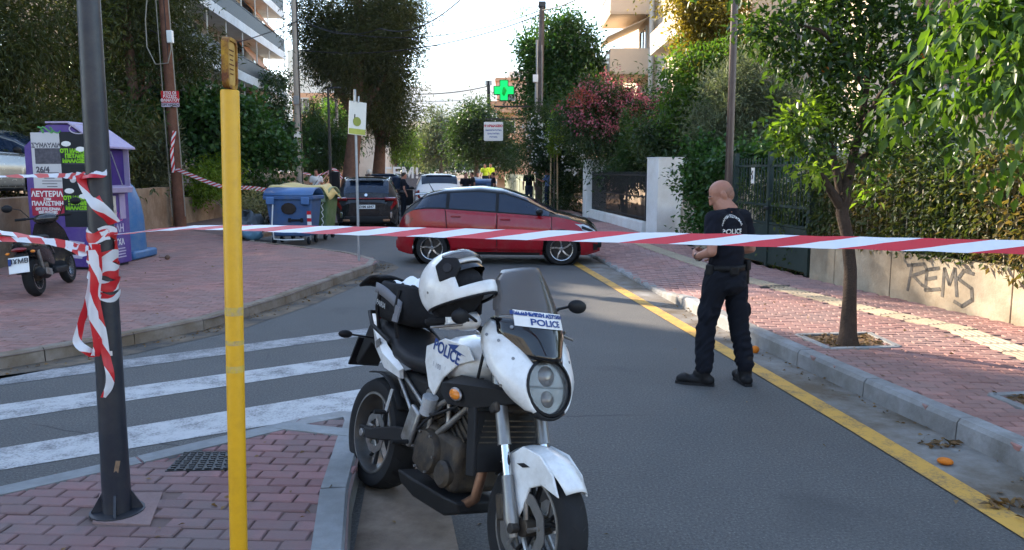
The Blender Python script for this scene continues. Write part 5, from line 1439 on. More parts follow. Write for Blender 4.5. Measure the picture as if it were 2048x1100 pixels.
# wheeled bins
def wheeled_bin(name, label, loc, rz, body, lid, group, w=1.32, d=1.0, h=1.12, full=True, lidm=None):
    r = thing(name, label, 'wheeled bin', loc, rz, group)
    x0, x1, y0, y1 = w * .42, w / 2, d * .40, d / 2
    mb = MB(); mb.loft([[Vector((-x0, -y0, .2)), Vector((x0, -y0, .2)), Vector((x0, y0, .2)), Vector((-x0, y0, .2))], [Vector((-x1, -y1, h)), Vector((x1, -y1, h)), Vector((x1, y1, h)), Vector((-x1, y1, h))]]); mb.build('body', body, r, bevel=.04, seg=3)
    mb = MB(); mb.box((0, 0, h + .02), (w + .10, d + .10, .10)); mb.build('rim', body, r, bevel=.025)
    mb = MB()
    mb.grid(lambda u, v: (-(w + .08) / 2 + (w + .08) * u, -(d + .08) / 2 + (d + .08) * v, h + .075 + .17 * math.sin(PI * v) ** .6), 1, 8); mb.build('lid', lid, r, smooth=60, solid=.03)
    for sx in (-1, 1):
        mb = MB(); mb.box((sx * (w / 2 - .14), -d / 2 - .07, h - .05), (.2, .07, .18)); mb.build('lid_catch', lid, r, bevel=.02)
    for sx in (-1, 1):
        for sy in (-1, 1):
            wh = MB(); wh.cyl((sx * w * .38 - .03, sy * d * .34, .1), (sx * w * .38 + .03, sy * d * .34, .1), .1, n=14); o = wh.build('wheel', M_black, r, bevel=.012)
            f_ = MB(); f_.box((sx * w * .38, sy * d * .34, .17), (.10, .06, .12)); f_.build('fork', M_galv, o)
    return r
M_bb = mat('blue_bin_plastic', (.042, .095, .22), .5, var=.12, scale=3, dirt=((.10, .12, .16), .4, 4))
M_bl = mat('blue_bin_lid', (.055, .13, .29), .45, var=.1, scale=3)
M_gb = mat('green_bin_plastic', (.09, .15, .055), .55, var=.15, scale=3, dirt=((.2, .22, .15), .4, 4))
M_gl = mat('pale_green_lid', (.23, .29, .17), .55, var=.15, scale=3, dirt=((.4, .4, .3), .4, 3))
BG = 'wheeled bins along the kerb'
bb_ = wheeled_bin('wheeled_bin', 'blue wheeled bin with a burn mark and a red and white reflector strip', (-5.36, 19.75, .02), R(-4), M_bb, M_bl, BG, w=1.14, d=.8)
mb = MB(); mb.tube([(-.36, -.47, 1.05), (-.40, -.48, .5), (-.38, -.43, .14), (-.1, -.43, .12), (.36, -.43, .14)], .018, 6); mb.build('pedal_bar', M_whitep, bb_, smooth=60)
M_burn = mat('burn_soot', (.03, .022, .018), .8, var=.4, scale=12)
mb = MB(); mb.sphere((.0, -.415, .88), (.19, .012, .14), 14, 7); mb.build('burn_mark', M_burn, bb_, smooth=180)
mb = MB(); mb.box((.16, -.40, .60), (.34, .02, .05)); mb.box((.01, -.40, .60), (.07, .025, .10)); mb.box((.31, -.40, .60), (.07, .025, .10)); mb.build('handle', M_black, bb_, bevel=.01)
for k in range(6): mb = MB(); mb.box((.50, -.418 + (k * .004), .78 - k * .085), (.10, .012, .084), (0, 0, 0)); mb.build('reflector', M_redp if k % 2 == 0 else M_whitep, bb_)
gbn = wheeled_bin('wheeled_bin', 'olive green wheeled bin with a pale lid just behind the blue one', (-5.28, 21.2, .02), R(-6), M_gb, M_gl, BG, w=1.15, d=.85)
mb = MB(); pts = [(.43 + .03 * math.sin(i * 2.1), -.455, 1.0 - i * .055) for i in range(14)]; mb.tube(pts, .012, 5); mb.build('scrawl', M_whitep, gbn)
tp = thing('tarpaulin', 'crumpled yellowish plastic sheet lying over the bin lids', 'tarpaulin', (-5.4, 21.1, 1.32), R(-6))
mb = MB(); mb.grid(lambda u, v: (-.85 + 1.65 * u, -.5 + v * 1.0, .03 + .10 * math.sin(PI * min(1, v * 1.0)) + .05 * math.sin(u * 9 + v * 4) * math.sin(v * 7 + 1) - (.3 * max(0, u - .88) / .12 if u > .88 else 0)), 26, 14)
mb.build('sheet', mat('yellow_sheet', (.55, .42, .17), .5, var=.15, scale=5, bump=.4, bscale=9), tp, smooth=50, solid=.012)
wheeled_bin('wheeled_bin', 'blue wheeled bin half hidden behind the black SUV', (-7.2, 38.5, .02), R(-6), M_bb, M_bl, BG)
wheeled_bin('wheeled_bin', 'blue wheeled bin far down the right kerb behind the red car roof', (-1.65, 41.5, .02), R(-6), M_bb, M_bl, BG)

# refuse beside the bin
M_bag = mat('dark_bag', (.045, .055, .065), .35, var=.2, scale=5, bump=.6, bscale=9)
M_bag2 = mat('blue_bag', (.08, .17, .24), .35, var=.2, scale=5, bump=.6, bscale=9)
def bag(label, p, r, m):
    mb = MB()
    def f(u, v):
        a, t_ = 2 * PI * u, PI * v
        k = 1 + .14 * math.sin(3 * a + 2 * t_ + p[0] * 7) + .09 * math.sin(7 * a - 5 * t_ + p[1])
        return (r * k * math.sin(t_) * math.cos(a), r * k * math.sin(t_) * math.sin(a), max(0, r * .85 * (1 - math.cos(t_)) * .5 * k * 1.7))
    mb.grid(f, 20, 12); mb.cyl((0, 0, r * 1.35), (.03, 0, r * 1.62), r * .12, r * .3, n=8)
    o = mb.build('refuse_bag', m, smooth=60, loc=p); return tag(o, label, 'refuse bag', 'refuse beside the bins')
bag('large grey refuse bag heaped left of the blue bin', (-6.62, 20.0, ZP), .42, M_bag)
bag('small blue refuse bag at the foot of the heap', (-6.35, 19.55, .1), .24, M_bag2)
bag('black refuse bag at the back of the heap', (-6.75, 20.8, ZP), .38, M_black)
tg = thing('branch_heap', 'heap of cut branches and dry leaves left of the blue bin', 'branch heap', (-6.7, 20.6, ZP))
for k in range(14):
    a = random.uniform(0, 2 * PI); mb = MB(); p0_ = Vector((random.uniform(-.3, .3), random.uniform(-.3, .3), .3)); mb.tube([p0_, p0_ + Vector((math.cos(a) * .5, math.sin(a) * .5, .35)), p0_ + Vector((math.cos(a) * .9, math.sin(a) * .9, .45 + .2 * random.random()))], [.02, .014, .006], 5); mb.build('branch', M_bark2, tg)
P, D, T = cloud([((0, 0, .6), (.55, .5, .4)), ((.2, -.1, .9), (.4, .4, .3))], 90, 10, .1, -.3); crown_ = link('leaves', leaf_mesh('leaves', P, D, .12, L_dry, .4, tint=T), tg)

# painted letters at the far end of the street
gw = thing('letter_wall', 'far low wall painted with large white capital letters', 'wall', (-11.3, 80, 0))
mb = MB(); mb.box((0, 0, .75), (6.5, .3, 1.5)); mb.build('wall', mat('dark_render', (.16, .15, .16), .9, var=.2), gw)
for k, (ch, x_) in enumerate((('Κ', -1.9), ('Γ', -1.0), ('Ε', -.1), ('Μ', 1.0), ('!', 1.9))): text_mb(ch, 1.45, M_whitep, 'letter', gw, (x_, -.16, 1.55), (PI / 2, 0, 0), ext=.04, bold=.04)
# ================================================================== cars
M_tyre = mat('tyre_rubber', (.018, .018, .019), .85, var=.2, scale=12, bump=.1)
M_rimd = mat('dark_rim', (.03, .03, .033), .35, metal=.5)
M_rimb = mat('machined_rim', (.36, .36, .37), .28, metal=.9, var=.05)
M_cglass = mat('tinted_car_window', (.008, .016, .034), .04, var=.1, spec=.7)  # dark glass, with the blue of reflections put into its colour
M_trim = mat('car_black_trim', (.012, .012, .013), .5)
M_lamp = mat('headlamp_lens', (.45, .46, .47), .08, metal=.3, var=.3, scale=25)
M_tail = mat('tail_lamp_red', (.16, .006, .008), .12, var=.25, scale=18, coat=.6)
M_plate = mat('number_plate', (.72, .72, .70), .5, var=.04)
M_chrome = mat('chrome', (.6, .6, .6), .12, metal=1, var=.05)
M_amber = mat('amber_lens', (.65, .20, .02), .2, var=.15, scale=30)

def carpaint(name, c, rough=.18, metal=.15):
    return mat(name, c, rough, metal=metal, var=.05, scale=2, coat=.28, dirt=((.16, .14, .12), .12, 3))

class Car:
    """loft of cross-sections along x (0 = tail, L = nose); keys: x, belt z, rail z, top z, widths at sill, middle, belt, rail"""
    def __init__(s, keys, sill, wheels, rw, ra, ends=(.35, .18, .5, .30)):
        s.k = np.array(keys, float); s.sill = sill; s.wheels = wheels; s.rw = rw; s.ra = ra; s.ends = ends
        s.L = s.k[-1, 0]
        xs = np.linspace(0, s.L, 300)
        s.xs = xs
        s.tab = np.stack([np.interp(xs, s.k[:, 0], s.k[:, i]) for i in range(1, s.k.shape[1])], 1)
        for c in range(s.tab.shape[1]):
            a = s.tab[:, c]; p = np.pad(a, 5, mode='edge'); kz = np.array([1, 2, 3, 4, 5, 6, 5, 4, 3, 2, 1.]); kz /= kz.sum()
            s.tab[:, c] = np.convolve(p, kz, 'valid')
    def row(s, x): return [float(np.interp(x, s.xs, s.tab[:, c])) for c in range(s.tab.shape[1])]
    def plan(s, x):
        er, kr, ef, kf = s.ends
        f = 1.0
        if x < er: f = 1 - kr * (1 - x / er) ** 2.6
        if s.L - x < ef: f = min(f, 1 - kf * (1 - (s.L - x) / ef) ** 2.4)
        return f
    def bottom(s, x):
        z = s.sill
        u = min(x, s.L - x)
        if u < .25: z += .06 * (1 - u / .25)
        for w in s.wheels:
            d = abs(x - w)
            if d < s.ra: z = max(z, s.rw + math.sqrt(s.ra ** 2 - d ** 2))
        return z
    def side(s, x, v):
        """0..1 from sill to belt"""
        zb_, zr, zt, wb, wm, wbl, wr = s.row(x)
        z = s.bottom(x) + (zb_ - s.bottom(x)) * v
        t = (z - s.sill) / max(.05, zb_ - s.sill)
        w = float(np.interp(t, [0, .12, .35, .62, .70, 1], [wb * .97, wb + (wm - wb) * .5, wm - .008, wm, wm - .004, wbl]))
        return Vector((x, w * s.plan(x), z))
    def house(s, x, v):
        zb_, zr, zt, wb, wm, wbl, wr = s.row(x)
        w = wbl + (wr - wbl) * (v ** 1.15)
        return Vector((x, w * s.plan(x), zb_ + (zr - zb_) * v))
    def roof(s, x, v):
        zb_, zr, zt, wb, wm, wbl, wr = s.row(x)
        a = v * PI / 2
        return Vector((x, wr * s.plan(x) * math.cos(a) ** .8, zr + (zt - zr) * math.sin(a) ** 1.1))
    def shell(s):
        xs = sorted(set([round(x, 4) for x in np.linspace(0, s.L, 150)] + [round(w + s.ra * math.sin(t), 4) for w in s.wheels for t in np.linspace(-PI / 2, PI / 2, 25)] + [.02, s.L - .02]))
        mb = MB()
        ns, nh, nr = 9, 5, 7
        rows = []
        for x in xs:
            half = [s.side(x, i / ns) for i in range(ns)] + [s.house(x, i / nh) for i in range(nh)] + [s.roof(x, i / nr) for i in range(nr + 1)]
            row = half + [Vector((p.x, -p.y, p.z)) for p in reversed(half[:-1])]
            rows.append(row)
        n = len(rows[0]); vs = [p for r in rows for p in r]
        h = ns + nh + nr
        def reg(i):
            j = i if i < h else 2 * h - 1 - i
            return 0 if j < ns else (1 if j < ns + nh else 2)
        for r in range(len(rows) - 1):
            for i in range(n - 1):
                mb.f.append((r * n + i, r * n + i + 1, (r + 1) * n + i + 1, (r + 1) * n + i)); mb.m.append(reg(i))
        mb.v = [tuple(p) for p in vs]
        mb.f.append(tuple(range(n))); mb.m.append(0)
        e = (len(rows) - 1) * n
        mb.f.append(tuple(range(e + n - 1, e - 1, -1))); mb.m.append(0)
        return mb
    def patch(s, fn, xa, xb, va, vb, off=.006, nu=24, nv=6, sgn=1, slant=(0, 0)):
        """patch on a region function; slant shifts xa / xb with v"""
        mb = MB()
        def f(u, v):
            vv = va + (vb - va) * v
            x = (xa + slant[0] * v) + ((xb + slant[1] * v) - (xa + slant[0] * v)) * u
            x = min(max(x, .001), s.L - .001)
            p = fn(x, vv)
            e = .004
            a = fn(min(x + e, s.L), vv) - fn(max(x - e, 0), vv); b = fn(x, min(vv + .02, 1)) - fn(x, max(vv - .02, 0))
            nrm = a.cross(b)
            if nrm.length < 1e-9: nrm = Vector((0, 1, 0))
            nrm.normalize()
            if nrm.y * 1.0 + nrm.z * .6 + .0 < 0: nrm = -nrm
            p = p + nrm * off
            return Vector((p.x, p.y * sgn, p.z))
        mb.grid(f, nu, nv)
        return mb

def wheel(root, x, y, r, w, side, spokes=5, twist=.25):
    """wheel with tyre and rim; side -1 shows its face towards -y"""
    o = link('wheel', None, root); o.location = (x, y, r)
    mb = MB(); mb.lathe([(r * .70, -w / 2), (r * .93, -w / 2), (r * .985, -w * .36), (r, -w * .2), (r, w * .2), (r * .985, w * .36), (r * .93, w / 2), (r * .70, w / 2), (r * .70, -w / 2)], 36, axis=(0, 1, 0), cap=False)
    mb.build('tyre', M_tyre, o, smooth=40, fixn=True)
    rm = MB(); rm.lathe([(r * .67, -w * .46), (r * .645, -w * .46), (r * .60, -w * .2), (r * .60, w * .4), (r * .67, w * .46)], 32, axis=(0, 1, 0), cap=False)
    rm.lathe([(.001, side * w * .02), (r * .61, side * w * .02)], 32, axis=(0, 1, 0), cap=False)
    rim = rm.build('rim', M_rimd, o, smooth=40)
    f = side * w * .40
    for k in range(spokes):
        a = 2 * PI * k / spokes + .3; mb = MB()
        def pt(rr, da, yy): return Vector((rr * math.cos(a + da), yy, rr * math.sin(a + da)))
        t0, t1 = twist * .0, twist
        pr = [[pt(r * .10, -.5, f * .8), pt(r * .10, .5, f * .8), pt(r * .10, .5, f * .3), pt(r * .10, -.5, f * .3)],
              [pt(r * .38, t1 * .4 - .11, f), pt(r * .38, t1 * .4 + .11, f), pt(r * .38, t1 * .4 + .11, f * .4), pt(r * .38, t1 * .4 - .11, f * .4)],
              [pt(r * .645, t1 - .09, f * 1.02), pt(r * .645, t1 + .06, f * 1.02), pt(r * .645, t1 + .06, f * .4), pt(r * .645, t1 - .09, f * .4)]]
        mb.loft(pr); mb.build('spoke', M_rimb, rim, fixn=True)
    mb = MB(); mb.cyl((0, f * .5, 0), (0, f * .95, 0), r * .12, n=14); mb.build('hub_cap', M_chrome, rim, bevel=.005)
    mb = MB(); mb.lathe([(r * .655, f * 1.18), (r * .70, f * 1.24)], 36, axis=(0, 1, 0), cap=False); mb.build('rim_edge', M_rimb, rim)
    return o

HATCH = [(0, .58, .62, .66, .70, .76, .74, .62), (.06, .80, .86, .92, .74, .80, .78, .62), (.16, .95, 1.03, 1.09, .76, .82, .79, .60), (.34, 1.05, 1.17, 1.235, .78, .835, .80, .58), (.60, 1.08, 1.325, 1.395, .79, .845, .79, .57), (.9, 1.075, 1.39, 1.465, .80, .85, .79, .58), (1.6, 1.03, 1.42, 1.512, .80, .85, .79, .58), (2.1, .995, 1.375, 1.46, .80, .85, .79, .57), (2.55, .965, 1.22, 1.295, .80, .85, .79, .585), (2.85, .945, 1.07, 1.13, .80, .85, .785, .61), (3.10, .93, .965, 1.01, .80, .85, .77, .66), (3.4, .87, .89, .95, .80, .845, .75, .66), (3.7, .76, .79, .86, .77, .82, .74, .62), (3.86, .66, .69, .75, .74, .78, .72, .58), (3.95, .50, .52, .56, .70, .72, .68, .52)]
SUVK = [(0, .72, .78, .84, .80, .86, .84, .70), (.06, .92, .98, 1.04, .83, .90, .87, .70), (.14, 1.02, 1.10, 1.16, .84, .915, .88, .68), (.32, 1.08, 1.30, 1.38, .86, .925, .88, .66), (.58, 1.10, 1.50, 1.57, .87, .93, .88, .65), (.9, 1.10, 1.54, 1.625, .87, .93, .88, .66), (2.0, 1.06, 1.54, 1.64, .87, .93, .88, .66), (2.5, 1.03, 1.44, 1.53, .87, .93, .88, .655), (3.0, 1.01, 1.18, 1.26, .87, .93, .87, .69), (3.25, .99, 1.03, 1.10, .87, .93, .86, .74), (3.8, .95, .97, 1.05, .86, .92, .84, .74), (4.2, .84, .87, .94, .83, .89, .82, .70), (4.4, .62, .66, .72, .76, .80, .76, .6)]
DUSK = [(0, .74, .80, .88, .78, .86, .84, .74), (.05, .95, 1.02, 1.08, .82, .895, .87, .74), (.10, 1.04, 1.16, 1.22, .83, .905, .88, .72), (.20, 1.08, 1.40, 1.46, .85, .91, .88, .69), (.36, 1.10, 1.56, 1.62, .86, .915, .88, .67), (.7, 1.10, 1.60, 1.68, .86, .915, .88, .67), (1.9, 1.07, 1.60, 1.70, .86, .915, .88, .67), (2.4, 1.05, 1.50, 1.59, .86, .915, .88, .66), (2.95, 1.03, 1.20, 1.28, .86, .91, .87, .69), (3.2, 1.02, 1.07, 1.14, .86, .91, .86, .75), (3.8, .98, 1.01, 1.08, .85, .905, .84, .75), (4.15, .86, .90, .97, .82, .87, .82, .7), (4.32, .62, .66, .72, .76, .8, .76, .6)]

def make_car(name, label, loc, rz, keys, wheels, rw, paint_, roof_m, group=None, sill=.20, doors=((.98, 1.93), (1.95, 2.98)), quarter=(.36, .92), plate='', glass=None, hatch=True, pillar=None, open_left=False, rails=False, bump=None):
    r = thing(name, label, 'car', loc, rz, group)
    c = Car(keys, sill, wheels, rw, rw + .055)
    glass = glass or M_cglass
    c.shell().build('body', [paint_, pillar or M_trim, roof_m], r, smooth=32, fixn=True)
    L = c.L
    # floor, arches
    mb = MB(); mb.box((L / 2, 0, sill + .02), (L - .5, 1.35, .06)); mb.build('underbody', M_trim, r)
    for w in wheels:
        for sy in (-1, 1):
            mb = MB(); mb.lathe([(rw + .056, -.12), (rw + .056, .12)], 24, (w, sy * .66, rw), (0, 1, 0), cap=False); mb.lathe([(.02, 0), (rw + .056, 0)], 24, (w, sy * .54, rw), (0, 1, 0), cap=False); mb.build('wheel_arch', M_trim, r)
            wheel(r, w, sy * (c.row(w)[3] - .105), rw, .205, sy)
    ws0 = next(x for x in np.linspace(L * .4, L, 400) if c.row(x)[1] - c.row(x)[0] < .05)   # where the screen pillar meets the bonnet
    for sy in (-1, 1):
        for k, (xa, xb) in enumerate(doors):
            if open_left and sy == 1 and k == 0: 
                pass
            d = c.patch(c.side, xa + .008, xb - .008, .10, .985, .004, 30, 12, sy, slant=(-.05 if k == 0 else 0, 0)).build('door', paint_, r, smooth=40, solid=.004)
            hp = c.side(xa + .14, .86); mb = MB(); mb.box((hp.x + .02, sy * (hp.y + .022), hp.z), (.19, .03, .03)); mb.build('handle', paint_, d, bevel=.01)
            mb = c.patch(c.side, xa - .008, xa + .006, .08, .99, .0025, 2, 10, sy, slant=(-.05 if k == 0 else 0,) * 2); mb.build('door_gap', M_trim, d)
            x1 = min(xb, ws0 - .08) if k == 1 else xb
            c.patch(c.house, xa + .03, x1 - .02 if k == 1 else x1 - .03, .06, .93, .006, 26, 6, sy).build('window', glass, d, smooth=60)
        c.patch(c.side, doors[-1][1] - .006, doors[-1][1] + .006, .10, .99, .0025, 2, 10, sy).build('door_gap', M_trim, r)
        if quarter: c.patch(c.house, quarter[0], quarter[1], .08, .90, .006, 14, 6, sy, slant=(.14, 0)).build('quarter_window', glass, r, smooth=60)
        # mirror
        mp = c.house(ws0 - .30, .1); q = MB(); q.sphere((mp.x + .02, sy * (mp.y + .12), mp.z + .06), (.07, .105, .065), 14, 9); m_ = q.build('mirror', M_trim, r, smooth=60)
        q = MB(); q.bar((mp.x + .02, sy * (mp.y - .02), mp.z + .0), (mp.x + .02, sy * (mp.y + .09), mp.z + .04), .05, .035); q.build('stalk', M_trim, m_)
        # head lamp, tail lamp, fog
        c.patch(c.side, L - .50, L - .07, .80, 1.0, .006, 14, 4, sy, slant=(.16, .0)).build('headlight', M_lamp, r, smooth=60)
        c.patch(c.side, L - .36, L - .10, .83, .93, .011, 8, 2, sy).build('headlight_bezel', M_trim, r, smooth=60)
        c.patch(c.side, L - .14, L - .05, .12, .42, .006, 4, 4, sy).build('fog_lamp', M_trim, r, smooth=60)
        c.patch(c.side, .004, .36, .74, .97, .008, 14, 5, sy, slant=(0, -.12)).build('tail_lamp', M_tail, r, smooth=60)
        c.patch(c.side, .35, L - .35, .0, .07, .006, 40, 1, sy).build('sill_trim', M_trim, r, smooth=60) if hatch else None
    # windscreen and rear window
    wst = next(x for x in np.linspace(L * .35, L, 400) if c.row(x)[2] < max(c.tab[:, 2]) - .10)
    for nm, xa, xb in (('windscreen', wst, ws0 + .02), ('rear_window', .15, .50)):
        mb = MB(); 
        for sy in (-1, 1):
            p = c.patch(c.roof, xa, xb, .10, 1.0, .006, 14, 8, sy); b_ = len(mb.v); mb.v += p.v; mb.f += [tuple(i + b_ for i in f) for f in p.f]; mb.m += p.m
        mb.build(nm, glass, r, smooth=60)
    p = c.roof(.50, 1); q = MB(); q.box((p.x - .06, 0, p.z + .02), (.26, 1.02, .035), (0, R(-4), 0), top=.85); q.build('roof_spoiler', roof_m, r, bevel=.012)
    mb = MB(); mb.tube([(.62, 0, c.roof(.62, 1).z), (.50, 0, c.roof(.6, 1).z + .22)], [.012, .004], 6); mb.build('aerial', M_trim, r)
    # tail: bumper, plate
    zt = c.row(0)[2]
    mb = MB(); mb.box((.0, 0, .38), (.10, c.row(.1)[3] * 1.55, .20)); mb.build('rear_bumper', bump or M_trim, r, bevel=.05, seg=3)
    pz = zt - .13
    pl_ = MB(); pl_.box((-.012, 0, pz), (.02, .52, .115)); P_ = pl_.build('number_plate', M_plate, r, bevel=.004)
    if plate:
        text_mb(plate, .10, M_blackp, 'lettering', P_, (-.0235, 0, pz - .002), face_rot((-1, 0, 0)), bold=.003)
    mb = MB(); mb.box((L - .02, 0, .42), (.10, 1.15, .18)); mb.build('grille', M_trim, r, bevel=.03)
    if rails:
        for sy in (-1, 1):
            pts = [(x, sy * (c.row(x)[6] + .0), c.row(x)[1] + .07) for x in np.linspace(.55, 2.3, 8)]; mb = MB(); mb.tube(pts, .02, 8); mb.build('roof_rail', M_trim if rails == 1 else M_chrome, r, smooth=60)
    return r, c

M_redp_ = carpaint('red_car_paint', (.27, .004, .011), .15, .05)
M_blkp_ = carpaint('black_car_paint', (.010, .011, .013), .12, .1)
M_whtp_ = carpaint('white_car_paint', (.72, .72, .72), .25, 0)
M_navp_ = carpaint('dark_navy_car_paint', (.015, .02, .035), .15, .2)
M_silp_ = carpaint('silver_car_paint', (.40, .39, .37), .25, .7)

rw = .315
# red hatchback across the road: near wheels touch at (-1.55, 15.51) and (.95, 15.34)
ra_ = math.atan2(15.34 - 15.51, 2.5)
ux = Vector((math.cos(ra_), math.sin(ra_))); uy = Vector((-math.sin(ra_), math.cos(ra_)))
o_ = Vector((-1.55, 15.51)) - ux * .70 + uy * .70
red, rc = make_car('red_hatchback', 'red hatchback with a black roof standing across the road', (o_.x, o_.y, 0), ra_, HATCH, (.70, 3.21), rw, M_redp_, M_blkp_, doors=((1.02, 1.97), (1.97, 3.02)), quarter=(.36, .98), bump=M_redp_)
for sy in (-1, 1):
    rc.patch(rc.side, 1.05, 3.0, .17, .20, .010, 30, 1, sy).build('side_crease', M_redp_, red, smooth=60)
    mb = MB(); p = rc.side(.36, .02); mb.box((.34, sy * (p.y - .0), .34), (.02, .012, .05)); mb.build('reflector', M_lamp, red)
mb = MB(); mb.tube([(2.98, 0, 1.09), (2.72, -.45, 1.16)], .012, 6); mb.build('wiper', M_trim, red)

hd_ = R(90) + math.atan(.113)
def road_car(x, y): return (x, y, 0)
suv, sc_ = make_car('black_suv', 'black SUV parked at the left kerb behind the thin sign post, seen from the rear', (-4.28, 23.55, 0), hd_, SUVK, (.86, 3.5), .345, M_blkp_, M_blkp_, doors=((1.1, 2.15), (2.15, 3.15)), quarter=(.42, 1.05), plate='ZHM 6847', sill=.24, rails=2)
mb = MB(); mb.box((.035, 0, 1.0), (.05, 1.46, .035), (0, R(-20), 0)); mb.build('light_bar', M_tail, suv, bevel=.01)
for sy in (-1, 1):
    mb = MB(); mb.box((.03, sy * .70, .985), (.09, .32, .09), (0, R(-20), sy * R(-14))); mb.build('rear_light', M_tail, suv, bevel=.02)
    mb = MB(); mb.box((-.05, sy * .58, .36), (.06, .2, .07)); mb.build('exhaust_trim', mat('bronze_trim', (.30, .16, .09), .3, metal=.6), suv, bevel=.02)
    mb = MB(); mb.box((-.052, sy * .72, .52), (.02, .06, .16)); mb.build('bumper_reflector', M_chrome, suv, bevel=.006)
mb = MB(); mb.lathe([(.0, 0), (.05, 0), (.045, .012), (0, .014)], 16, (.02, 0, 1.10), (-1, 0, .35)); mb.build('emblem', M_chrome, suv)
mb = MB(); mb.tube([(.14, .0, 1.13), (.22, .28, 1.19)], .01, 6); mb.build('rear_wiper', M_trim, suv)

nav, nc_ = make_car('dark_suv', 'dark navy SUV parked beyond the black one with an officer at its side', (-5.5, 34.3, 0), hd_, DUSK, (.82, 3.45), .345, M_navp_, M_navp_, doors=((1.1, 2.1), (2.1, 3.1)), quarter=(.42, 1.05), sill=.25, plate='', rails=1)
dus, dc_ = make_car('white_suv', 'white SUV with its left door open in the middle of the street', (-2.72, 30.3, 0), hd_ + R(2), DUSK, (.82, 3.45), .345, M_whtp_, M_whtp_, doors=((1.1, 2.1), (2.1, 3.1)), quarter=(.42, 1.05), sill=.25, pillar=M_whtp_, rails=1)
mb = dc_.patch(dc_.side, .28, .72, .62, .97, .012, 12, 6, 1); mb.build('red_emblem', mat('red_decal', (.45, .03, .05), .5, var=.4, scale=14), dus, smooth=60)
# open left door
dr = link('open_door', None, dus); dr.location = (3.05, .93, 0); dr.rotation_euler = (0, 0, R(180 + 62) * 1.0)
dr.rotation_euler = (0, 0, R(-62)); 
mb = MB(); mb.prism_y([(-1.0, .42), (-.04, .38), (.0, .6), (-.02, 1.03), (-1.0, 1.08)], -.04, .04); mb.build('door_panel', M_trim, dr, bevel=.02)
mb = MB(); mb.prism_y([(-.98, 1.09), (-.10, 1.05), (-.42, 1.50), (-.92, 1.56)], -.012, .012); mb.build('door_glass', M_cglass, dr)
mb = MB(); mb.box((-.86, -.05, .92), (.12, .03, .10)); mb.build('lit_marker', mat('lit_amber', (.6, .3, .05), .4, emit=((1, .5, .12), 2.5)), dr)
for sy in (-1, 1):
    mb = MB(); mb.box((.03, sy * .80, .98), (.06, .09, .22)); mb.build('rear_light', M_tail, dus, bevel=.02)
silver, _c = make_car('silver_car', 'silver car on the raised lot cut off by the left edge of the photo', (-12.9, 17.3, lotz), R(2), HATCH, (.70, 3.21), rw, M_silp_, M_silp_, doors=((1.02, 1.97), (1.97, 3.02)), quarter=(.36, .98), pillar=M_silp_)
# ================================================================== police motorcycle
M_mw = mat('white_bike_paint', (.72, .725, .72), .3, var=.05, scale=3, coat=.5, dirt=((.36, .32, .26), .32, 7))
M_seat = mat('black_seat_vinyl', (.018, .018, .020), .55, var=.2, scale=8, bump=.12, bscale=220)
M_eng = mat('engine_grey', (.034, .033, .034), .55, metal=.4, var=.35, scale=7, bump=.2, dirt=((.12, .09, .06), .5, 9))
M_alu = mat('dull_aluminium', (.34, .34, .34), .42, metal=.8, var=.25, scale=14, dirt=((.14, .11, .08), .5, 8))
M_fork = mat('fork_grey', (.22, .215, .21), .35, metal=.6, var=.15, scale=10)
M_bronze = mat('header_pipe', (.20, .11, .07), .5, metal=.7, var=.35, scale=9)
M_matte = mat('matte_black_cover', (.016, .016, .017), .6, var=.25, scale=7)
M_disc = mat('brake_disc', (.24, .235, .23), .35, metal=.8, var=.2, scale=20)
M_bluel = mat('police_blue', (.03, .06, .20), .5)
def clearmat(name, col, alpha, rough=.03):
    m = bpy.data.materials.new(name); m.use_nodes = True; nt = m.node_tree; b_ = nt.nodes['Principled BSDF']
    b_.inputs['Base Color'].default_value = (*col, 1); b_.inputs['Roughness'].default_value = rough; b_.inputs['Alpha'].default_value = alpha
    b_.inputs['Specular IOR Level'].default_value = .6
    return m
M_smoke = clearmat('smoked_screen', (.10, .085, .075), .58)
M_lens = clearmat('clear_lens', (.30, .30, .30), .10)
M_blamp = mat('lamp_projector_glass', (.16, .15, .14), .06, metal=.5, var=.3, scale=20)
M_refl = mat('lamp_reflector', (.12, .115, .11), .16, metal=1, var=.3, scale=14)

HEAD = Vector((.572, -.820)); BASE = Vector((-.372, 3.825))
bike = thing('police_motorcycle', 'white police motorcycle leaning on its stand beside the near kerb', 'motorcycle', (BASE.x, BASE.y, 0))
LEAN = R(11)
bike.rotation_euler = (Matrix.Rotation(math.atan2(HEAD.y, HEAD.x), 3, 'Z') @ Matrix.Rotation(-LEAN, 3, 'X')).to_euler()

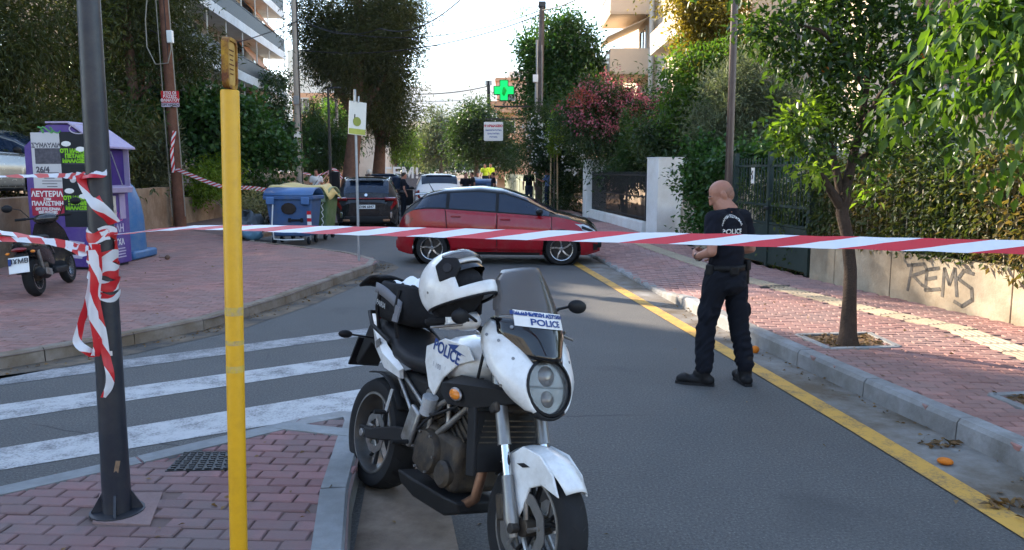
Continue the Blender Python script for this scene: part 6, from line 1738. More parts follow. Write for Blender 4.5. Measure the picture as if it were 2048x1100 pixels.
M_rimg = mat('grey_rim', (.10, .10, .10), .4, metal=.6, var=.25, scale=12, dirt=((.14, .11, .08), .4, 9))
def bike_wheel(x, r, w, parent, front):
    o = link('wheel', None, parent); o.location = (x, 0, r)
    rr = r * .72
    mb = MB(); prof = [(rr, -w * .42), (r * .84, -w * .5), (r * .93, -w * .47), (r * .975, -w * .32), (r, -w * .1), (r, w * .1), (r * .975, w * .32), (r * .93, w * .47), (r * .84, w * .5), (rr, w * .42), (rr, -w * .42)]
    mb.lathe(prof, 64, axis=(0, 1, 0), cap=False); t_ = mb.build('tyre', M_tyre, o, smooth=50, fixn=True)
    for k in range(44):
        a = 2 * PI * k / 44
        mb = MB(); 
        for s in (-1, 1):
            p0_ = Vector((r * 1.0015 * math.cos(a), s * w * .06, r * 1.0015 * math.sin(a))); a2 = a + .09
            p1_ = Vector((r * .968 * math.cos(a2), s * w * .36, r * .968 * math.sin(a2))); u = Vector((-math.sin(a), 0, math.cos(a))) * .004
            rad = Vector((math.cos(a), 0, math.sin(a))) * .0012
            mb.add([p0_ - u + rad, p0_ + u + rad, p1_ + u + rad * 3, p1_ - u + rad * 3], [(0, 1, 2, 3)])
        if k % 2 == 0: mb.build('tread_groove', M_black, t_)
    mb = MB(); mb.lathe([(rr * 1.02, -w * .44), (rr * .97, -w * .45), (rr * .90, -w * .2), (rr * .90, w * .2), (rr * .97, w * .45), (rr * 1.02, w * .44)], 48, axis=(0, 1, 0), cap=False); rim = mb.build('rim', M_rimg, o, smooth=50)
    for s in (-1, 1):
        mb = MB(); mb.lathe([(rr * .955, s * w * .455), (rr * 1.0, s * w * .455)], 48, axis=(0, 1, 0), cap=False); mb.build('rim_edge', M_alu, rim)
    for k in range(5):
        for d in (-.14, .14):
            a = 2 * PI * k / 5 + .5; b_ = a + d
            mb = MB(); mb.tube([(.035 * math.cos(a), 0, .035 * math.sin(a)), (.5 * rr * math.cos(a + d * .5), 0, .5 * rr * math.sin(a + d * .5)), (.93 * rr * math.cos(b_ + d * .3), 0, .93 * rr * math.sin(b_ + d * .3))], [.016, .011, .012], 8); mb.build('spoke', M_rimd, rim, smooth=60)
    mb = MB(); mb.cyl((0, -.075, 0), (0, .075, 0), .04, n=18); mb.build('hub', M_eng, rim, bevel=.004)
    for s in ((-1, 1) if front else (-1,)):
        R0, R1 = (.155, .105) if front else (.115, .075)
        y_ = s * (.072 if front else .06)
        mb = MB(); n_ = 60; pts = []
        def rg(rad, yy, wob=0): return [Vector(((rad + wob * math.cos(10 * 2 * PI * i / n_)) * math.cos(2 * PI * i / n_), yy, (rad + wob * math.cos(10 * 2 * PI * i / n_)) * math.sin(2 * PI * i / n_))) for i in range(n_)]
        mb.loft([rg(R1, y_ - .0025, .003), rg(R0, y_ - .0025, .003), rg(R0, y_ + .0025, .003), rg(R1, y_ + .0025, .003), rg(R1, y_ - .0025, .003)], cap=False)
        dsk = mb.build('brake_disc', M_disc, o, smooth=30, fixn=True)
        mb = MB(); n_ = 60
        mb.lathe([(.05, y_ - s * .01), (R1 * .92, y_ - s * .004)], 30, axis=(0, 1, 0), cap=False)
        for q in range(5):
            a = 2 * PI * q / 5; mb = MB(); mb.tube([(.04 * math.cos(a), y_ * .9, .04 * math.sin(a)), ((R1 + .008) * math.cos(a + .3), y_, (R1 + .008) * math.sin(a + .3))], [.012, .009], 6); mb.build('disc_carrier', M_alu, dsk)
        for q in range(5):
            a = 2 * PI * q / 5 + .3; mb = MB(); mb.cyl(((R1 + .012) * math.cos(a), y_ - .006, (R1 + .012) * math.sin(a)), ((R1 + .012) * math.cos(a), y_ + .006, (R1 + .012) * math.sin(a)), .010, n=10); mb.build('bobbin', M_alu, dsk)
    return o
FX, FR, RX, RR = .74, .30, -.72, .315
bike_wheel(FX, FR, .12, bike, True)
bike_wheel(RX, RR, .18, bike, False)

def part(name, mb, m, parent=bike, **k): return mb.build(name, m, parent, **k)
# fork
A0 = Vector((FX, 0, FR)); T0 = Vector((.42, 0, 1.00)); fd_ = (T0 - A0).normalized()
for s in (-1, 1):
    off = Vector((0, s * .108, 0)); f0 = A0 + off + Vector((-.02, 0, .0))
    mb = MB(); mb.tube([f0 + fd_ * .20, f0 + fd_ * .36], [.021, .021], 16); leg = part('fork_leg', mb, M_chrome, smooth=50)
    mb = MB(); mb.tube([f0 + fd_ * .34, f0 + fd_ * .36, f0 + fd_ * .72], [.031, .029, .029], 16); mb.build('upper_tube', M_fork, leg, smooth=50)
    mb = MB(); mb.tube([f0 - fd_ * .045, f0 + fd_ * .03, f0 + fd_ * .12, f0 + fd_ * .21], [.022, .034, .027, .026], 14); mb.build('foot_casting', M_fork, leg, smooth=60)
    mb = MB(); mb.cyl(A0 + off + Vector((0, -s * .01, 0)), A0 + off + Vector((0, s * .028, 0)), .022, n=14); mb.build('axle_cap', M_eng, leg, bevel=.003)
    mb = MB(); mb.box(A0 + off + Vector((-.118, -s * .02, .05)), (.06, .06, .115), (0, R(-20), 0)); cal = mb.build('brake_caliper', M_eng, leg, bevel=.012)
    mb = MB(); mb.tube([A0 + off + Vector((-.12, 0, .10)), A0 + off + Vector((-.11, 0, .25)), f0 + fd_ * .45 + Vector((-.03, 0, 0)), f0 + fd_ * .70 + Vector((-.05, 0, 0))], .007, 6); mb.build('brake_hose', M_cable, leg, smooth=60)
mb = MB(); c_ = A0 + fd_ * .50; mb.box(c_ + Vector((-.03, 0, 0)), (.06, .30, .05), (0, R(-25), 0)); part('lower_clamp', mb, M_eng, bevel=.012)
mb = MB(); c_ = A0 + fd_ * .70; mb.box(c_ + Vector((-.03, 0, 0)), (.07, .28, .035), (0, R(-25), 0)); part('upper_clamp', mb, M_eng, bevel=.012)

# front mudguard: crown over the tyre and two flanks down to the fork feet
mb = MB()
def mud(u, v):
    a = R(43 + 93 * v); s = -1 + 2 * u
    wd = .078 - .022 * max(0, (.3 - v) / .3) ** 1.2 - .01 * v
    rr_ = .338 - .030 * s * s + .012 * max(0, .25 - v) 
    return Vector((FX + rr_ * math.cos(a), s * wd, FR + rr_ * math.sin(a)))
mb.grid(mud, 10, 20); fen = part('front_mudguard', mb, M_mw, smooth=60, solid=.006)
for s in (-1, 1):
    pts = [(.955, .47), (.90, .545), (.80, .60), (.68, .605), (.60, .55), (.615, .46), (.665, .40), (.675, .32), (.715, .30), (.742, .36), (.765, .45), (.84, .485)]
    mb = MB(); mb.prism_y([(x - .005, z + .025) for x, z in pts], s * .076 - .006, s * .076 + .006); mb.build('flank', M_mw, fen, bevel=.005)
    mb = MB(); mb.prism_y([(.745, .56), (.70, .565), (.655, .55), (.70, .545)], s * .084 - .002, s * .084 + .002); mb.build('slot', M_black, fen)
    mb = MB(); mb.cyl((.70, s * .08, .34), (.70, s * .088, .34), .012, n=12); mb.build('bolt', M_alu, fen)

# fairing round the headlamp
def oval(x, cz, hw, hh, n=36, rake=.35, sq=2.0, low=1.0):
    out = []
    for i in range(n):
        a = 2 * PI * i / n
        c, s_ = math.cos(a), math.sin(a)
        yy = hw * math.copysign(abs(c) ** (2 / sq), c); zz2 = hh * math.copysign(abs(s_) ** (2 / sq), s_)
        if s_ < 0: yy *= 1 - (1 - low) * (abs(s_) ** 1.5)
        out.append(Vector((x - zz2 * rake, yy, cz + zz2)))
    return out
ovs = [oval(.690, .885, .118, .122), oval(.678, .888, .133, .136), oval(.635, .91, .178, .165, low=.8), oval(.565, .95, .212, .182, low=.60, sq=2.5), oval(.49, .99, .220, .168, low=.55, sq=2.8), oval(.425, 1.02, .208, .135, low=.6, sq=2.8)]
def strip(i0, i1, grow=0):
    m_ = MB(); n_ = 36; rows = [[o[i % n_] + (o[i % n_] - Vector((o[i % n_].x, 0, .92))).normalized() * grow for i in range(i0, i1 + 1)] for o in ovs]
    k = i1 - i0 + 1
    m_.add([p for r in rows for p in r], [(a_ * k + c, a_ * k + c + 1, (a_ + 1) * k + c + 1, (a_ + 1) * k + c) for a_ in range(len(rows) - 1) for c in range(k - 1)]); return m_
part('front_fairing', strip(13, 23), M_mw, smooth=45, solid=.006, fixn=True)
part('front_fairing', strip(31, 41), M_mw, smooth=45, solid=.006, fixn=True)
part('chin_cover', strip(23, 31, -.003), M_matte, smooth=50, solid=.006, fixn=True)
part('nose_cover', strip(5, 13, .004), mat('nose_black', (.010, .010, .011), .18, coat=.4), smooth=60, solid=.006, fixn=True)
for o_, i_ in ((2, 15), (3, 15), (4, 16), (2, 39), (3, 39), (3, 20), (3, 34)):
    c_ = ovs[o_][i_ % 36]; d_ = Vector((.1, c_.y, (c_.z - .92) * .6)).normalized()
    mb = MB(); mb.cyl(c_ + d_ * .0, c_ + d_ * .0065, .007, n=10); part('fairing_bolt', mb, M_fork)
for s in (-1, 1):
    mb = MB(); mb.tube([ovs[1][(18 - s * 5) % 36 if s < 0 else 41 - 36 + 0] + Vector((.002, 0, 0)), ovs[3][(18 - s * 5) % 36 if s < 0 else 5]], .0035, 6) if False else mb.tube([ovs[k][23 if s < 0 else 31] + Vector((0, s * .004, 0)) for k in range(1, 6)], .003, 6); part('panel_seam', mb, M_matte)
hl_ = link('headlight', None, bike); hl_.location = (.665, 0, .885); hl_.rotation_euler = (0, R(-19), 0)
mb = MB(); 
def ovl(x, w_, h_): return [Vector((x, w_ * math.cos(2 * PI * i / 32), h_ * math.sin(2 * PI * i / 32))) for i in range(32)]
mb.loft([ovl(-.02, .124, .128), ovl(.026, .124, .128), ovl(.03, .113, .117), ovl(.0, .109, .113)], cap=False); mb.build('bezel', M_black, hl_, smooth=40)
mb = MB(); mb.loft([ovl(.005, .109, .113), ovl(-.03, .09, .094), ovl(-.06, .05, .052)]); mb.build('reflector', M_refl, hl_, smooth=60)
for z_, r_, m_ in ((.048, .050, M_blamp), (-.052, .040, M_blamp)):
    mb = MB(); mb.lathe([(r_, -.03), (r_, .0), (r_ * .8, .012), (r_ * .3, .02), (.001, .021)], 24, (0, 0, z_), (1, 0, 0)); mb.build('projector', m_, hl_, smooth=60)
    mb = MB(); mb.lathe([(r_ * 1.02, -.002), (r_ * 1.18, .004), (r_ * 1.22, -.01)], 24, (0, 0, z_), (1, 0, 0), cap=False); mb.build('projector_ring', M_alu, hl_, smooth=60)
mb = MB(); mb.box((-.005, 0, 0), (.02, .20, .012)); mb.build('divider', M_black, hl_)
mb = MB(); mb.loft([ovl(.018, .113, .117), ovl(.036, .092, .095), ovl(.048, .05, .052), ovl(.052, .005, .005)]); mb.build('lens', M_lens, hl_, smooth=80)

# screen
def scr(u, v, grow=0):
    s = -1 + 2 * u
    hw_ = float(np.interp(v, [0, .25, .6, .88, 1], [.14, .185, .182, .14, .095]))
    x = .695 - .235 * v + .01 * math.sin(PI * v) - (.15 + .02 * v) * s * s * (1 - .25 * v)
    z = 1.005 + .385 * v - .035 * s * s * (1 if v > .5 else .3)
    return Vector((x + grow, s * hw_, z + grow * .6))
mb = MB(); mb.grid(lambda u, v: scr(u, v * .40), 20, 8); part('screen_base', mb, mat('gloss_black', (.008, .008, .009), .08, coat=.5), smooth=80, solid=.005)
mb = MB(); mb.grid(lambda u, v: scr(u, .38 + v * .62), 20, 12); ws_ = part('windscreen', mb, M_smoke, smooth=80, solid=.003)
mb = MB(); mb.grid(lambda u, v: scr(.13 + .70 * u, .33 + .17 * v, .006), 14, 3); stk = part('police_sticker', mb, M_whitep, smooth=80)
def wrap_text(body, size, v0, name, parent, m, bold=.002):
    t = text_mb(body, size, m, name, parent, (0, 0, 0), (0, 0, 0), bold=bold)
    me = t.data
    for ve in me.vertices:
        u = .48 + ve.co.x / .34; v = v0 + ve.co.y / .47
        p = scr(min(max(u, 0), 1), v, .0085); ve.co = p
    me.update()
    return t
wrap_text('ΕΛΛΗΝΙΚΗ ΑΣΤΥΝΟΜΙΑ', .0225, .462, 'lettering', stk, M_bluel)
wrap_text('POLICE', .044, .382, 'lettering', stk, M_bluel, .0012)
for s in (-1, 1):
    p_ = scr(.5 + s * .40, .30, .008); mb = MB(); mb.cyl(p_, p_ + Vector((.006, s * .004, .004)), .008, n=10); part('screen_bolt', mb, M_alu)
mb = MB(); mb.box((.40, 0, 1.06), (.10, .24, .10), (0, R(-25), 0)); part('instrument_panel', mb, M_black, bevel=.02)

# handlebar, grips, levers, guards, mirrors
mb = MB(); mb.tube([(.24, -.40, 1.075), (.30, -.26, 1.10), (.37, -.12, 1.07), (.37, .12, 1.07), (.30, .26, 1.10), (.24, .40, 1.075)], .0115, 10); hb = part('handlebar', mb, M_matte, smooth=60)
for s in (-1, 1):
    mb = MB(); mb.tube([(.245, s * .39, 1.077), (.285, s * .27, 1.097)], .018, 12); mb.build('grip', M_tyre, hb, smooth=50)
    mb = MB(); mb.tube([(.345, s * .22, 1.10), (.345, s * .30, 1.085), (.31, s * .41, 1.06)], [.008, .007, .006], 8); mb.build('lever', M_alu, hb, smooth=60)
    mb = MB(); mb.box((.31, s * .21, 1.115), (.07, .06, .06)); mb.build('switch_block', M_black, hb, bevel=.01)
    mz = 1.235 if s > 0 else 1.13
    mb = MB(); mb.tube([(.33, s * .20, 1.12), (.36, s * .25, mz - .025 if s > 0 else 1.11), (.40, s * .315, mz + .005)], .007, 8); mi = mb.build('mirror_stalk', M_matte, hb, smooth=60)
    mb = MB(); mb.sphere((.405, s * .325, mz), (.018, .052, .034), 16, 9, (0, 0, R(-10) * s)); mb.build('mirror', M_black, hb, smooth=60)
    mb = MB(); mb.grid(lambda u, v: (.385 - .05 * (2 * v - 1) ** 2 - .10 * u ** 2, s * (.20 + .12 * u), 1.07 + .08 * v - .02 * u), 8, 6); mb.build('hand_guard', M_mw, hb, smooth=70, solid=.008)
mb = MB(); mb.lathe([(.001, .06), (.045, .058), (.05, .0), (.04, -.01)], 16, (.24, -.165, 1.14)); mb.build('fluid_reservoir', M_black, hb, smooth=50)

# tank and side panels
def ring_t(x, cz, hw, zt_, zb_, n=24, e=2.6):
    out = []
    for i in range(n):
        a = 2 * PI * i / n; c, s_ = math.cos(a), math.sin(a)
        yy = hw * math.copysign(abs(c) ** (2 / e), c); zz2 = (zt_ if s_ > 0 else zb_) * math.copysign(abs(s_) ** (2 / e), s_)
        out.append(Vector((x, yy * (1 - .25 * max(0, -s_)), cz + zz2)))
    return out
mb = MB(); mb.loft([ring_t(-.13, .875, .085, .03, .07), ring_t(-.09, .89, .115, .055, .11), ring_t(0.02, .90, .150, .10, .15), ring_t(.15, .905, .172, .125, .14), ring_t(.28, .91, .165, .105, .09), ring_t(.36, .92, .12, .06, .05)]); tank = part('fuel_tank', mb, M_mw, smooth=60)
mb = MB(); mb.lathe([(.04, 0), (.042, .012), (.03, .018), (.001, .018)], 20, (.13, 0, 1.028)); mb.build('filler_cap', M_alu, tank, smooth=50)
mb = MB(); mb.prism_y([(-.10, .92), (.06, .985), (.27, .985), (.34, .93), (.21, .885), (.10, .80), (.04, .70), (-.02, .73), (-.09, .84)], -.176, -.164); mb.build('side_panel', M_mw, tank, bevel=.005)
mb = MB(); mb.prism_y([(-.10, .92), (.06, .985), (.27, .985), (.34, .93), (.21, .885), (.10, .80), (.04, .70), (-.02, .73), (-.09, .84)], .164, .176); mb.build('side_panel', M_mw, tank, bevel=.005)
text_mb('POLICE', .078, M_bluel, 'lettering', tank, (.10, -.1785, .925), face_rot((0, -1, 0), (.14, 0, 1)), bold=.002)
mb = MB(); mb.prism_y([(.10, .965), (.2, .975), (.17, .95), (.27, .935), (.16, .94)], -.1785, -.1765); mb.build('wing_emblem', M_bluel, tank)
text_mb('1 100', .036, mat('grey_print', (.3, .3, .33), .5), 'lettering', tank, (.03, -.1785, .845), face_rot((0, -1, 0), (.12, 0, 1)))
for s in (-1, 1):     # black scoops below the fairing, indicators
    mb = MB(); mb.loft([[Vector((x, s * y_, z_)) for x, y_, z_ in q] for q in ([(.60, .085, .80), (.60, .10, .845), (.59, .06, .83), (.59, .05, .79)], [(.42, .19, .73), (.42, .215, .83), (.42, .15, .86), (.42, .14, .74)], [(.22, .20, .70), (.22, .215, .80), (.22, .15, .84), (.22, .14, .70)], [(.06, .15, .72), (.06, .165, .77), (.06, .12, .79), (.06, .11, .72)])]); sc2 = part('side_scoop', mb, M_matte, smooth=40, fixn=True)
    mb = MB(); mb.sphere((.30, s * .222, .765), (.045, .016, .024), 14, 8); mb.build('indicator', M_amber, sc2, smooth=60)
    mb = MB(); mb.sphere((.298, s * .217, .765), (.052, .014, .031), 14, 8); mb.build('indicator_rim', M_alu, sc2, smooth=60)
    if s == 1:
        mb = MB(); mb.sphere((.585, .155, .76), (.03, .04, .02), 12, 7); mb.build('front_marker', M_amber, sc2, smooth=60)

# seat and tail
mb = MB(); mb.loft([ring_t(-.06, .82, .10, .045, .05), ring_t(-.16, .805, .14, .05, .06), ring_t(-.32, .80, .165, .055, .06), ring_t(-.46, .815, .165, .075, .06), ring_t(-.52, .86, .15, .085, .07), ring_t(-.70, .90, .135, .06, .06), ring_t(-.84, .925, .09, .04, .04)]); seat = part('seat', mb, M_seat, smooth=70)
for s in (-1, 1):
    mb = MB(); mb.loft([[Vector((x, s * y_, z_)) for x, y_, z_ in q] for q in ([(-.36, .150, .70), (-.36, .165, .74), (-.36, .14, .755), (-.36, .13, .70)], [(-.55, .155, .72), (-.55, .18, .80), (-.55, .15, .84), (-.55, .13, .72)], [(-.74, .13, .80), (-.74, .155, .90), (-.74, .13, .93), (-.74, .11, .80)], [(-.97, .06, .93), (-.97, .075, .975), (-.97, .06, .99), (-.97, .05, .93)])]); tl_ = part('tail_panel', mb, M_mw, smooth=50, fixn=True)
    mb = MB(); mb.tube([(-.90, s * .07, .83), (-.90, s * .22, .84)], .006, 6); ind = mb.build('indicator_stalk', M_black, tl_)
    mb = MB(); mb.sphere((-.90, s * .25, .84), (.022, .045, .024), 12, 7); mb.build('rear_indicator', M_black, tl_, smooth=60)
    mb = MB(); mb.tube([(-.50, s * .17, .87), (-.70, s * .19, .93), (-.86, s * .14, .985), (-.88, s * .05, .99)], .012, 8); mb.build('grab_rail', M_matte, tl_, smooth=60)
    mb = MB(); mb.prism_y([(-.66, .845), (-.62, .87), (-.60, .84), (-.64, .81)], s * .172 - .003, s * .172 + .003); mb.build('paint_chip', M_fork, tl_)
mb = MB(); mb.box((-.97, 0, .95), (.05, .14, .05)); part('tail_lamp', mb, M_tail, bevel=.015)
mb = MB(); mb.prism_y([(-.78, .82), (-.98, .90), (-1.10, .66), (-1.06, .64), (-.92, .80), (-.76, .74)], -.07, .07); hug = part('plate_hanger', mb, M_matte, bevel=.008)
mb = MB(); mb.box((-1.08, 0, .72), (.012, .20, .20), (0, R(25), 0)); mb.build('number_plate', M_black, hug)
mb = MB(); mb.grid(lambda u, v: (RX + .345 * math.cos(R(35 + 75 * v)), -.095 + .19 * u, RR + .345 * math.sin(R(35 + 75 * v))), 4, 10); part('rear_hugger', mb, M_matte, smooth=60, solid=.006)

# frame, swing arm, engine, exhaust
for s in (-1, 1):
    P3 = lambda x, z, y_=.13: Vector((x, s * y_, z))
    for nm, pts, r_, m_ in (('frame_tube', [P3(.34, .90, .06), P3(.12, .70), P3(-.12, .56)], .016, M_alu), ('frame_tube', [P3(.33, .80, .06), P3(.14, .58), P3(-.04, .44)], .016, M_alu), ('frame_tube', [P3(.12, .70), P3(.14, .58)], .012, M_alu), ('frame_tube', [P3(-.02, .62), P3(-.04, .44)], .012, M_alu), ('subframe_tube', [P3(-.10, .60, .12), P3(-.45, .74, .11), P3(-.85, .86, .07)], .012, M_alu), ('subframe_tube', [P3(-.14, .48, .12), P3(-.48, .72, .11)], .011, M_alu)):
        mb = MB(); mb.tube(pts, r_, 10); part(nm, mb, m_, smooth=60)
    mb = MB(); mb.loft([[Vector((x, s * (y_ + dy), z_ + dz)) for dy, dz in ((-.02, -h_), (.02, -h_), (.02, h_), (-.02, h_))] for x, y_, z_, h_ in ((-.12, .10, .43, .05), (-.38, .115, .40, .04), (-.66, .115, .325, .03), (-.78, .115, .315, .03))]); part('swing_arm', mb, M_matte, bevel=.008)
    mb = MB(); mb.cyl((RX, s * .10, RR), (RX, s * .15, RR), .022, n=14); part('axle_nut', mb, M_alu, bevel=.003)
    mb = MB(); mb.box((-.16, s * .155, .50), (.10, .03, .20), (0, R(18), 0)); pp_ = part('foot_plate', mb, M_alu, bevel=.012)
    mb = MB(); mb.tube([(-.15, s * .16, .42), (-.15, s * .26, .42)], .012, 8); mb.build('foot_peg', M_tyre, pp_)
    mb = MB(); mb.tube([(-.46, s * .13, .62), (-.44, s * .16, .50)], .012, 8); part('pillion_bracket', mb, M_alu)
    mb = MB(); mb.tube([(-.44, s * .15, .50), (-.44, s * .23, .50)], .012, 8); part('pillion_peg', mb, M_tyre)
mb = MB(); mb.box((.06, 0, .42), (.42, .28, .26), (0, R(4), 0)); eng = part('crankcase', mb, M_eng, bevel=.04, seg=3)
for y_, r_ in ((-.165, .105), (-.15, .075)):
    pass
mb = MB(); mb.lathe([(.001, .03), (.07, .03), (.10, .02), (.11, 0), (.11, -.03)], 28, (.02, -.15, .42), (0, -1, 0)); mb.build('clutch_cover', M_eng, eng, smooth=40)
mb = MB(); mb.lathe([(.001, .025), (.05, .025), (.065, .01), (.065, -.03)], 24, (.19, -.145, .36), (0, -1, 0)); mb.build('water_pump', M_eng, eng, smooth=40)
for q in range(6):
    a = 2 * PI * q / 6; mb = MB(); mb.cyl((.02 + .10 * math.cos(a), -.17, .42 + .10 * math.sin(a)), (.02 + .10 * math.cos(a), -.182, .42 + .10 * math.sin(a)), .007, n=6); mb.build('cover_bolt', M_alu, eng)
for cx_, tilt in ((.20, -32), (-.02, 30)):
    o = link('cylinder', None, bike); o.location = (cx_, 0, .58); o.rotation_euler = (0, R(-tilt), 0)
    mb = MB(); mb.box((0, 0, 0), (.13, .19, .22)); mb.build('barrel', M_eng, o, bevel=.012)
    for q in range(5):
        mb = MB(); mb.box((0, 0, -.08 + q * .036), (.155, .215, .010)); mb.build('fin', M_eng, o)
    mb = MB(); mb.box((0, 0, .13), (.15, .22, .07)); mb.build('head_cover', M_alu, o, bevel=.02)
mb = MB(); mb.box((.435, 0, .585), (.04, .34, .27), (0, R(-12), 0)); rad = part('radiator', mb, M_matte, bevel=.006)
for q in range(9): mb = MB(); mb.box((.458 + (q - 4) * .0055, 0, .585 + (q - 4) * .026), (.006, .32, .006), (0, R(-12), 0)); mb.build('fin', M_eng, rad)
for s in (-1, 1): mb = MB(); mb.box((.435, s * .182, .585), (.06, .02, .30), (0, R(-12), 0)); mb.build('side_tank', M_matte, rad, bevel=.006)
mb = MB(); mb.tube([(.30, -.05, .53), (.385, -.06, .45), (.37, -.07, .30), (.26, -.09, .21), (.05, -.04, .19), (-.25, .10, .22)], [.024, .025, .025, .026, .028, .03], 12); part('header_pipe', mb, M_bronze, smooth=70)
mb = MB(); mb.tube([(-.2, .10, .22), (-.36, .15, .28), (-.52, .19, .40)], [.03, .033, .04], 12); part('link_pipe', mb, M_bronze, smooth=70)
mb = MB(); mb.tube([(-.46, .18, .36), (-.50, .185, .39), (-.86, .215, .56), (-.88, .216, .57)], [.045, .058, .058, .04], 16); si = part('silencer', mb, M_matte, smooth=50)
mb = MB(); mb.tube([(-.60, .195, .44), (-.63, .197, .454)], .0605, 16); mb.build('clamp_band', M_alu, si, smooth=50)
mb = MB(); mb.loft([[Vector((x, y_, z_)) for y_, z_ in ((-.12, z0_), (.12, z0_), (.15, z1_), (-.15, z1_))] for x, z0_, z1_ in ((.34, .22, .27), (.2, .16, .26), (-.1, .15, .25), (-.25, .18, .25))]); part('belly_pan', mb, M_matte, bevel=.012, fixn=True)
mb = MB(); mb.tube([(-.3, 0, .40), (-.18, 0, .62)], .035, 12); sh = part('shock_absorber', mb, M_eng, smooth=60)
mb = MB(); mb.tube([(-.29 + .1 * i / 60, .042 * math.cos(i * .75), .42 + .2 * i / 60 ) for i in range(60)] and [(-.29 + .1 * i / 60 + .0 , .042 * math.cos(i * .75), .42 + .18 * i / 60 + .02 * math.sin(i * .75)) for i in range(60)], .006, 6); mb.build('spring', M_redp, sh, smooth=60)
mb = MB(); mb.tube([(.0, .14, .30), (.06, .30, .07)], [.012, .011], 8); ks = part('side_stand', mb, M_matte, smooth=60)
zl = .02; mb = MB(); mb.box((.065, .315, .052), (.06, .05, .012), (R(11), 0, 0)); mb.build('stand_foot', M_matte, ks)
mb = MB(); mb.box((.02, 0, .70), (.30, .22, .14)); part('airbox', mb, M_matte, bevel=.03)
mb = MB(); mb.box((-.30, 0, .66), (.30, .20, .16)); part('battery_tray', mb, M_matte, bevel=.03)
for pts in ([(.33, -.12, 1.06), (.40, -.17, .98), (.34, -.14, .84)], [(.33, .10, 1.06), (.42, .16, .98), (.36, .10, .84)], [(.31, -.2, 1.1), (.42, -.13, 1.02), (.40, -.06, .86)], [(.10, -.15, .66), (.0, -.18, .56), (-.10, -.15, .50)], [(.25, -.16, .70), (.10, -.19, .62), (.0, -.16, .60)], [(.40, .0, .42), (.44, .12, .50), (.36, .15, .64)]):
    mb = MB(); mb.tube(pts, .007, 6); part('cable', mb, M_cable, smooth=60)
mb = MB(); mb.lathe([(.04, 0), (.04, .09)], 14, (-.02, -.16, .60), (.3, -.1, 1)); part('coolant_bottle', mb, M_lamp, smooth=50)

BM = Matrix.Translation(bike.location) @ bike.rotation_euler.to_matrix().to_4x4()
# soft tail bag, open, with a cloth inside
bagp = BM @ Vector((-.62, 0, .955))
tb = thing('seat_bag', 'open black soft bag strapped on the motorcycle seat with a white cloth inside', 'bag', bagp)
tb.rotation_euler = bike.rotation_euler
M_fab = mat('black_fabric', (.015, .015, .017), .85, var=.3, scale=10, bump=.35, bscale=120)
M_gpip = mat('grey_panel_fabric', (.16, .16, .175), .8, var=.1, scale=12)
def rb(x0, x1, hw, z): return [Vector((x, y_, z + .012 * math.sin(x * 30 + y_ * 20))) for x, y_ in ((x1, -hw * .7), (x1, 0), (x1, hw * .7), (x1 - .04, hw), ((x0 + x1) / 2, hw * 1.05), (x0 + .04, hw), (x0, hw * .7), (x0, 0), (x0, -hw * .7), (x0 + .04, -hw), ((x0 + x1) / 2, -hw * 1.05), (x1 - .04, -hw))]
mb = MB(); mb.loft([rb(-.17, .20, .13, 0), rb(-.20, .24, .165, .05), rb(-.20, .245, .17, .16), rb(-.19, .235, .155, .235), rb(-.17, .215, .135, .24), rb(-.16, .20, .12, .14)]); mb.build('body', M_fab, tb, smooth=60, sub=1)
mb = MB(); mb.grid(lambda u, v: (-.15 + .33 * u, -.182 + .015 * abs(2 * u - 1) ** 3, .155 + .055 * v - .07 * u * u), 10, 2); mb.build('grey_panel', M_gpip, tb, smooth=60, solid=.008)
mb = MB(); mb.prism_y([(.13, .03), (.185, .03), (.20, .11), (.15, .12)], -.186, -.176); mb.build('grey_panel', M_gpip, tb)
text_mb('PAIRIA', .040, M_lamp, 'lettering', tb, (-.02, -.188, .10), face_rot((0, -1, 0), (.12, 0, 1)), bold=.001)
mb = MB(); mb.grid(lambda u, v: (-.17 - .26 * v, -.14 + .28 * u, .235 + .03 * math.sin(PI * v) - .075 * v + .012 * math.sin(u * 6)), 8, 8); mb.build('flap', M_fab, tb, smooth=60, solid=.014)
mb = MB(); mb.grid(lambda u, v: (-.10 + .24 * u, -.10 + .20 * v, .225 + .05 * math.sin(PI * u) * math.sin(PI * v) + .012 * math.sin(u * 14 + v * 9)), 12, 12); mb.build('cloth', M_whitep, tb, smooth=60)
for x in (-.08, .14): mb = MB(); mb.tube([(x, -.172, .2), (x, -.18, .08), (x, -.14, -.06)], .010, 6); mb.build('strap', M_black, tb)

# helmet on the right grip
hm = thing('helmet', 'white flip up motorcycle helmet resting on the right handlebar grip', 'helmet', (-.262, 3.60, 1.285))
hm.rotation_euler = (Matrix.Rotation(R(-22), 3, 'Z') @ Matrix.Rotation(R(-27), 3, 'Y') @ Matrix.Rotation(R(-12), 3, 'X')).to_euler()
def shell(az, t, k=1.0):
    """az 0 = front; t 0 = crown, 1 = lower rim"""
    ph = t * R(128)
    z = .150 * math.cos(ph)
    s_ = math.sin(ph) if ph < PI / 2 else 1 - .10 * ((ph - PI / 2) / R(38)) ** 2
    rx = .165 + (.035 * max(0, math.cos(az)) ** 3 * min(1, max(0, (.05 - z) / .12)))
    rx = rx if math.cos(az) > 0 else .168
    lift = -.035 * max(0, -math.cos(az)) * max(0, t - .75) / .25 * -1
    return Vector((rx * k * s_ * math.cos(az), .132 * k * s_ * math.sin(az), z * k + lift * .6 - (.02 * max(0, math.cos(az)) * max(0, t - .7) / .3)))
NA, NT = 64, 26
mb = MB(); vs = [shell(2 * PI * i / NA, j / NT) for j in range(NT + 1) for i in range(NA)]; fs = []
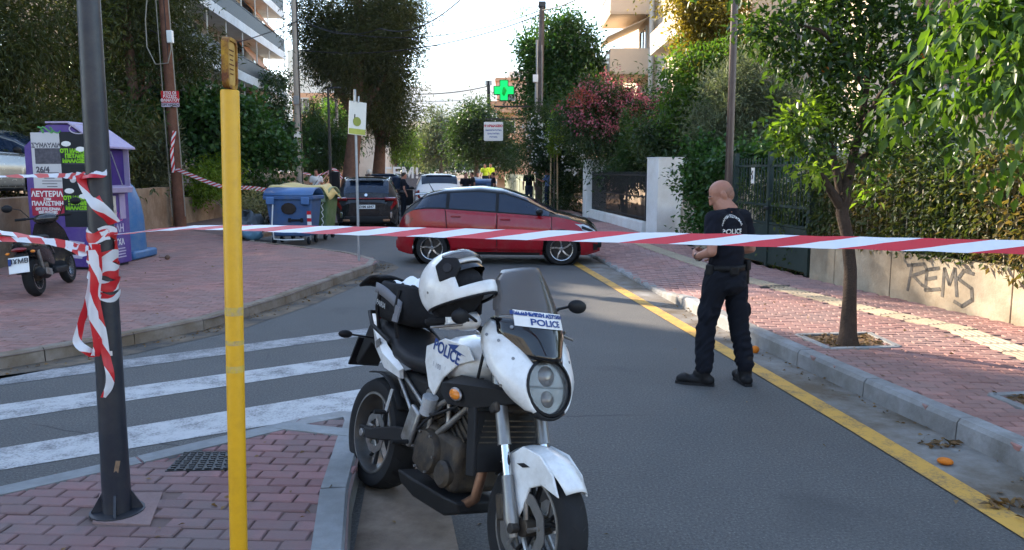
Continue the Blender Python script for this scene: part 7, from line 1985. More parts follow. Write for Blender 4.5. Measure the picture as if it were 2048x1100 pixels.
for j in range(NT):
    for i in range(NA):
        az = (i + .5) * 360 / NA; az = az - 360 if az > 180 else az; z = shell(R(az), (j + .5) / NT).z
        if abs(az) < 62 and -.052 < z < .048: continue
        fs.append((j * NA + i, j * NA + (i + 1) % NA, (j + 1) * NA + (i + 1) % NA, (j + 1) * NA + i))
mb.add(vs, fs); mb.build('shell', M_mw, hm, smooth=50, solid=.010)
mb = MB(); mb.grid(lambda u, v: shell(R(-78 + 156 * u), .44 + .20 * v, .955), 30, 8); mb.build('visor', mat('dark_visor', (.012, .011, .012), .05, coat=.6), hm, smooth=80)
mb = MB(); mb.grid(lambda u, v: shell(R(-74 + 148 * u), .30 + .20 * v, 1.035) + Vector((.012 * math.cos(R(-74 + 148 * u)), 0, .004)), 30, 8); mb.build('raised_visor', M_smoke, hm, smooth=80, solid=.003)
mb = MB(); mb.tube([shell(R(a), .36, 1.05) for a in range(-72, 73, 8)], .004, 6); mb.build('visor_edge', M_black, hm, smooth=60)
for s in (-1, 1):
    c_ = shell(R(68 * s), .56, 1.01)
    mb = MB(); mb.T = Matrix.Translation(c_) @ (Vector((.35, s, .05)).to_track_quat('Y', 'Z') if s > 0 else Vector((.35, s, .05)).to_track_quat('-Y', 'Z')).to_matrix().to_4x4()
    mb.prism_y([(-.055, -.045), (.02, -.055), (.06, -.01), (.055, .03), (.0, .055), (-.05, .03)], -.009, .009); pv = mb.build('pivot_cover', M_black, hm, bevel=.006)
    mb = MB(); mb.cyl(c_, c_ + Vector((.006, s * .016, 0)), .02, n=16); mb.build('pivot', M_smoke if False else M_rimd, pv)
    q = shell(R(s * 115), .74, 1.005); mb = MB(); mb.cyl(q, q + Vector((-.002, s * .005, 0)), .006, n=10); mb.build('rivet', M_fork, hm)
mb = MB(); mb.tube([shell(2 * PI * i / 40, 1.0, 1.0) for i in range(41)], .008, 8); mb.build('edge_trim', M_black, hm, smooth=60)
mb = MB(); mb.sphere((-.01, 0, -.03), (.148, .116, .12), 24, 14); mb.build('lining', M_fab, hm, smooth=80)
mb = MB(); mb.sphere(shell(R(168), .30, 1.0), (.02, .03, .012), 10, 6); mb.build('rear_vent', M_black, hm, smooth=60)
mb = MB(); mb.tube([(.03, -.09, -.13), (.06, -.05, -.19), (.04, .02, -.2)], .007, 6); mb.build('chin_strap', M_black, hm, smooth=60)

# ================================================================== scooter, left
sp0, sp1 = g(76, 592, ZP), g(156, 560, ZP)
sdir = (sp1 - sp0); sdir.z = 0
ang2 = math.atan2(sdir.y, sdir.x) + R(1)
sco = thing('scooter', 'dark scooter with a number plate parked in front of the purple clothes bank', 'scooter', (sp0.x, sp0.y, ZP))
sco.rotation_euler = (Matrix.Rotation(ang2, 3, 'Z') @ Matrix.Rotation(-R(7), 3, 'X')).to_euler()
WB = min(1.35, sdir.length)
M_sc = mat('dark_scooter_paint', (.022, .022, .025), .25, metal=.3, var=.1, coat=.5, dirt=((.10, .085, .07), .3, 4))
def swheel(x, r, w):
    o = link('wheel', None, sco); o.location = (x, 0, r)
    mb = MB(); mb.lathe([(r * .64, -w * .4), (r * .88, -w * .5), (r, -w * .18), (r, w * .18), (r * .88, w * .5), (r * .64, w * .4), (r * .64, -w * .4)], 40, axis=(0, 1, 0), cap=False); mb.build('tyre', M_tyre, o, smooth=50, fixn=True)
    mb = MB(); mb.lathe([(r * .66, -w * .42), (r * .60, -w * .42), (r * .58, w * .42), (r * .66, w * .42)], 36, axis=(0, 1, 0), cap=False); rim = mb.build('rim', M_rimb, o, smooth=50)
    for k in range(5):
        a = 2 * PI * k / 5; mb = MB(); mb.tube([(0, 0, 0), (r * .6 * math.cos(a), 0, r * .6 * math.sin(a))], [.02, .014], 8); mb.build('spoke', M_rimd, rim)
    return o
swheel(0, .26, .13); swheel(WB, .255, .11)
def spart(n_, mb, m, **k): return mb.build(n_, m, sco, **k)
mb = MB(); mb.loft([ring_t(-.30, .70, .07, .05, .04), ring_t(-.22, .68, .13, .09, .09), ring_t(0, .66, .17, .11, .15), ring_t(.25, .60, .17, .14, .18), ring_t(.45, .50, .14, .18, .18), ring_t(.55, .42, .12, .12, .12)]); spart('tail_body', mb, M_sc, smooth=60)
mb = MB(); mb.loft([ring_t(-.24, .79, .10, .03, .03), ring_t(-.1, .79, .16, .04, .03), ring_t(.18, .77, .17, .04, .03), ring_t(.42, .75, .15, .05, .05), ring_t(.50, .73, .11, .03, .05)]); spart('seat', mb, M_seat, smooth=60)
mb = MB(); mb.loft([[Vector((x, y_, z_)) for y_, z_ in ((-.15, z0_), (.15, z0_), (.15, z0_ + .09), (-.15, z0_ + .09))] for x, z0_ in ((.45, .24), (.7, .22), (.95, .22), (1.02, .30))]); spart('footboard', mb, M_matte, bevel=.02, fixn=True)
mb = MB(); mb.loft([[Vector((x + .06 * (abs(y_) / w2) ** 2 * -1, y_, z_)) for y_ in np.linspace(-w2, w2, 9)] + [Vector((x + .07, y_, z_)) for y_ in np.linspace(w2 * .7, -w2 * .7, 7)] for x, z_, w2 in ((1.00, .28, .15), (1.02, .45, .21), (1.0, .65, .235), (.95, .82, .21), (.90, .95, .14))]); spart('leg_shield', mb, M_sc, smooth=50, fixn=True)
mb = MB(); mb.sphere((.90, 0, 1.0), (.12, .17, .08), 16, 10); spart('handlebar_cowl', mb, M_sc, smooth=60)
mb = MB(); mb.tube([(.80, -.36, 1.03), (.90, -.12, 1.02), (.90, .12, 1.02), (.80, .36, 1.03)], .014, 8); hb2 = spart('handlebar', mb, M_matte, smooth=60)
for s in (-1, 1):
    mb = MB(); mb.tube([(.80, s * .37, 1.03), (.84, s * .24, 1.025)], .02, 10); mb.build('grip', M_tyre, hb2, smooth=60)
    mb = MB(); mb.tube([(.87, s * .2, 1.03), (.83, s * .28, 1.16), (.84, s * .40, 1.2)], .007, 6); mb.build('mirror_stalk', M_matte, hb2, smooth=60)
    mb = MB(); mb.sphere((.83, s * .45, 1.2), (.03, .075, .055), 14, 8); mb.build('mirror', M_black, hb2, smooth=60)
mb = MB(); mb.tube([(.99, 0, .85), (WB - .01, 0, .30)], [.035, .03], 10); spart('steering_tube', mb, M_matte, smooth=60)
mb = MB(); mb.grid(lambda u, v: (WB + .285 * math.cos(R(30 + 110 * v)), (-.08 + .16 * u), .255 + (.285 - .02 * (2 * u - 1) ** 2) * math.sin(R(30 + 110 * v))), 6, 10); spart('front_mudguard', mb, M_sc, smooth=60, solid=.006)
mb = MB(); mb.box((.14, .0, .32), (.46, .20, .20), (0, R(-6), 0)); spart('engine', mb, M_eng, bevel=.04, seg=3)
mb = MB(); mb.tube([(.30, -.14, .26), (.05, -.16, .27), (-.02, -.17, .28), (-.26, -.175, .34), (-.28, -.175, .345)], [.02, .03, .06, .06, .03], 14); ex = spart('silencer', mb, M_matte, smooth=50)
mb = MB(); mb.box((-.10, -.235, .32), (.22, .012, .09), (0, R(12), 0)); mb.build('heat_shield', M_alu, ex, bevel=.01)
mb = MB(); mb.tube([(.02, -.13, .30), (-.05, -.13, .62)], .025, 10); spart('shock_absorber', mb, M_alu, smooth=60)
mb = MB(); mb.prism_y([(-.20, .62), (-.34, .60), (-.42, .36), (-.36, .34), (-.18, .54)], -.06, .06); ph_ = spart('plate_hanger', mb, M_matte, bevel=.01)
pm = link('number_plate', None, ph_); pm.location = (-.40, 0, .47); pm.rotation_euler = (0, R(18), 0)
mb = MB(); mb.box((0, 0, 0), (.008, .24, .20)); mb.build('plate', M_plate, pm)
po = MB(); po.box((-.0055, .10, .05), (.002, .035, .08)); 
pl2 = MB(); pl2.box((-.41 + .0, 0, .47), (.010, .24, .21), (0, R(18), 0)); bpy.data.objects.remove([c for c in pm.children][0]); bpy.data.objects.remove(pm)
np_ = pl2.build('number_plate', M_plate, ph_)
sn = Vector((-math.cos(R(18)), 0, math.sin(R(18)))); 
text_mb('ΙΧΜΒ', .085, M_blackp, 'lettering', np_, Vector((-.41, -.02, .515)) + sn * .0065, face_rot(sn), bold=.002)
text_mb('907', .085, M_blackp, 'lettering', np_, Vector((-.41, 0, .425)) + sn * .0065 + Vector((-.0, 0, 0)), face_rot(sn), bold=.002)
mb = MB(); mb.box(Vector((-.41, .10, .515)) + sn * .004 + Vector((.015, 0, 0)) * 0, (.006, .035, .09), (0, R(18), 0)); mb.build('blue_band', M_bluel, np_)
mb = MB(); mb.sphere((-.31, 0, .66), (.03, .10, .03), 14, 8); spart('tail_lamp', mb, M_tail, smooth=60)
for s in (-1, 1): mb = MB(); mb.sphere((-.28, s * .15, .62), (.03, .03, .02), 10, 6); spart('indicator', mb, M_amber, smooth=60)
mb = MB(); mb.tube([(.45, .12, .24), (.40, .24, .02)], .012, 8); spart('side_stand', mb, M_matte)
mb = MB(); mb.tube([(-.2, -.172, .735), (.1, -.182, .72), (.4, -.155, .64), (.55, -.13, .52)], .008, 6); spart('trim_line', mb, M_alu, smooth=60)
# ================================================================== people
from mathutils import noise as mnoise
from mathutils.bvhtree import BVHTree
M_skin = mat('skin', (.36, .175, .12), .5, var=.1, scale=14, bump=.05, dirt=((.36, .15, .11), .3, 12))
M_navy = mat('navy_shirt_cloth', (.007, .008, .014), .9, var=.25, scale=9, bump=.25, bscale=160)
M_navy2 = mat('navy_trouser_cloth', (.008, .0095, .015), .92, var=.25, scale=8, bump=.3, bscale=150)
M_boot = mat('black_boot_leather', (.010, .010, .011), .55, var=.3, scale=15, bump=.2)
M_hair = mat('dark_hair', (.025, .018, .014), .7, var=.3, scale=40)

def blob(name, caps, balls, voxel, m, parent, smooth_it=4, crease=0, seed=0, loc=(0, 0, 0)):
    """one continuous surface grown round tapered limbs (a, b, ra, rb) and ellipsoids (c, r, rot)"""
    mb = MB()
    for a, b, ra, rb_ in caps: mb.capsule(a, b, ra, rb_, 14)
    for bl_ in balls: mb.sphere(bl_[0], bl_[1], 18, 12, bl_[2] if len(bl_) > 2 else None)
    me = mb.mesh(name, m); o = link(name, me)
    md = o.modifiers.new('r', 'REMESH'); md.mode = 'VOXEL'; md.voxel_size = voxel; md.use_smooth_shade = True
    sm = o.modifiers.new('s', 'SMOOTH'); sm.factor = .5; sm.iterations = smooth_it
    dg = bpy.context.evaluated_depsgraph_get()
    me2 = bpy.data.meshes.new_from_object(o.evaluated_get(dg))
    bpy.data.objects.remove(o); bpy.data.meshes.remove(me)
    me2.materials.clear(); me2.materials.append(m); me2.name = name
    if crease:
        n = len(me2.vertices); co = np.empty(n * 3, np.float32); me2.vertices.foreach_get('co', co); co = co.reshape(-1, 3)
        no = np.array([tuple(v.normal) for v in me2.vertices])
        d = np.array([mnoise.noise(Vector((p[0] * 9 + seed, p[1] * 9, p[2] * 17 + 3 * math.sin(p[0] * 8)))) for p in co])
        d = -np.abs(d) * 2 + .6
        me2.vertices.foreach_set('co', (co + no * (d * crease)[:, None]).astype(np.float32).reshape(-1))
    me2.shade_smooth(); me2.update()
    return link(name, me2, parent)

V = Vector
def person(name, label, loc, rz, J, skin, shirt, trousers, voxel=.02, fine=False, sleeves=.55, hair=None, group=None, shoes=None, bulk=1.0):
    r = thing(name, label, 'person', loc, rz, group)
    hd = J['head']; nk = J['neck']
    b_ = 1.0
    caps = [(nk, hd + V((-.015, 0, -.06)), .076, .070), (J['chest'], nk, .09, .078), (J['pelvis'], J['chest'], .095, .10)]
    for s in 'LR':
        caps += [(J['sh' + s], J['el' + s], .050, .041), (J['el' + s], J['wr' + s], .042, .029), (J['hip' + s], J['kn' + s], .080, .055), (J['kn' + s], J['an' + s], .055, .040), (J['an' + s] - V((.03, 0, .055)), J['to' + s] - V((0, 0, .005)), .028, .024)]
        hv = (J['ha' + s] - J['wr' + s])
        if fine:
            h = hv.normalized(); side = J['hs' + s].normalized(); nrm = h.cross(side).normalized(); w = J['wr' + s]
            caps += [(w, w + h * .055, .030, .034), (w + h * .05 - side * .018, w + h * .085 - side * .026, .02, .017), (w + h * .05 + side * .018, w + h * .085 + side * .026, .02, .017)]
            for k, (o_, l_) in enumerate(((-.030, .068), (-.010, .078), (.011, .074), (.031, .060))):
                p0 = w + h * .085 + side * o_; p1 = p0 + (h * .75 + nrm * .55) * l_ * .5; p2 = p1 + (h * .15 + nrm * .95) * l_ * .42; p3 = p2 + (h * -.5 + nrm * .7) * l_ * .3
                caps += [(p0, p1, .0095, .0088), (p1, p2, .0088, .008), (p2, p3, .008, .007)]
            t0 = w + h * .03 - side * .032; t1 = t0 + (h * .6 - side * .55 + nrm * .35) * .045; t2 = t1 + (h * .7 + nrm * .6) * .035
            caps += [(t0, t1, .013, .0105), (t1, t2, .0105, .008)]
        else: caps += [(J['wr' + s], J['ha' + s], .034, .030)]
    tl = Euler((0, J.get('nod', .25), J.get('turn', 0))).to_matrix()
    def hp(x, y, z): return hd + tl @ V((x, y, z))
    balls = [(hp(-.014, 0, .025), (.100, .079, .089), tl), (hp(.02, 0, -.02), (.079, .070, .085), tl), (hp(-.042, 0, -.02), (.066, .067, .072), tl), (hp(.05, 0, -.075), (.045, .050, .042), tl), (hp(.083, 0, -.085), (.022, .026, .02), tl)]
    if fine:
        balls += [(hp(.098, 0, -.02), (.016, .013, .026), tl), (hp(.106, 0, -.035), (.015, .016, .012), tl), (hp(.080, 0, .018), (.022, .052, .012), tl), (hp(.086, 0, -.062), (.014, .024, .006), tl), (hp(.087, 0, -.074), (.013, .02, .006), tl)]
        for s in (-1, 1): balls += [(hp(-.012, s * .083, -.012), (.024, .013, .037), tl), (hp(.052, s * .044, -.028), (.02, .018, .018), tl)]
    body = blob('body', caps, balls, voxel if not fine else .0058, skin, r, 3 if fine else 2)
    # shirt
    ch, pv = J['chest'], J['pelvis']
    sc = [(J['sh' + s], J['sh' + s].lerp(J['el' + s], sleeves), .072 * bulk, .066 * bulk) for s in 'LR'] + [(J['shL'], J['shR'], .075, .075), (nk + V((0, 0, -.02)), ch, .085, .10)]
    sb = [(ch + V((0, 0, .04)), (.125 * bulk, .185 * bulk, .17)), (ch.lerp(pv, .45), (.122 * bulk, .165 * bulk, .16)), (pv + V((0, 0, .10)), (.122 * bulk, .162 * bulk, .13))]
    sh_ = blob('shirt', sc, sb, .011 if fine else voxel, shirt, r, 4, .008 if fine else 0, 3)
    tc = []
    for s in 'LR':
        tc += [(J['hip' + s] + V((0, 0, .02)), J['kn' + s], .104 * bulk, .078 * bulk), (J['kn' + s], J['an' + s] + V((0, 0, .06 if fine else .0)), .080 * bulk, .070 * bulk)]
    tb_ = [(pv, (.132 * bulk, .168 * bulk, .13)), (pv + V((-.02, 0, -.08)), (.13 * bulk, .155 * bulk, .10))]
    if fine:
        for s, q in (('L', 1), ('R', -1)):
            m_ = J['hip' + s].lerp(J['kn' + s], .72); tb_ += [(m_ + V((-.01, q * .068, 0)), (.072, .035, .10)), (J['kn' + s].lerp(J['an' + s], .74), (.078, .074, .05)), (J['kn' + s].lerp(J['an' + s], .30), (.079, .074, .09))]
    tr_ = blob('trousers', tc, tb_, .011 if fine else voxel, trousers, r, 4, .012 if fine else 0, 7)
    for s in 'LR':
        an, to = J['an' + s], J['to' + s]; d = (to - an); d.z = 0; d.normalize()
        hl = an - d * .045; hl = V((hl.x, hl.y, .045))
        cp_ = [(hl, V((to.x, to.y, .040)), .050, .042), (V((an.x, an.y, .06)), V((an.x, an.y, .23 if fine else .10)), .054, .060)]
        bo_ = blob('boot' if fine else 'shoe', cp_, [(V((to.x, to.y, .048)) - d * .03, (.062, .048, .048)), (V((an.x, an.y, .095)) + d * .035, (.062, .044, .045))], .008 if fine else voxel, shoes or M_boot, r, 3)
        if fine:
            mbx = MB(); 
            pts = [V((hl.x, hl.y, 0)) - d * .045, V((to.x, to.y, 0)) + d * .045]; n_ = V((-d.y, d.x, 0))
            ol = [pts[0] - n_ * .03, pts[0].lerp(pts[1], .25) - n_ * .04, pts[0].lerp(pts[1], .75) - n_ * .05, pts[1] - n_ * .02, pts[1] + n_ * .02, pts[0].lerp(pts[1], .75) + n_ * .05, pts[0].lerp(pts[1], .25) + n_ * .04, pts[0] + n_ * .03]
            mbx.prism([(p.x, p.y) for p in ol], .0, .022); mbx.build('sole', M_tyre, bo_)
            for k in range(4): mbx = MB(); c_ = V((an.x, an.y, .09 + k * .028)) + d * .052; mbx.tube([c_ - n_ * .022, c_ + d * .012, c_ + n_ * .022], .004, 5); mbx.build('lace', M_black, bo_)
    if hair is not None:
        blob('hair', [], [(hp(-.025, 0, .045), (.098, .083, .082), tl), (hp(-.055, 0, -.0), (.062, .078, .07), tl)], voxel, hair, r, 2)
    return r, J, sh_, hp

def pose(h=1.0, **k):
    J = dict(head=V((.045, 0, 1.62)), neck=V((-.01, 0, 1.47)), chest=V((0, 0, 1.27)), pelvis=V((0, 0, .95)), shL=V((-.005, .185, 1.41)), shR=V((-.005, -.185, 1.41)), elL=V((-.03, .25, 1.13)), elR=V((-.03, -.25, 1.13)), wrL=V((.06, .27, .90)), wrR=V((.06, -.27, .90)), haL=V((.09, .27, .81)), haR=V((.09, -.27, .81)),
             hipL=V((0, .09, .92)), hipR=V((0, -.09, .92)), knL=V((.03, .10, .50)), knR=V((.02, -.10, .50)), anL=V((-.02, .11, .09)), anR=V((-.02, -.11, .09)), toL=V((.14, .13, .04)), toR=V((.14, -.13, .04)), nod=.1)
    J.update(k)
    return {a: (b * h if isinstance(b, V) else b) for a, b in J.items()}

# policeman looking down at his hands, seen from behind his left shoulder
pJ = pose(1.0, head=V((.085, 0, 1.605)), neck=V((-.01, 0, 1.47)), nod=.50, turn=.85, elL=V((-.05, .255, 1.15)), elR=V((-.05, -.255, 1.15)), wrL=V((.20, .135, 1.085)), wrR=V((.20, -.11, 1.085)), haL=V((.285, .06, 1.105)), haR=V((.285, -.03, 1.105)), hsL=V((.3, .5, 1)), hsR=V((.3, -.5, 1)),
          hipL=V((.01, .095, .92)), hipR=V((-.01, -.095, .92)), knL=V((.09, .125, .51)), knR=V((-.05, -.13, .51)), anL=V((.075, .155, .10)), anR=V((-.12, -.15, .10)), toL=V((.235, .255, .04)), toR=V((.04, -.25, .04)))
pol, J, shirt_, hp_ = person('policeman', 'bald policeman in navy t shirt and cargo trousers standing by the yellow line', (1.79, 6.64, 0), math.atan2(.80, -.60), pJ, M_skin, M_navy, M_navy2, fine=True, bulk=1.04)
pol['category'] = 'person'; pol.name = 'person'
tl_ = Euler((0, J['nod'], J['turn'])).to_matrix()
blob('hair', [], [(hp_(-.026, 0, .004), (.0915, .0805, .052), tl_), (hp_(-.045, 0, -.022), (.066, .0685, .066), tl_)], .0065, mat('shaved_hair', (.285, .15, .108), .7, var=.25, scale=60), pol, 2)
for s in (-1, 1):
    mb = MB(); mb.sphere(hp_(.066, s * .030, .0), (.012, .013, .008), 10, 7); e_ = mb.build('eye', M_whitep, pol, smooth=60)
    mb = MB(); mb.sphere(hp_(.082, s * .030, .027), (.012, .022, .004), 10, 6); mb.build('eyebrow', M_hair, pol, smooth=60)
belt = MB()
pts = [V((.138 * math.cos(a), .176 * math.sin(a), 1.005)) for a in np.linspace(0, 2 * PI, 33)]
bm_ = MB(); bm_.loft([[p + V((p.x * e * .0, p.y * 0, dz)) * 1 for p in pts[:-1]] for dz, e in ((-.025, 0), (.025, 0))], cap=False); bl_ = bm_.build('belt', M_boot, pol, smooth=60, solid=.008)
for (x, y, z, d_) in ((-.06, -.185, .93, (.06, .04, .16)), (.02, .185, .99, (.07, .035, .09)), (-.13, .06, .99, (.035, .08, .08)), (-.10, -.15, 1.02, (.05, .05, .09))):
    mb = MB(); mb.box((x, y, z), d_, (0, 0, math.atan2(y, x) if abs(x) > .1 else 0)); mb.build('belt_pouch', M_boot, bl_, bevel=.012)
mb = MB(); mb.lathe([(.036, -.012), (.037, -.012), (.037, .012), (.036, .012)], 18, J['wrL'] - V((.03, -.015, 0)), (J['haL'] - J['wrL']), cap=False); mb.build('watch', M_boot, pol)
mb = MB(); mb.box((.31, .015, 1.125), (.075, .05, .016), (0, R(-20), R(15))); ph1 = mb.build('mobile_phone', M_black, bevel=.005)
ph1.parent = None; ph1.matrix_world = Matrix.Translation(pol.location) @ Euler(pol.rotation_euler).to_matrix().to_4x4()
tag(ph1, 'small dark mobile phone held in the hands of the policeman', 'mobile phone')
# lettering on the shirt
bv = BVHTree.FromPolygons([v.co.copy() for v in shirt_.data.vertices], [tuple(p.vertices) for p in shirt_.data.polygons])
def decal(body, size, fn, name, m, origin, direction, bold=.001):
    """flat letters pressed on the cloth; fn maps text x, y to a point before the cloth"""
    t = text_mb(body, size, m, name, shirt_, (0, 0, 0), (0, 0, 0), bold=bold)
    bm = bmesh.new(); bm.from_mesh(t.data); bmesh.ops.triangulate(bm, faces=bm.faces); bmesh.ops.subdivide_edges(bm, edges=[e for e in bm.edges if e.calc_length() > .03], cuts=1); bm.to_mesh(t.data); bm.free()
    for ve in t.data.vertices:
        p = fn(ve.co.x, ve.co.y); h = bv.ray_cast(p, direction)
        if h[0] is not None: ve.co = h[0] + h[1] * .006
        else: ve.co = p + direction * .85
    t.data.update()
bd = V((1, .10, 0)).normalized()
def backfn(x, y): return V((-1, -.01 - x, 1.345 + y))
decal('POLICE', .052, lambda x, y: backfn(x, y - .035), 'lettering', M_whitep, None, bd)
word = 'ΕΛΛΗΝΙΚΗ ΑΣΤΥΝΟΜΙΑ'
for i, chh in enumerate(word):
    if chh == ' ': continue
    a = R(162 - 144 * i / (len(word) - 1))
    def arc(x, y, a=a):
        rr_ = .098 + y; aa = a - x / .105
        return backfn(rr_ * math.cos(aa), rr_ * math.sin(aa) - .01)
    decal(chh, .030, arc, 'letter', M_whitep, None, bd)
sd = V((.15, -1, 0)).normalized()
for k in range(9):
    a = R(20 + 140 * k / 8); mb = MB()
    p = V((-.02 - .045 * math.cos(a), 1, 1.285 + .045 * math.sin(a))); h = bv.ray_cast(p, sd)
    if h[0] is not None: mb.sphere(h[0], (.007, .004, .007), 6, 4); mb.build('sleeve_print', M_whitep, shirt_)
h = bv.ray_cast(V((-.02, 1, 1.285)), sd)
if h[0] is not None: mb = MB(); mb.sphere(h[0], (.022, .004, .026), 12, 7); mb.build('sleeve_badge', mat('badge_blue', (.12, .16, .32), .6), shirt_)

M_wshirt = mat('white_shirt_cloth', (.70, .70, .70), .9, var=.06, scale=6)
M_lblue = mat('light_blue_cloth', (.16, .24, .48), .9, var=.1, scale=6)
M_hiviz = mat('hi_vis_cloth', (.62, .80, .05), .8, var=.05)
M_jean = mat('dark_jeans', (.02, .028, .05), .9)
def far_person(label, px, Y, face, shirt, trousers, z=.0, hair=M_hair, h=1.0, **k):
    p = at(px, 342, Y)
    Jq = pose(h, **k)
    r, *_ = person('person', label, (p.x, p.y, z), face, Jq, M_skin, shirt, trousers, voxel=.022, hair=hair, group='people further down the street')
    return r
pw = far_person('man in a white t shirt with a dark shoulder strap walking behind the bins', 632, 33, R(-80), M_wshirt, M_jean, .12)
mb = MB(); mb.tube([(.04, .14, 1.47), (.13, .02, 1.25), (.10, -.16, 1.02)], .012, 6); mb.build('shoulder_strap', M_black, pw)
mb = MB(); mb.box((.03, -.21, .95), (.22, .08, .2)); mb.build('shoulder_bag', M_black, pw, bevel=.02)
far_person('officer in dark uniform standing by the open door of the white SUV', 806, 31.5, R(20), M_navy, M_navy2, .0)
hmn = far_person('person in a white helmet beside the large pine trunk', 739, 43.5, R(-100), M_navy, M_jean, .1, hair=None)
mb = MB(); mb.sphere((.03, 0, 1.66), (.15, .125, .14), 16, 10); mb.build('helmet', M_mw, hmn, smooth=60)
far_person('man in dark clothes at the right rear of the white SUV', 931, 36, R(-60), M_navy, M_jean, .0)
far_person('man in black standing just right of the white SUV group', 945, 41, R(200), M_matte, M_jean, .0)
far_person('person with a pale top between the white SUV and blue bin', 955, 44, R(-90), M_wshirt, M_jean, .0)
bed = thing('flower_bed', 'low stone flower bed kerb behind the far blue bin', 'flower bed', (at(976, 342, 50).x, 50, 0))
mb = MB(); mb.box((0, 0, .22), (2.2, 1.6, .62)); mb.build('kerbing', M_conc2, bed, bevel=.02)
far_person('person in a fluorescent yellow vest left of the other yellow vest', 970, 49.8, R(-90), M_hiviz, M_jean, .53, h=.98)
far_person('person in a fluorescent yellow vest standing further right', 981, 50.2, R(-70), M_hiviz, M_jean, .53, h=1.0)
far_person('man in dark navy leaning by the far right blue bin', 987, 38.5, R(180), M_navy, M_navy2, .0)
far_person('man in a light blue shirt half hidden by the right utility pole', 1096, 35.0, R(150), M_lblue, M_jean, .14, elL=V((.1, .28, 1.2)), wrL=V((.3, .3, 1.3)), haL=V((.38, .3, 1.34)))
far_person('person in dark clothes standing close to the right utility pole', 1058, 36.5, R(-80), M_navy, M_jean, .14)

# ================================================================== barrier tape
def tapemat(name, period, slant, dim=1.0):
    m = bpy.data.materials.new(name); m.use_nodes = True; nt = m.node_tree; b_ = nt.nodes['Principled BSDF']
    uv = nd(nt, 'ShaderNodeTexCoord').outputs['UV']
    sx = nd(nt, 'ShaderNodeSeparateXYZ'); nt.links.new(uv, sx.inputs[0])
    f = mathn(nt, 'FRACT', mathn(nt, 'DIVIDE', mathn(nt, 'ADD', sx.outputs[0], mathn(nt, 'MULTIPLY', sx.outputs[1], slant)), period))
    c = ramp(nt, f, [(0, (.60 * dim, .022, .030)), (.5, (.74 * dim, .75 * dim, .78 * dim))], 'CONSTANT')
    nt.links.new(c, b_.inputs['Base Color']); b_.inputs['Roughness'].default_value = .35
    t = nd(nt, 'ShaderNodeBsdfTranslucent'); nt.links.new(c, t.inputs[0])
    mx = nd(nt, 'ShaderNodeMixShader'); mx.inputs[0].default_value = .25
    nt.links.new(b_.outputs[0], mx.inputs[1]); nt.links.new(t.outputs[0], mx.inputs[2]); nt.links.new(mx.outputs[0], nt.nodes['Material Output'].inputs[0])
    return m
M_tape = tapemat('barrier_tape_print', .36, -.9)
M_tape2 = tapemat('barrier_tape_small_print', .26, -.6)

def smooth_path(pts, n):
    """Catmull-Rom through pts"""
    P = [V(p) for p in pts]; P = [P[0] * 2 - P[1]] + P + [P[-1] * 2 - P[-2]]; out = []
    for i in range(1, len(P) - 2):
        for k in range(n):
            t = k / n; a, b, c, d = P[i - 1], P[i], P[i + 1], P[i + 2]
            out.append(.5 * ((2 * b) + (c - a) * t + (2 * a - 5 * b + 4 * c - d) * t * t + (3 * b - 3 * c + d - a) * t ** 3))
    out.append(P[-2]); return out
def ribbon(pts, width, wdirs, m, parent=None, name='strip', n=10, u0=0.0, crumple=.0, nv=3):
    path = smooth_path(pts, n); N = len(path)
    wd = [V(w).normalized() for w in wdirs]
    mb = MB(); uvs = []; L = u0
    for i, p in enumerate(path):
        t = i / (N - 1) * (len(wd) - 1); k = min(int(t), len(wd) - 2) if len(wd) > 1 else 0
        w = wd[k].lerp(wd[k + 1], t - k).normalized() if len(wd) > 1 else wd[0]
        d = (path[min(i + 1, N - 1)] - path[max(i - 1, 0)]).normalized()
        w = (w - d * w.dot(d)).normalized(); nn = d.cross(w)
        if i: L += (p - path[i - 1]).length
        for j in range(nv + 1):
            q = j / nv - .5
            mb.v.append(tuple(p + w * width * q + nn * crumple * (math.sin(L * 31 + j * 2.1) + .6 * math.sin(L * 67 - j * 3)) * .5)); uvs.append((L, (q + .5) * width * 4))
    k = nv + 1
    mb.f = [(i * k + j, i * k + j + 1, (i + 1) * k + j + 1, (i + 1) * k + j) for i in range(N - 1) for j in range(nv)]; mb.m = [0] * len(mb.f)
    me = mb.mesh(name, m, 80)
    uvl = me.uv_layers.new(name='UVMap')
    for lp in me.loops: uvl.data[lp.index].uv = uvs[lp.vertex_index]
    return link(name, me, parent)
TG = 'red and white barrier tapes'
def tape(label, *a, **k):
    o = ribbon(*a, name='barrier_tape', **k); return tag(o, label, 'barrier tape', TG)
LP0 = Vector(lp_.location)
def lpt(z): return V((LP0.x + (z - ZI) * math.sin(R(.55)), LP0.y, z))
tape('long red and white barrier tape stretched across the street above the motorcycle', [lpt(1.505) + V((.055, .0, 0)), at(395, 455, 3.72), at(700, 461, 3.38), at(1100, 471, 2.98), at(1600, 483, 2.58), at(2250, 500, 2.2)], .068,
     [(0, 1, .02), (0, .95, .2), (0, .88, .42), (0, .88, .45), (0, .87, .46), (0, .86, .48)], M_tape, n=14, crumple=.0022, u0=.07)
tape('upper barrier tape running from the dark lamp post out of the photo to the left', [lpt(1.785) + V((.055, -.03, .012)), lpt(1.78) + V((-.06, -.03, 0)), at(90, 351, 4.25), at(-160, 356, 4.7)], .05, [(0, .5, .5), (0, .85, .35), (0, .9, .2)], M_tape2, crumple=.006)
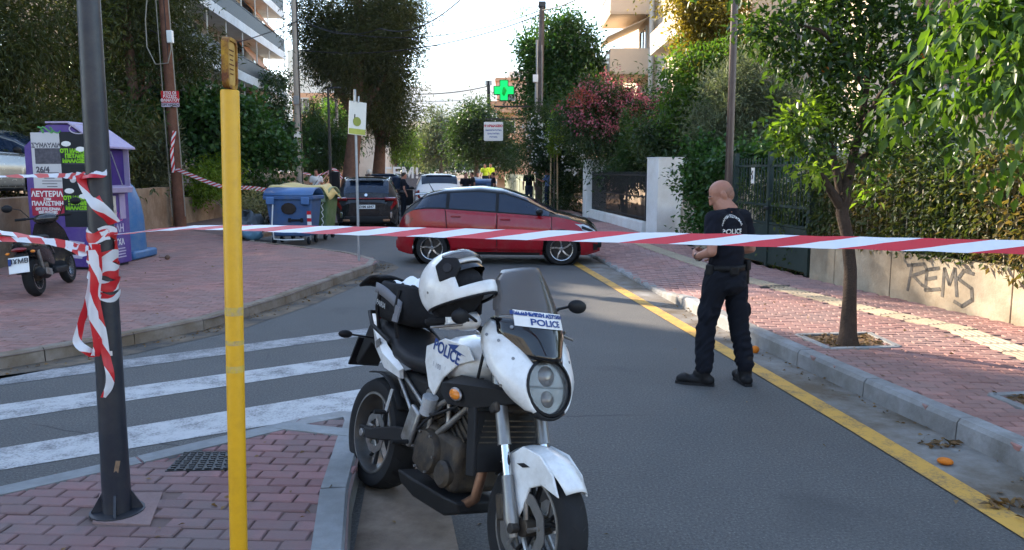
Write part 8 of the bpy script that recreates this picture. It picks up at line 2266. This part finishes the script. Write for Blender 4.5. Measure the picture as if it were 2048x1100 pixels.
tape('barrier tape dropping from the upper knot round the lamp post side', [lpt(1.785) + V((-.055, -.05, 0)), at(180, 385, LP0.y - .05), at(195, 410, LP0.y - .07), at(215, 430, LP0.y - .06), at(228, 447, LP0.y - .03)], .06, [(.5, .8, 0), (.8, .1, .5), (.6, -.3, .6)], M_tape2, crumple=.006, u0=.1)
tape('lower barrier tape stretched from the lamp post to the left, upper strand', [lpt(1.44) + V((-.05, -.03, 0)), at(90, 480, 4.2), at(-150, 438, 4.6)], .042, [(0, .8, .4), (0, .85, .3), (0, .9, .3)], M_tape2, crumple=.006)
tape('lower barrier tape stretched from the lamp post to the left, bottom strand', [lpt(1.43) + V((-.05, -.04, -.01)), at(90, 482, 4.15), at(-150, 475, 4.6)], .048, [(0, .8, .5), (0, .8, .5), (0, .9, .4)], M_tape2, crumple=.006, u0=.17)
for k, (za, zb_, tu, w_) in enumerate(((1.515, 1.50, 1.1, .05), (1.44, 1.37, 1.6, .06), (1.36, 1.33, 1.2, .07), (1.30, 1.24, 1.5, .05), (1.235, 1.19, 1.3, .035))):
    pts = [lpt(za + (zb_ - za) * i / 16 + .012 * math.sin(i * 1.3 + k)) + V((.064 * math.cos(-1.2 + k + tu * 2 * PI * i / 16), .064 * math.sin(-1.2 + k + tu * 2 * PI * i / 16), 0)) for i in range(17)]
    tape(['single turn of barrier tape round the lamp post level with the long tape', 'barrier tape wound round the lamp post just under the long tape', 'widest crumpled turn of barrier tape round the middle of the lamp post', 'crossing turn of barrier tape below the widest one on the lamp post', 'lowest narrow turn of barrier tape round the lamp post'][k], pts, w_, [(.0, .0, 1), (.2, .1, 1), (0, .1, 1)], M_tape2, n=3, crumple=.004, u0=.13 * k)
DZ = LP0.y - .085
tape('loose barrier tape end hanging in a loop left of the lamp post', [at(186, 486, DZ), at(188, 540, DZ), at(178, 600, DZ), at(160, 655, DZ), at(155, 684, DZ), at(172, 700, DZ - .02), at(188, 706, DZ), at(196, 690, DZ)], .038, [(1, .2, 0), (.8, .5, .2), (.5, .6, .4), (.7, .3, .5), (.2, .3, 1), (.5, .5, .5)], M_tape2, n=8, crumple=.005)
tape('long loose barrier tape end hanging down against the lamp post', [at(192, 488, DZ - .02), at(196, 540, DZ), at(192, 600, DZ - .01), at(204, 660, DZ - .02), at(212, 712, DZ - .02), at(220, 748, DZ - .03), at(218, 775, DZ - .02), at(206, 795, DZ - .03)], .036, [(1, .3, 0), (.7, .6, 0), (1, .2, 0), (.6, .6, .1), (.9, .4, 0), (.4, .8, .3)], M_tape2, n=8, crumple=.005, u0=.08)
tape('crumpled red and white tape end between the two hanging ones', [at(186, 500, DZ - .03), at(190, 560, DZ - .03), at(186, 620, DZ - .03), at(196, 690, DZ - .03), at(190, 712, DZ - .03)], .04, [(.9, .4, 0), (.5, .8, 0), (1, .1, 0), (.7, .7, 0)], M_tape2, n=8, crumple=.006, u0=.2)
tape('far barrier tape running from the wooden pole behind the yellow post to the bins', [at(352, 338, 24.1), at(440, 372, 22.4), at(500, 376, 21.2), at(545, 382, 20.2)], .11, [(0, .6, .8), (0, .5, .9), (0, .3, .9)], M_tape2, crumple=.01)
tape('barrier tape tied round the wooden utility pole', [at(347, 345, 24.15), at(344, 300, 24.1), at(349, 262, 24.1)], .10, [(1, .2, 0), (.6, .6, .2), (1, .2, 0)], M_tape2, crumple=.01)
tape('far barrier tape between the concrete pole and the street lamp', [at(606, 346, 39.6), at(635, 350, 39.6), at(663, 341, 39.6)], .10, [(0, .5, .8), (0, .5, .8), (0, .5, .8)], M_tape2, crumple=.01)
tape('far barrier tape slanting down from the street lamp to the bins', [at(663, 341, 39.6), at(640, 365, 32), at(618, 390, 22)], .09, [(0, .5, .8), (.3, .5, .8), (0, .5, .8)], M_tape2, crumple=.01)
tape('bow of barrier tape ends on the street lamp', [at(655, 345, 39.5), at(663, 338, 39.4), at(676, 344, 39.5), at(684, 358, 39.6)], .14, [(0, .4, .9), (0, .2, 1), (.5, .3, .8)], M_tape2, crumple=.02)

# ================================================================== small things on the ground
for px, py, lab in ((1510, 706, 'whole fallen orange lying in the gutter behind the policeman'), (1890, 928, 'squashed fallen orange in the gutter near the lower right corner')):
    p = g(px, py, .005); mb = MB()
    if px < 1600: mb.sphere(p + V((0, 0, .036)), (.042, .040, .038), 18, 12)
    else: mb.sphere(p + V((0, 0, .018)), (.05, .045, .022), 18, 12, (0, .1, .5))
    tag(mb.build('fallen_orange', M_fruit, smooth=180), lab, 'orange')
for px, py, lab in ((1388, 622, 'brown dead leaf clump against the kerb in front of the policeman'), (1880, 890, 'dry leaf scraps in the gutter above the squashed orange'), (2010, 1012, 'brown leaf scraps on the yellow line at the right edge')):
    p = g(px, py, .01); n = 26
    P = np.array([[p.x + random.gauss(0, .07), p.y + random.gauss(0, .05), .012 + random.random() * .02] for _ in range(n)]); D = rng.normal(size=P.shape) * np.array([1, 1, .25])
    o = link('leaf_scraps', leaf_mesh('leaf_scraps', P, D, .07, L_litter, .45)); o['kind'] = 'stuff'
cvr = [(1530, 571), (1580, 571), (1574, 576), (1520, 576)]
dc2 = thing('drain_cover', 'dark square drain cover in the right pavement beside the policeman', 'drain cover')
P4 = [g(x, y, .15) for x, y in cvr]; mb = MB(); mb.prism([(p.x, p.y) for p in P4], .13, .158); mb.build('lid', M_iron, dc2)
pcn = thing('pine_cone', 'small dark pine cone lying on the left brick pavement', 'pine cone', g(335, 519, ZP))
mb = MB(); mb.sphere((0, 0, .04), (.05, .05, .045), 10, 7); mb.build('cone', M_bark, pcn, smooth=40)
mb = MB(); mb.tube([(.0, 0, .04), (-.18, .05, .03)], .006, 5); mb.build('twig', M_bark, pcn)

# ------------------------------------------------------------------ thin evening haze
mb = MB(); mb.box((0, 2400, 240), (12000, 5800, 494)); hz_o = mb.build('haze', bpy.data.materials.new('haze_air')); hz_o['kind'] = 'stuff'
hm_ = hz_o.data.materials[0]; hm_.use_nodes = True; hn = hm_.node_tree; hn.nodes.clear()
ho_ = hn.nodes.new('ShaderNodeOutputMaterial'); pv_ = hn.nodes.new('ShaderNodeVolumePrincipled')
pv_.inputs['Color'].default_value = (.86, .92, 1.0, 1); pv_.inputs['Density'].default_value = .00013; pv_.inputs['Anisotropy'].default_value = .2
hn.links.new(pv_.outputs[0], ho_.inputs['Volume'])
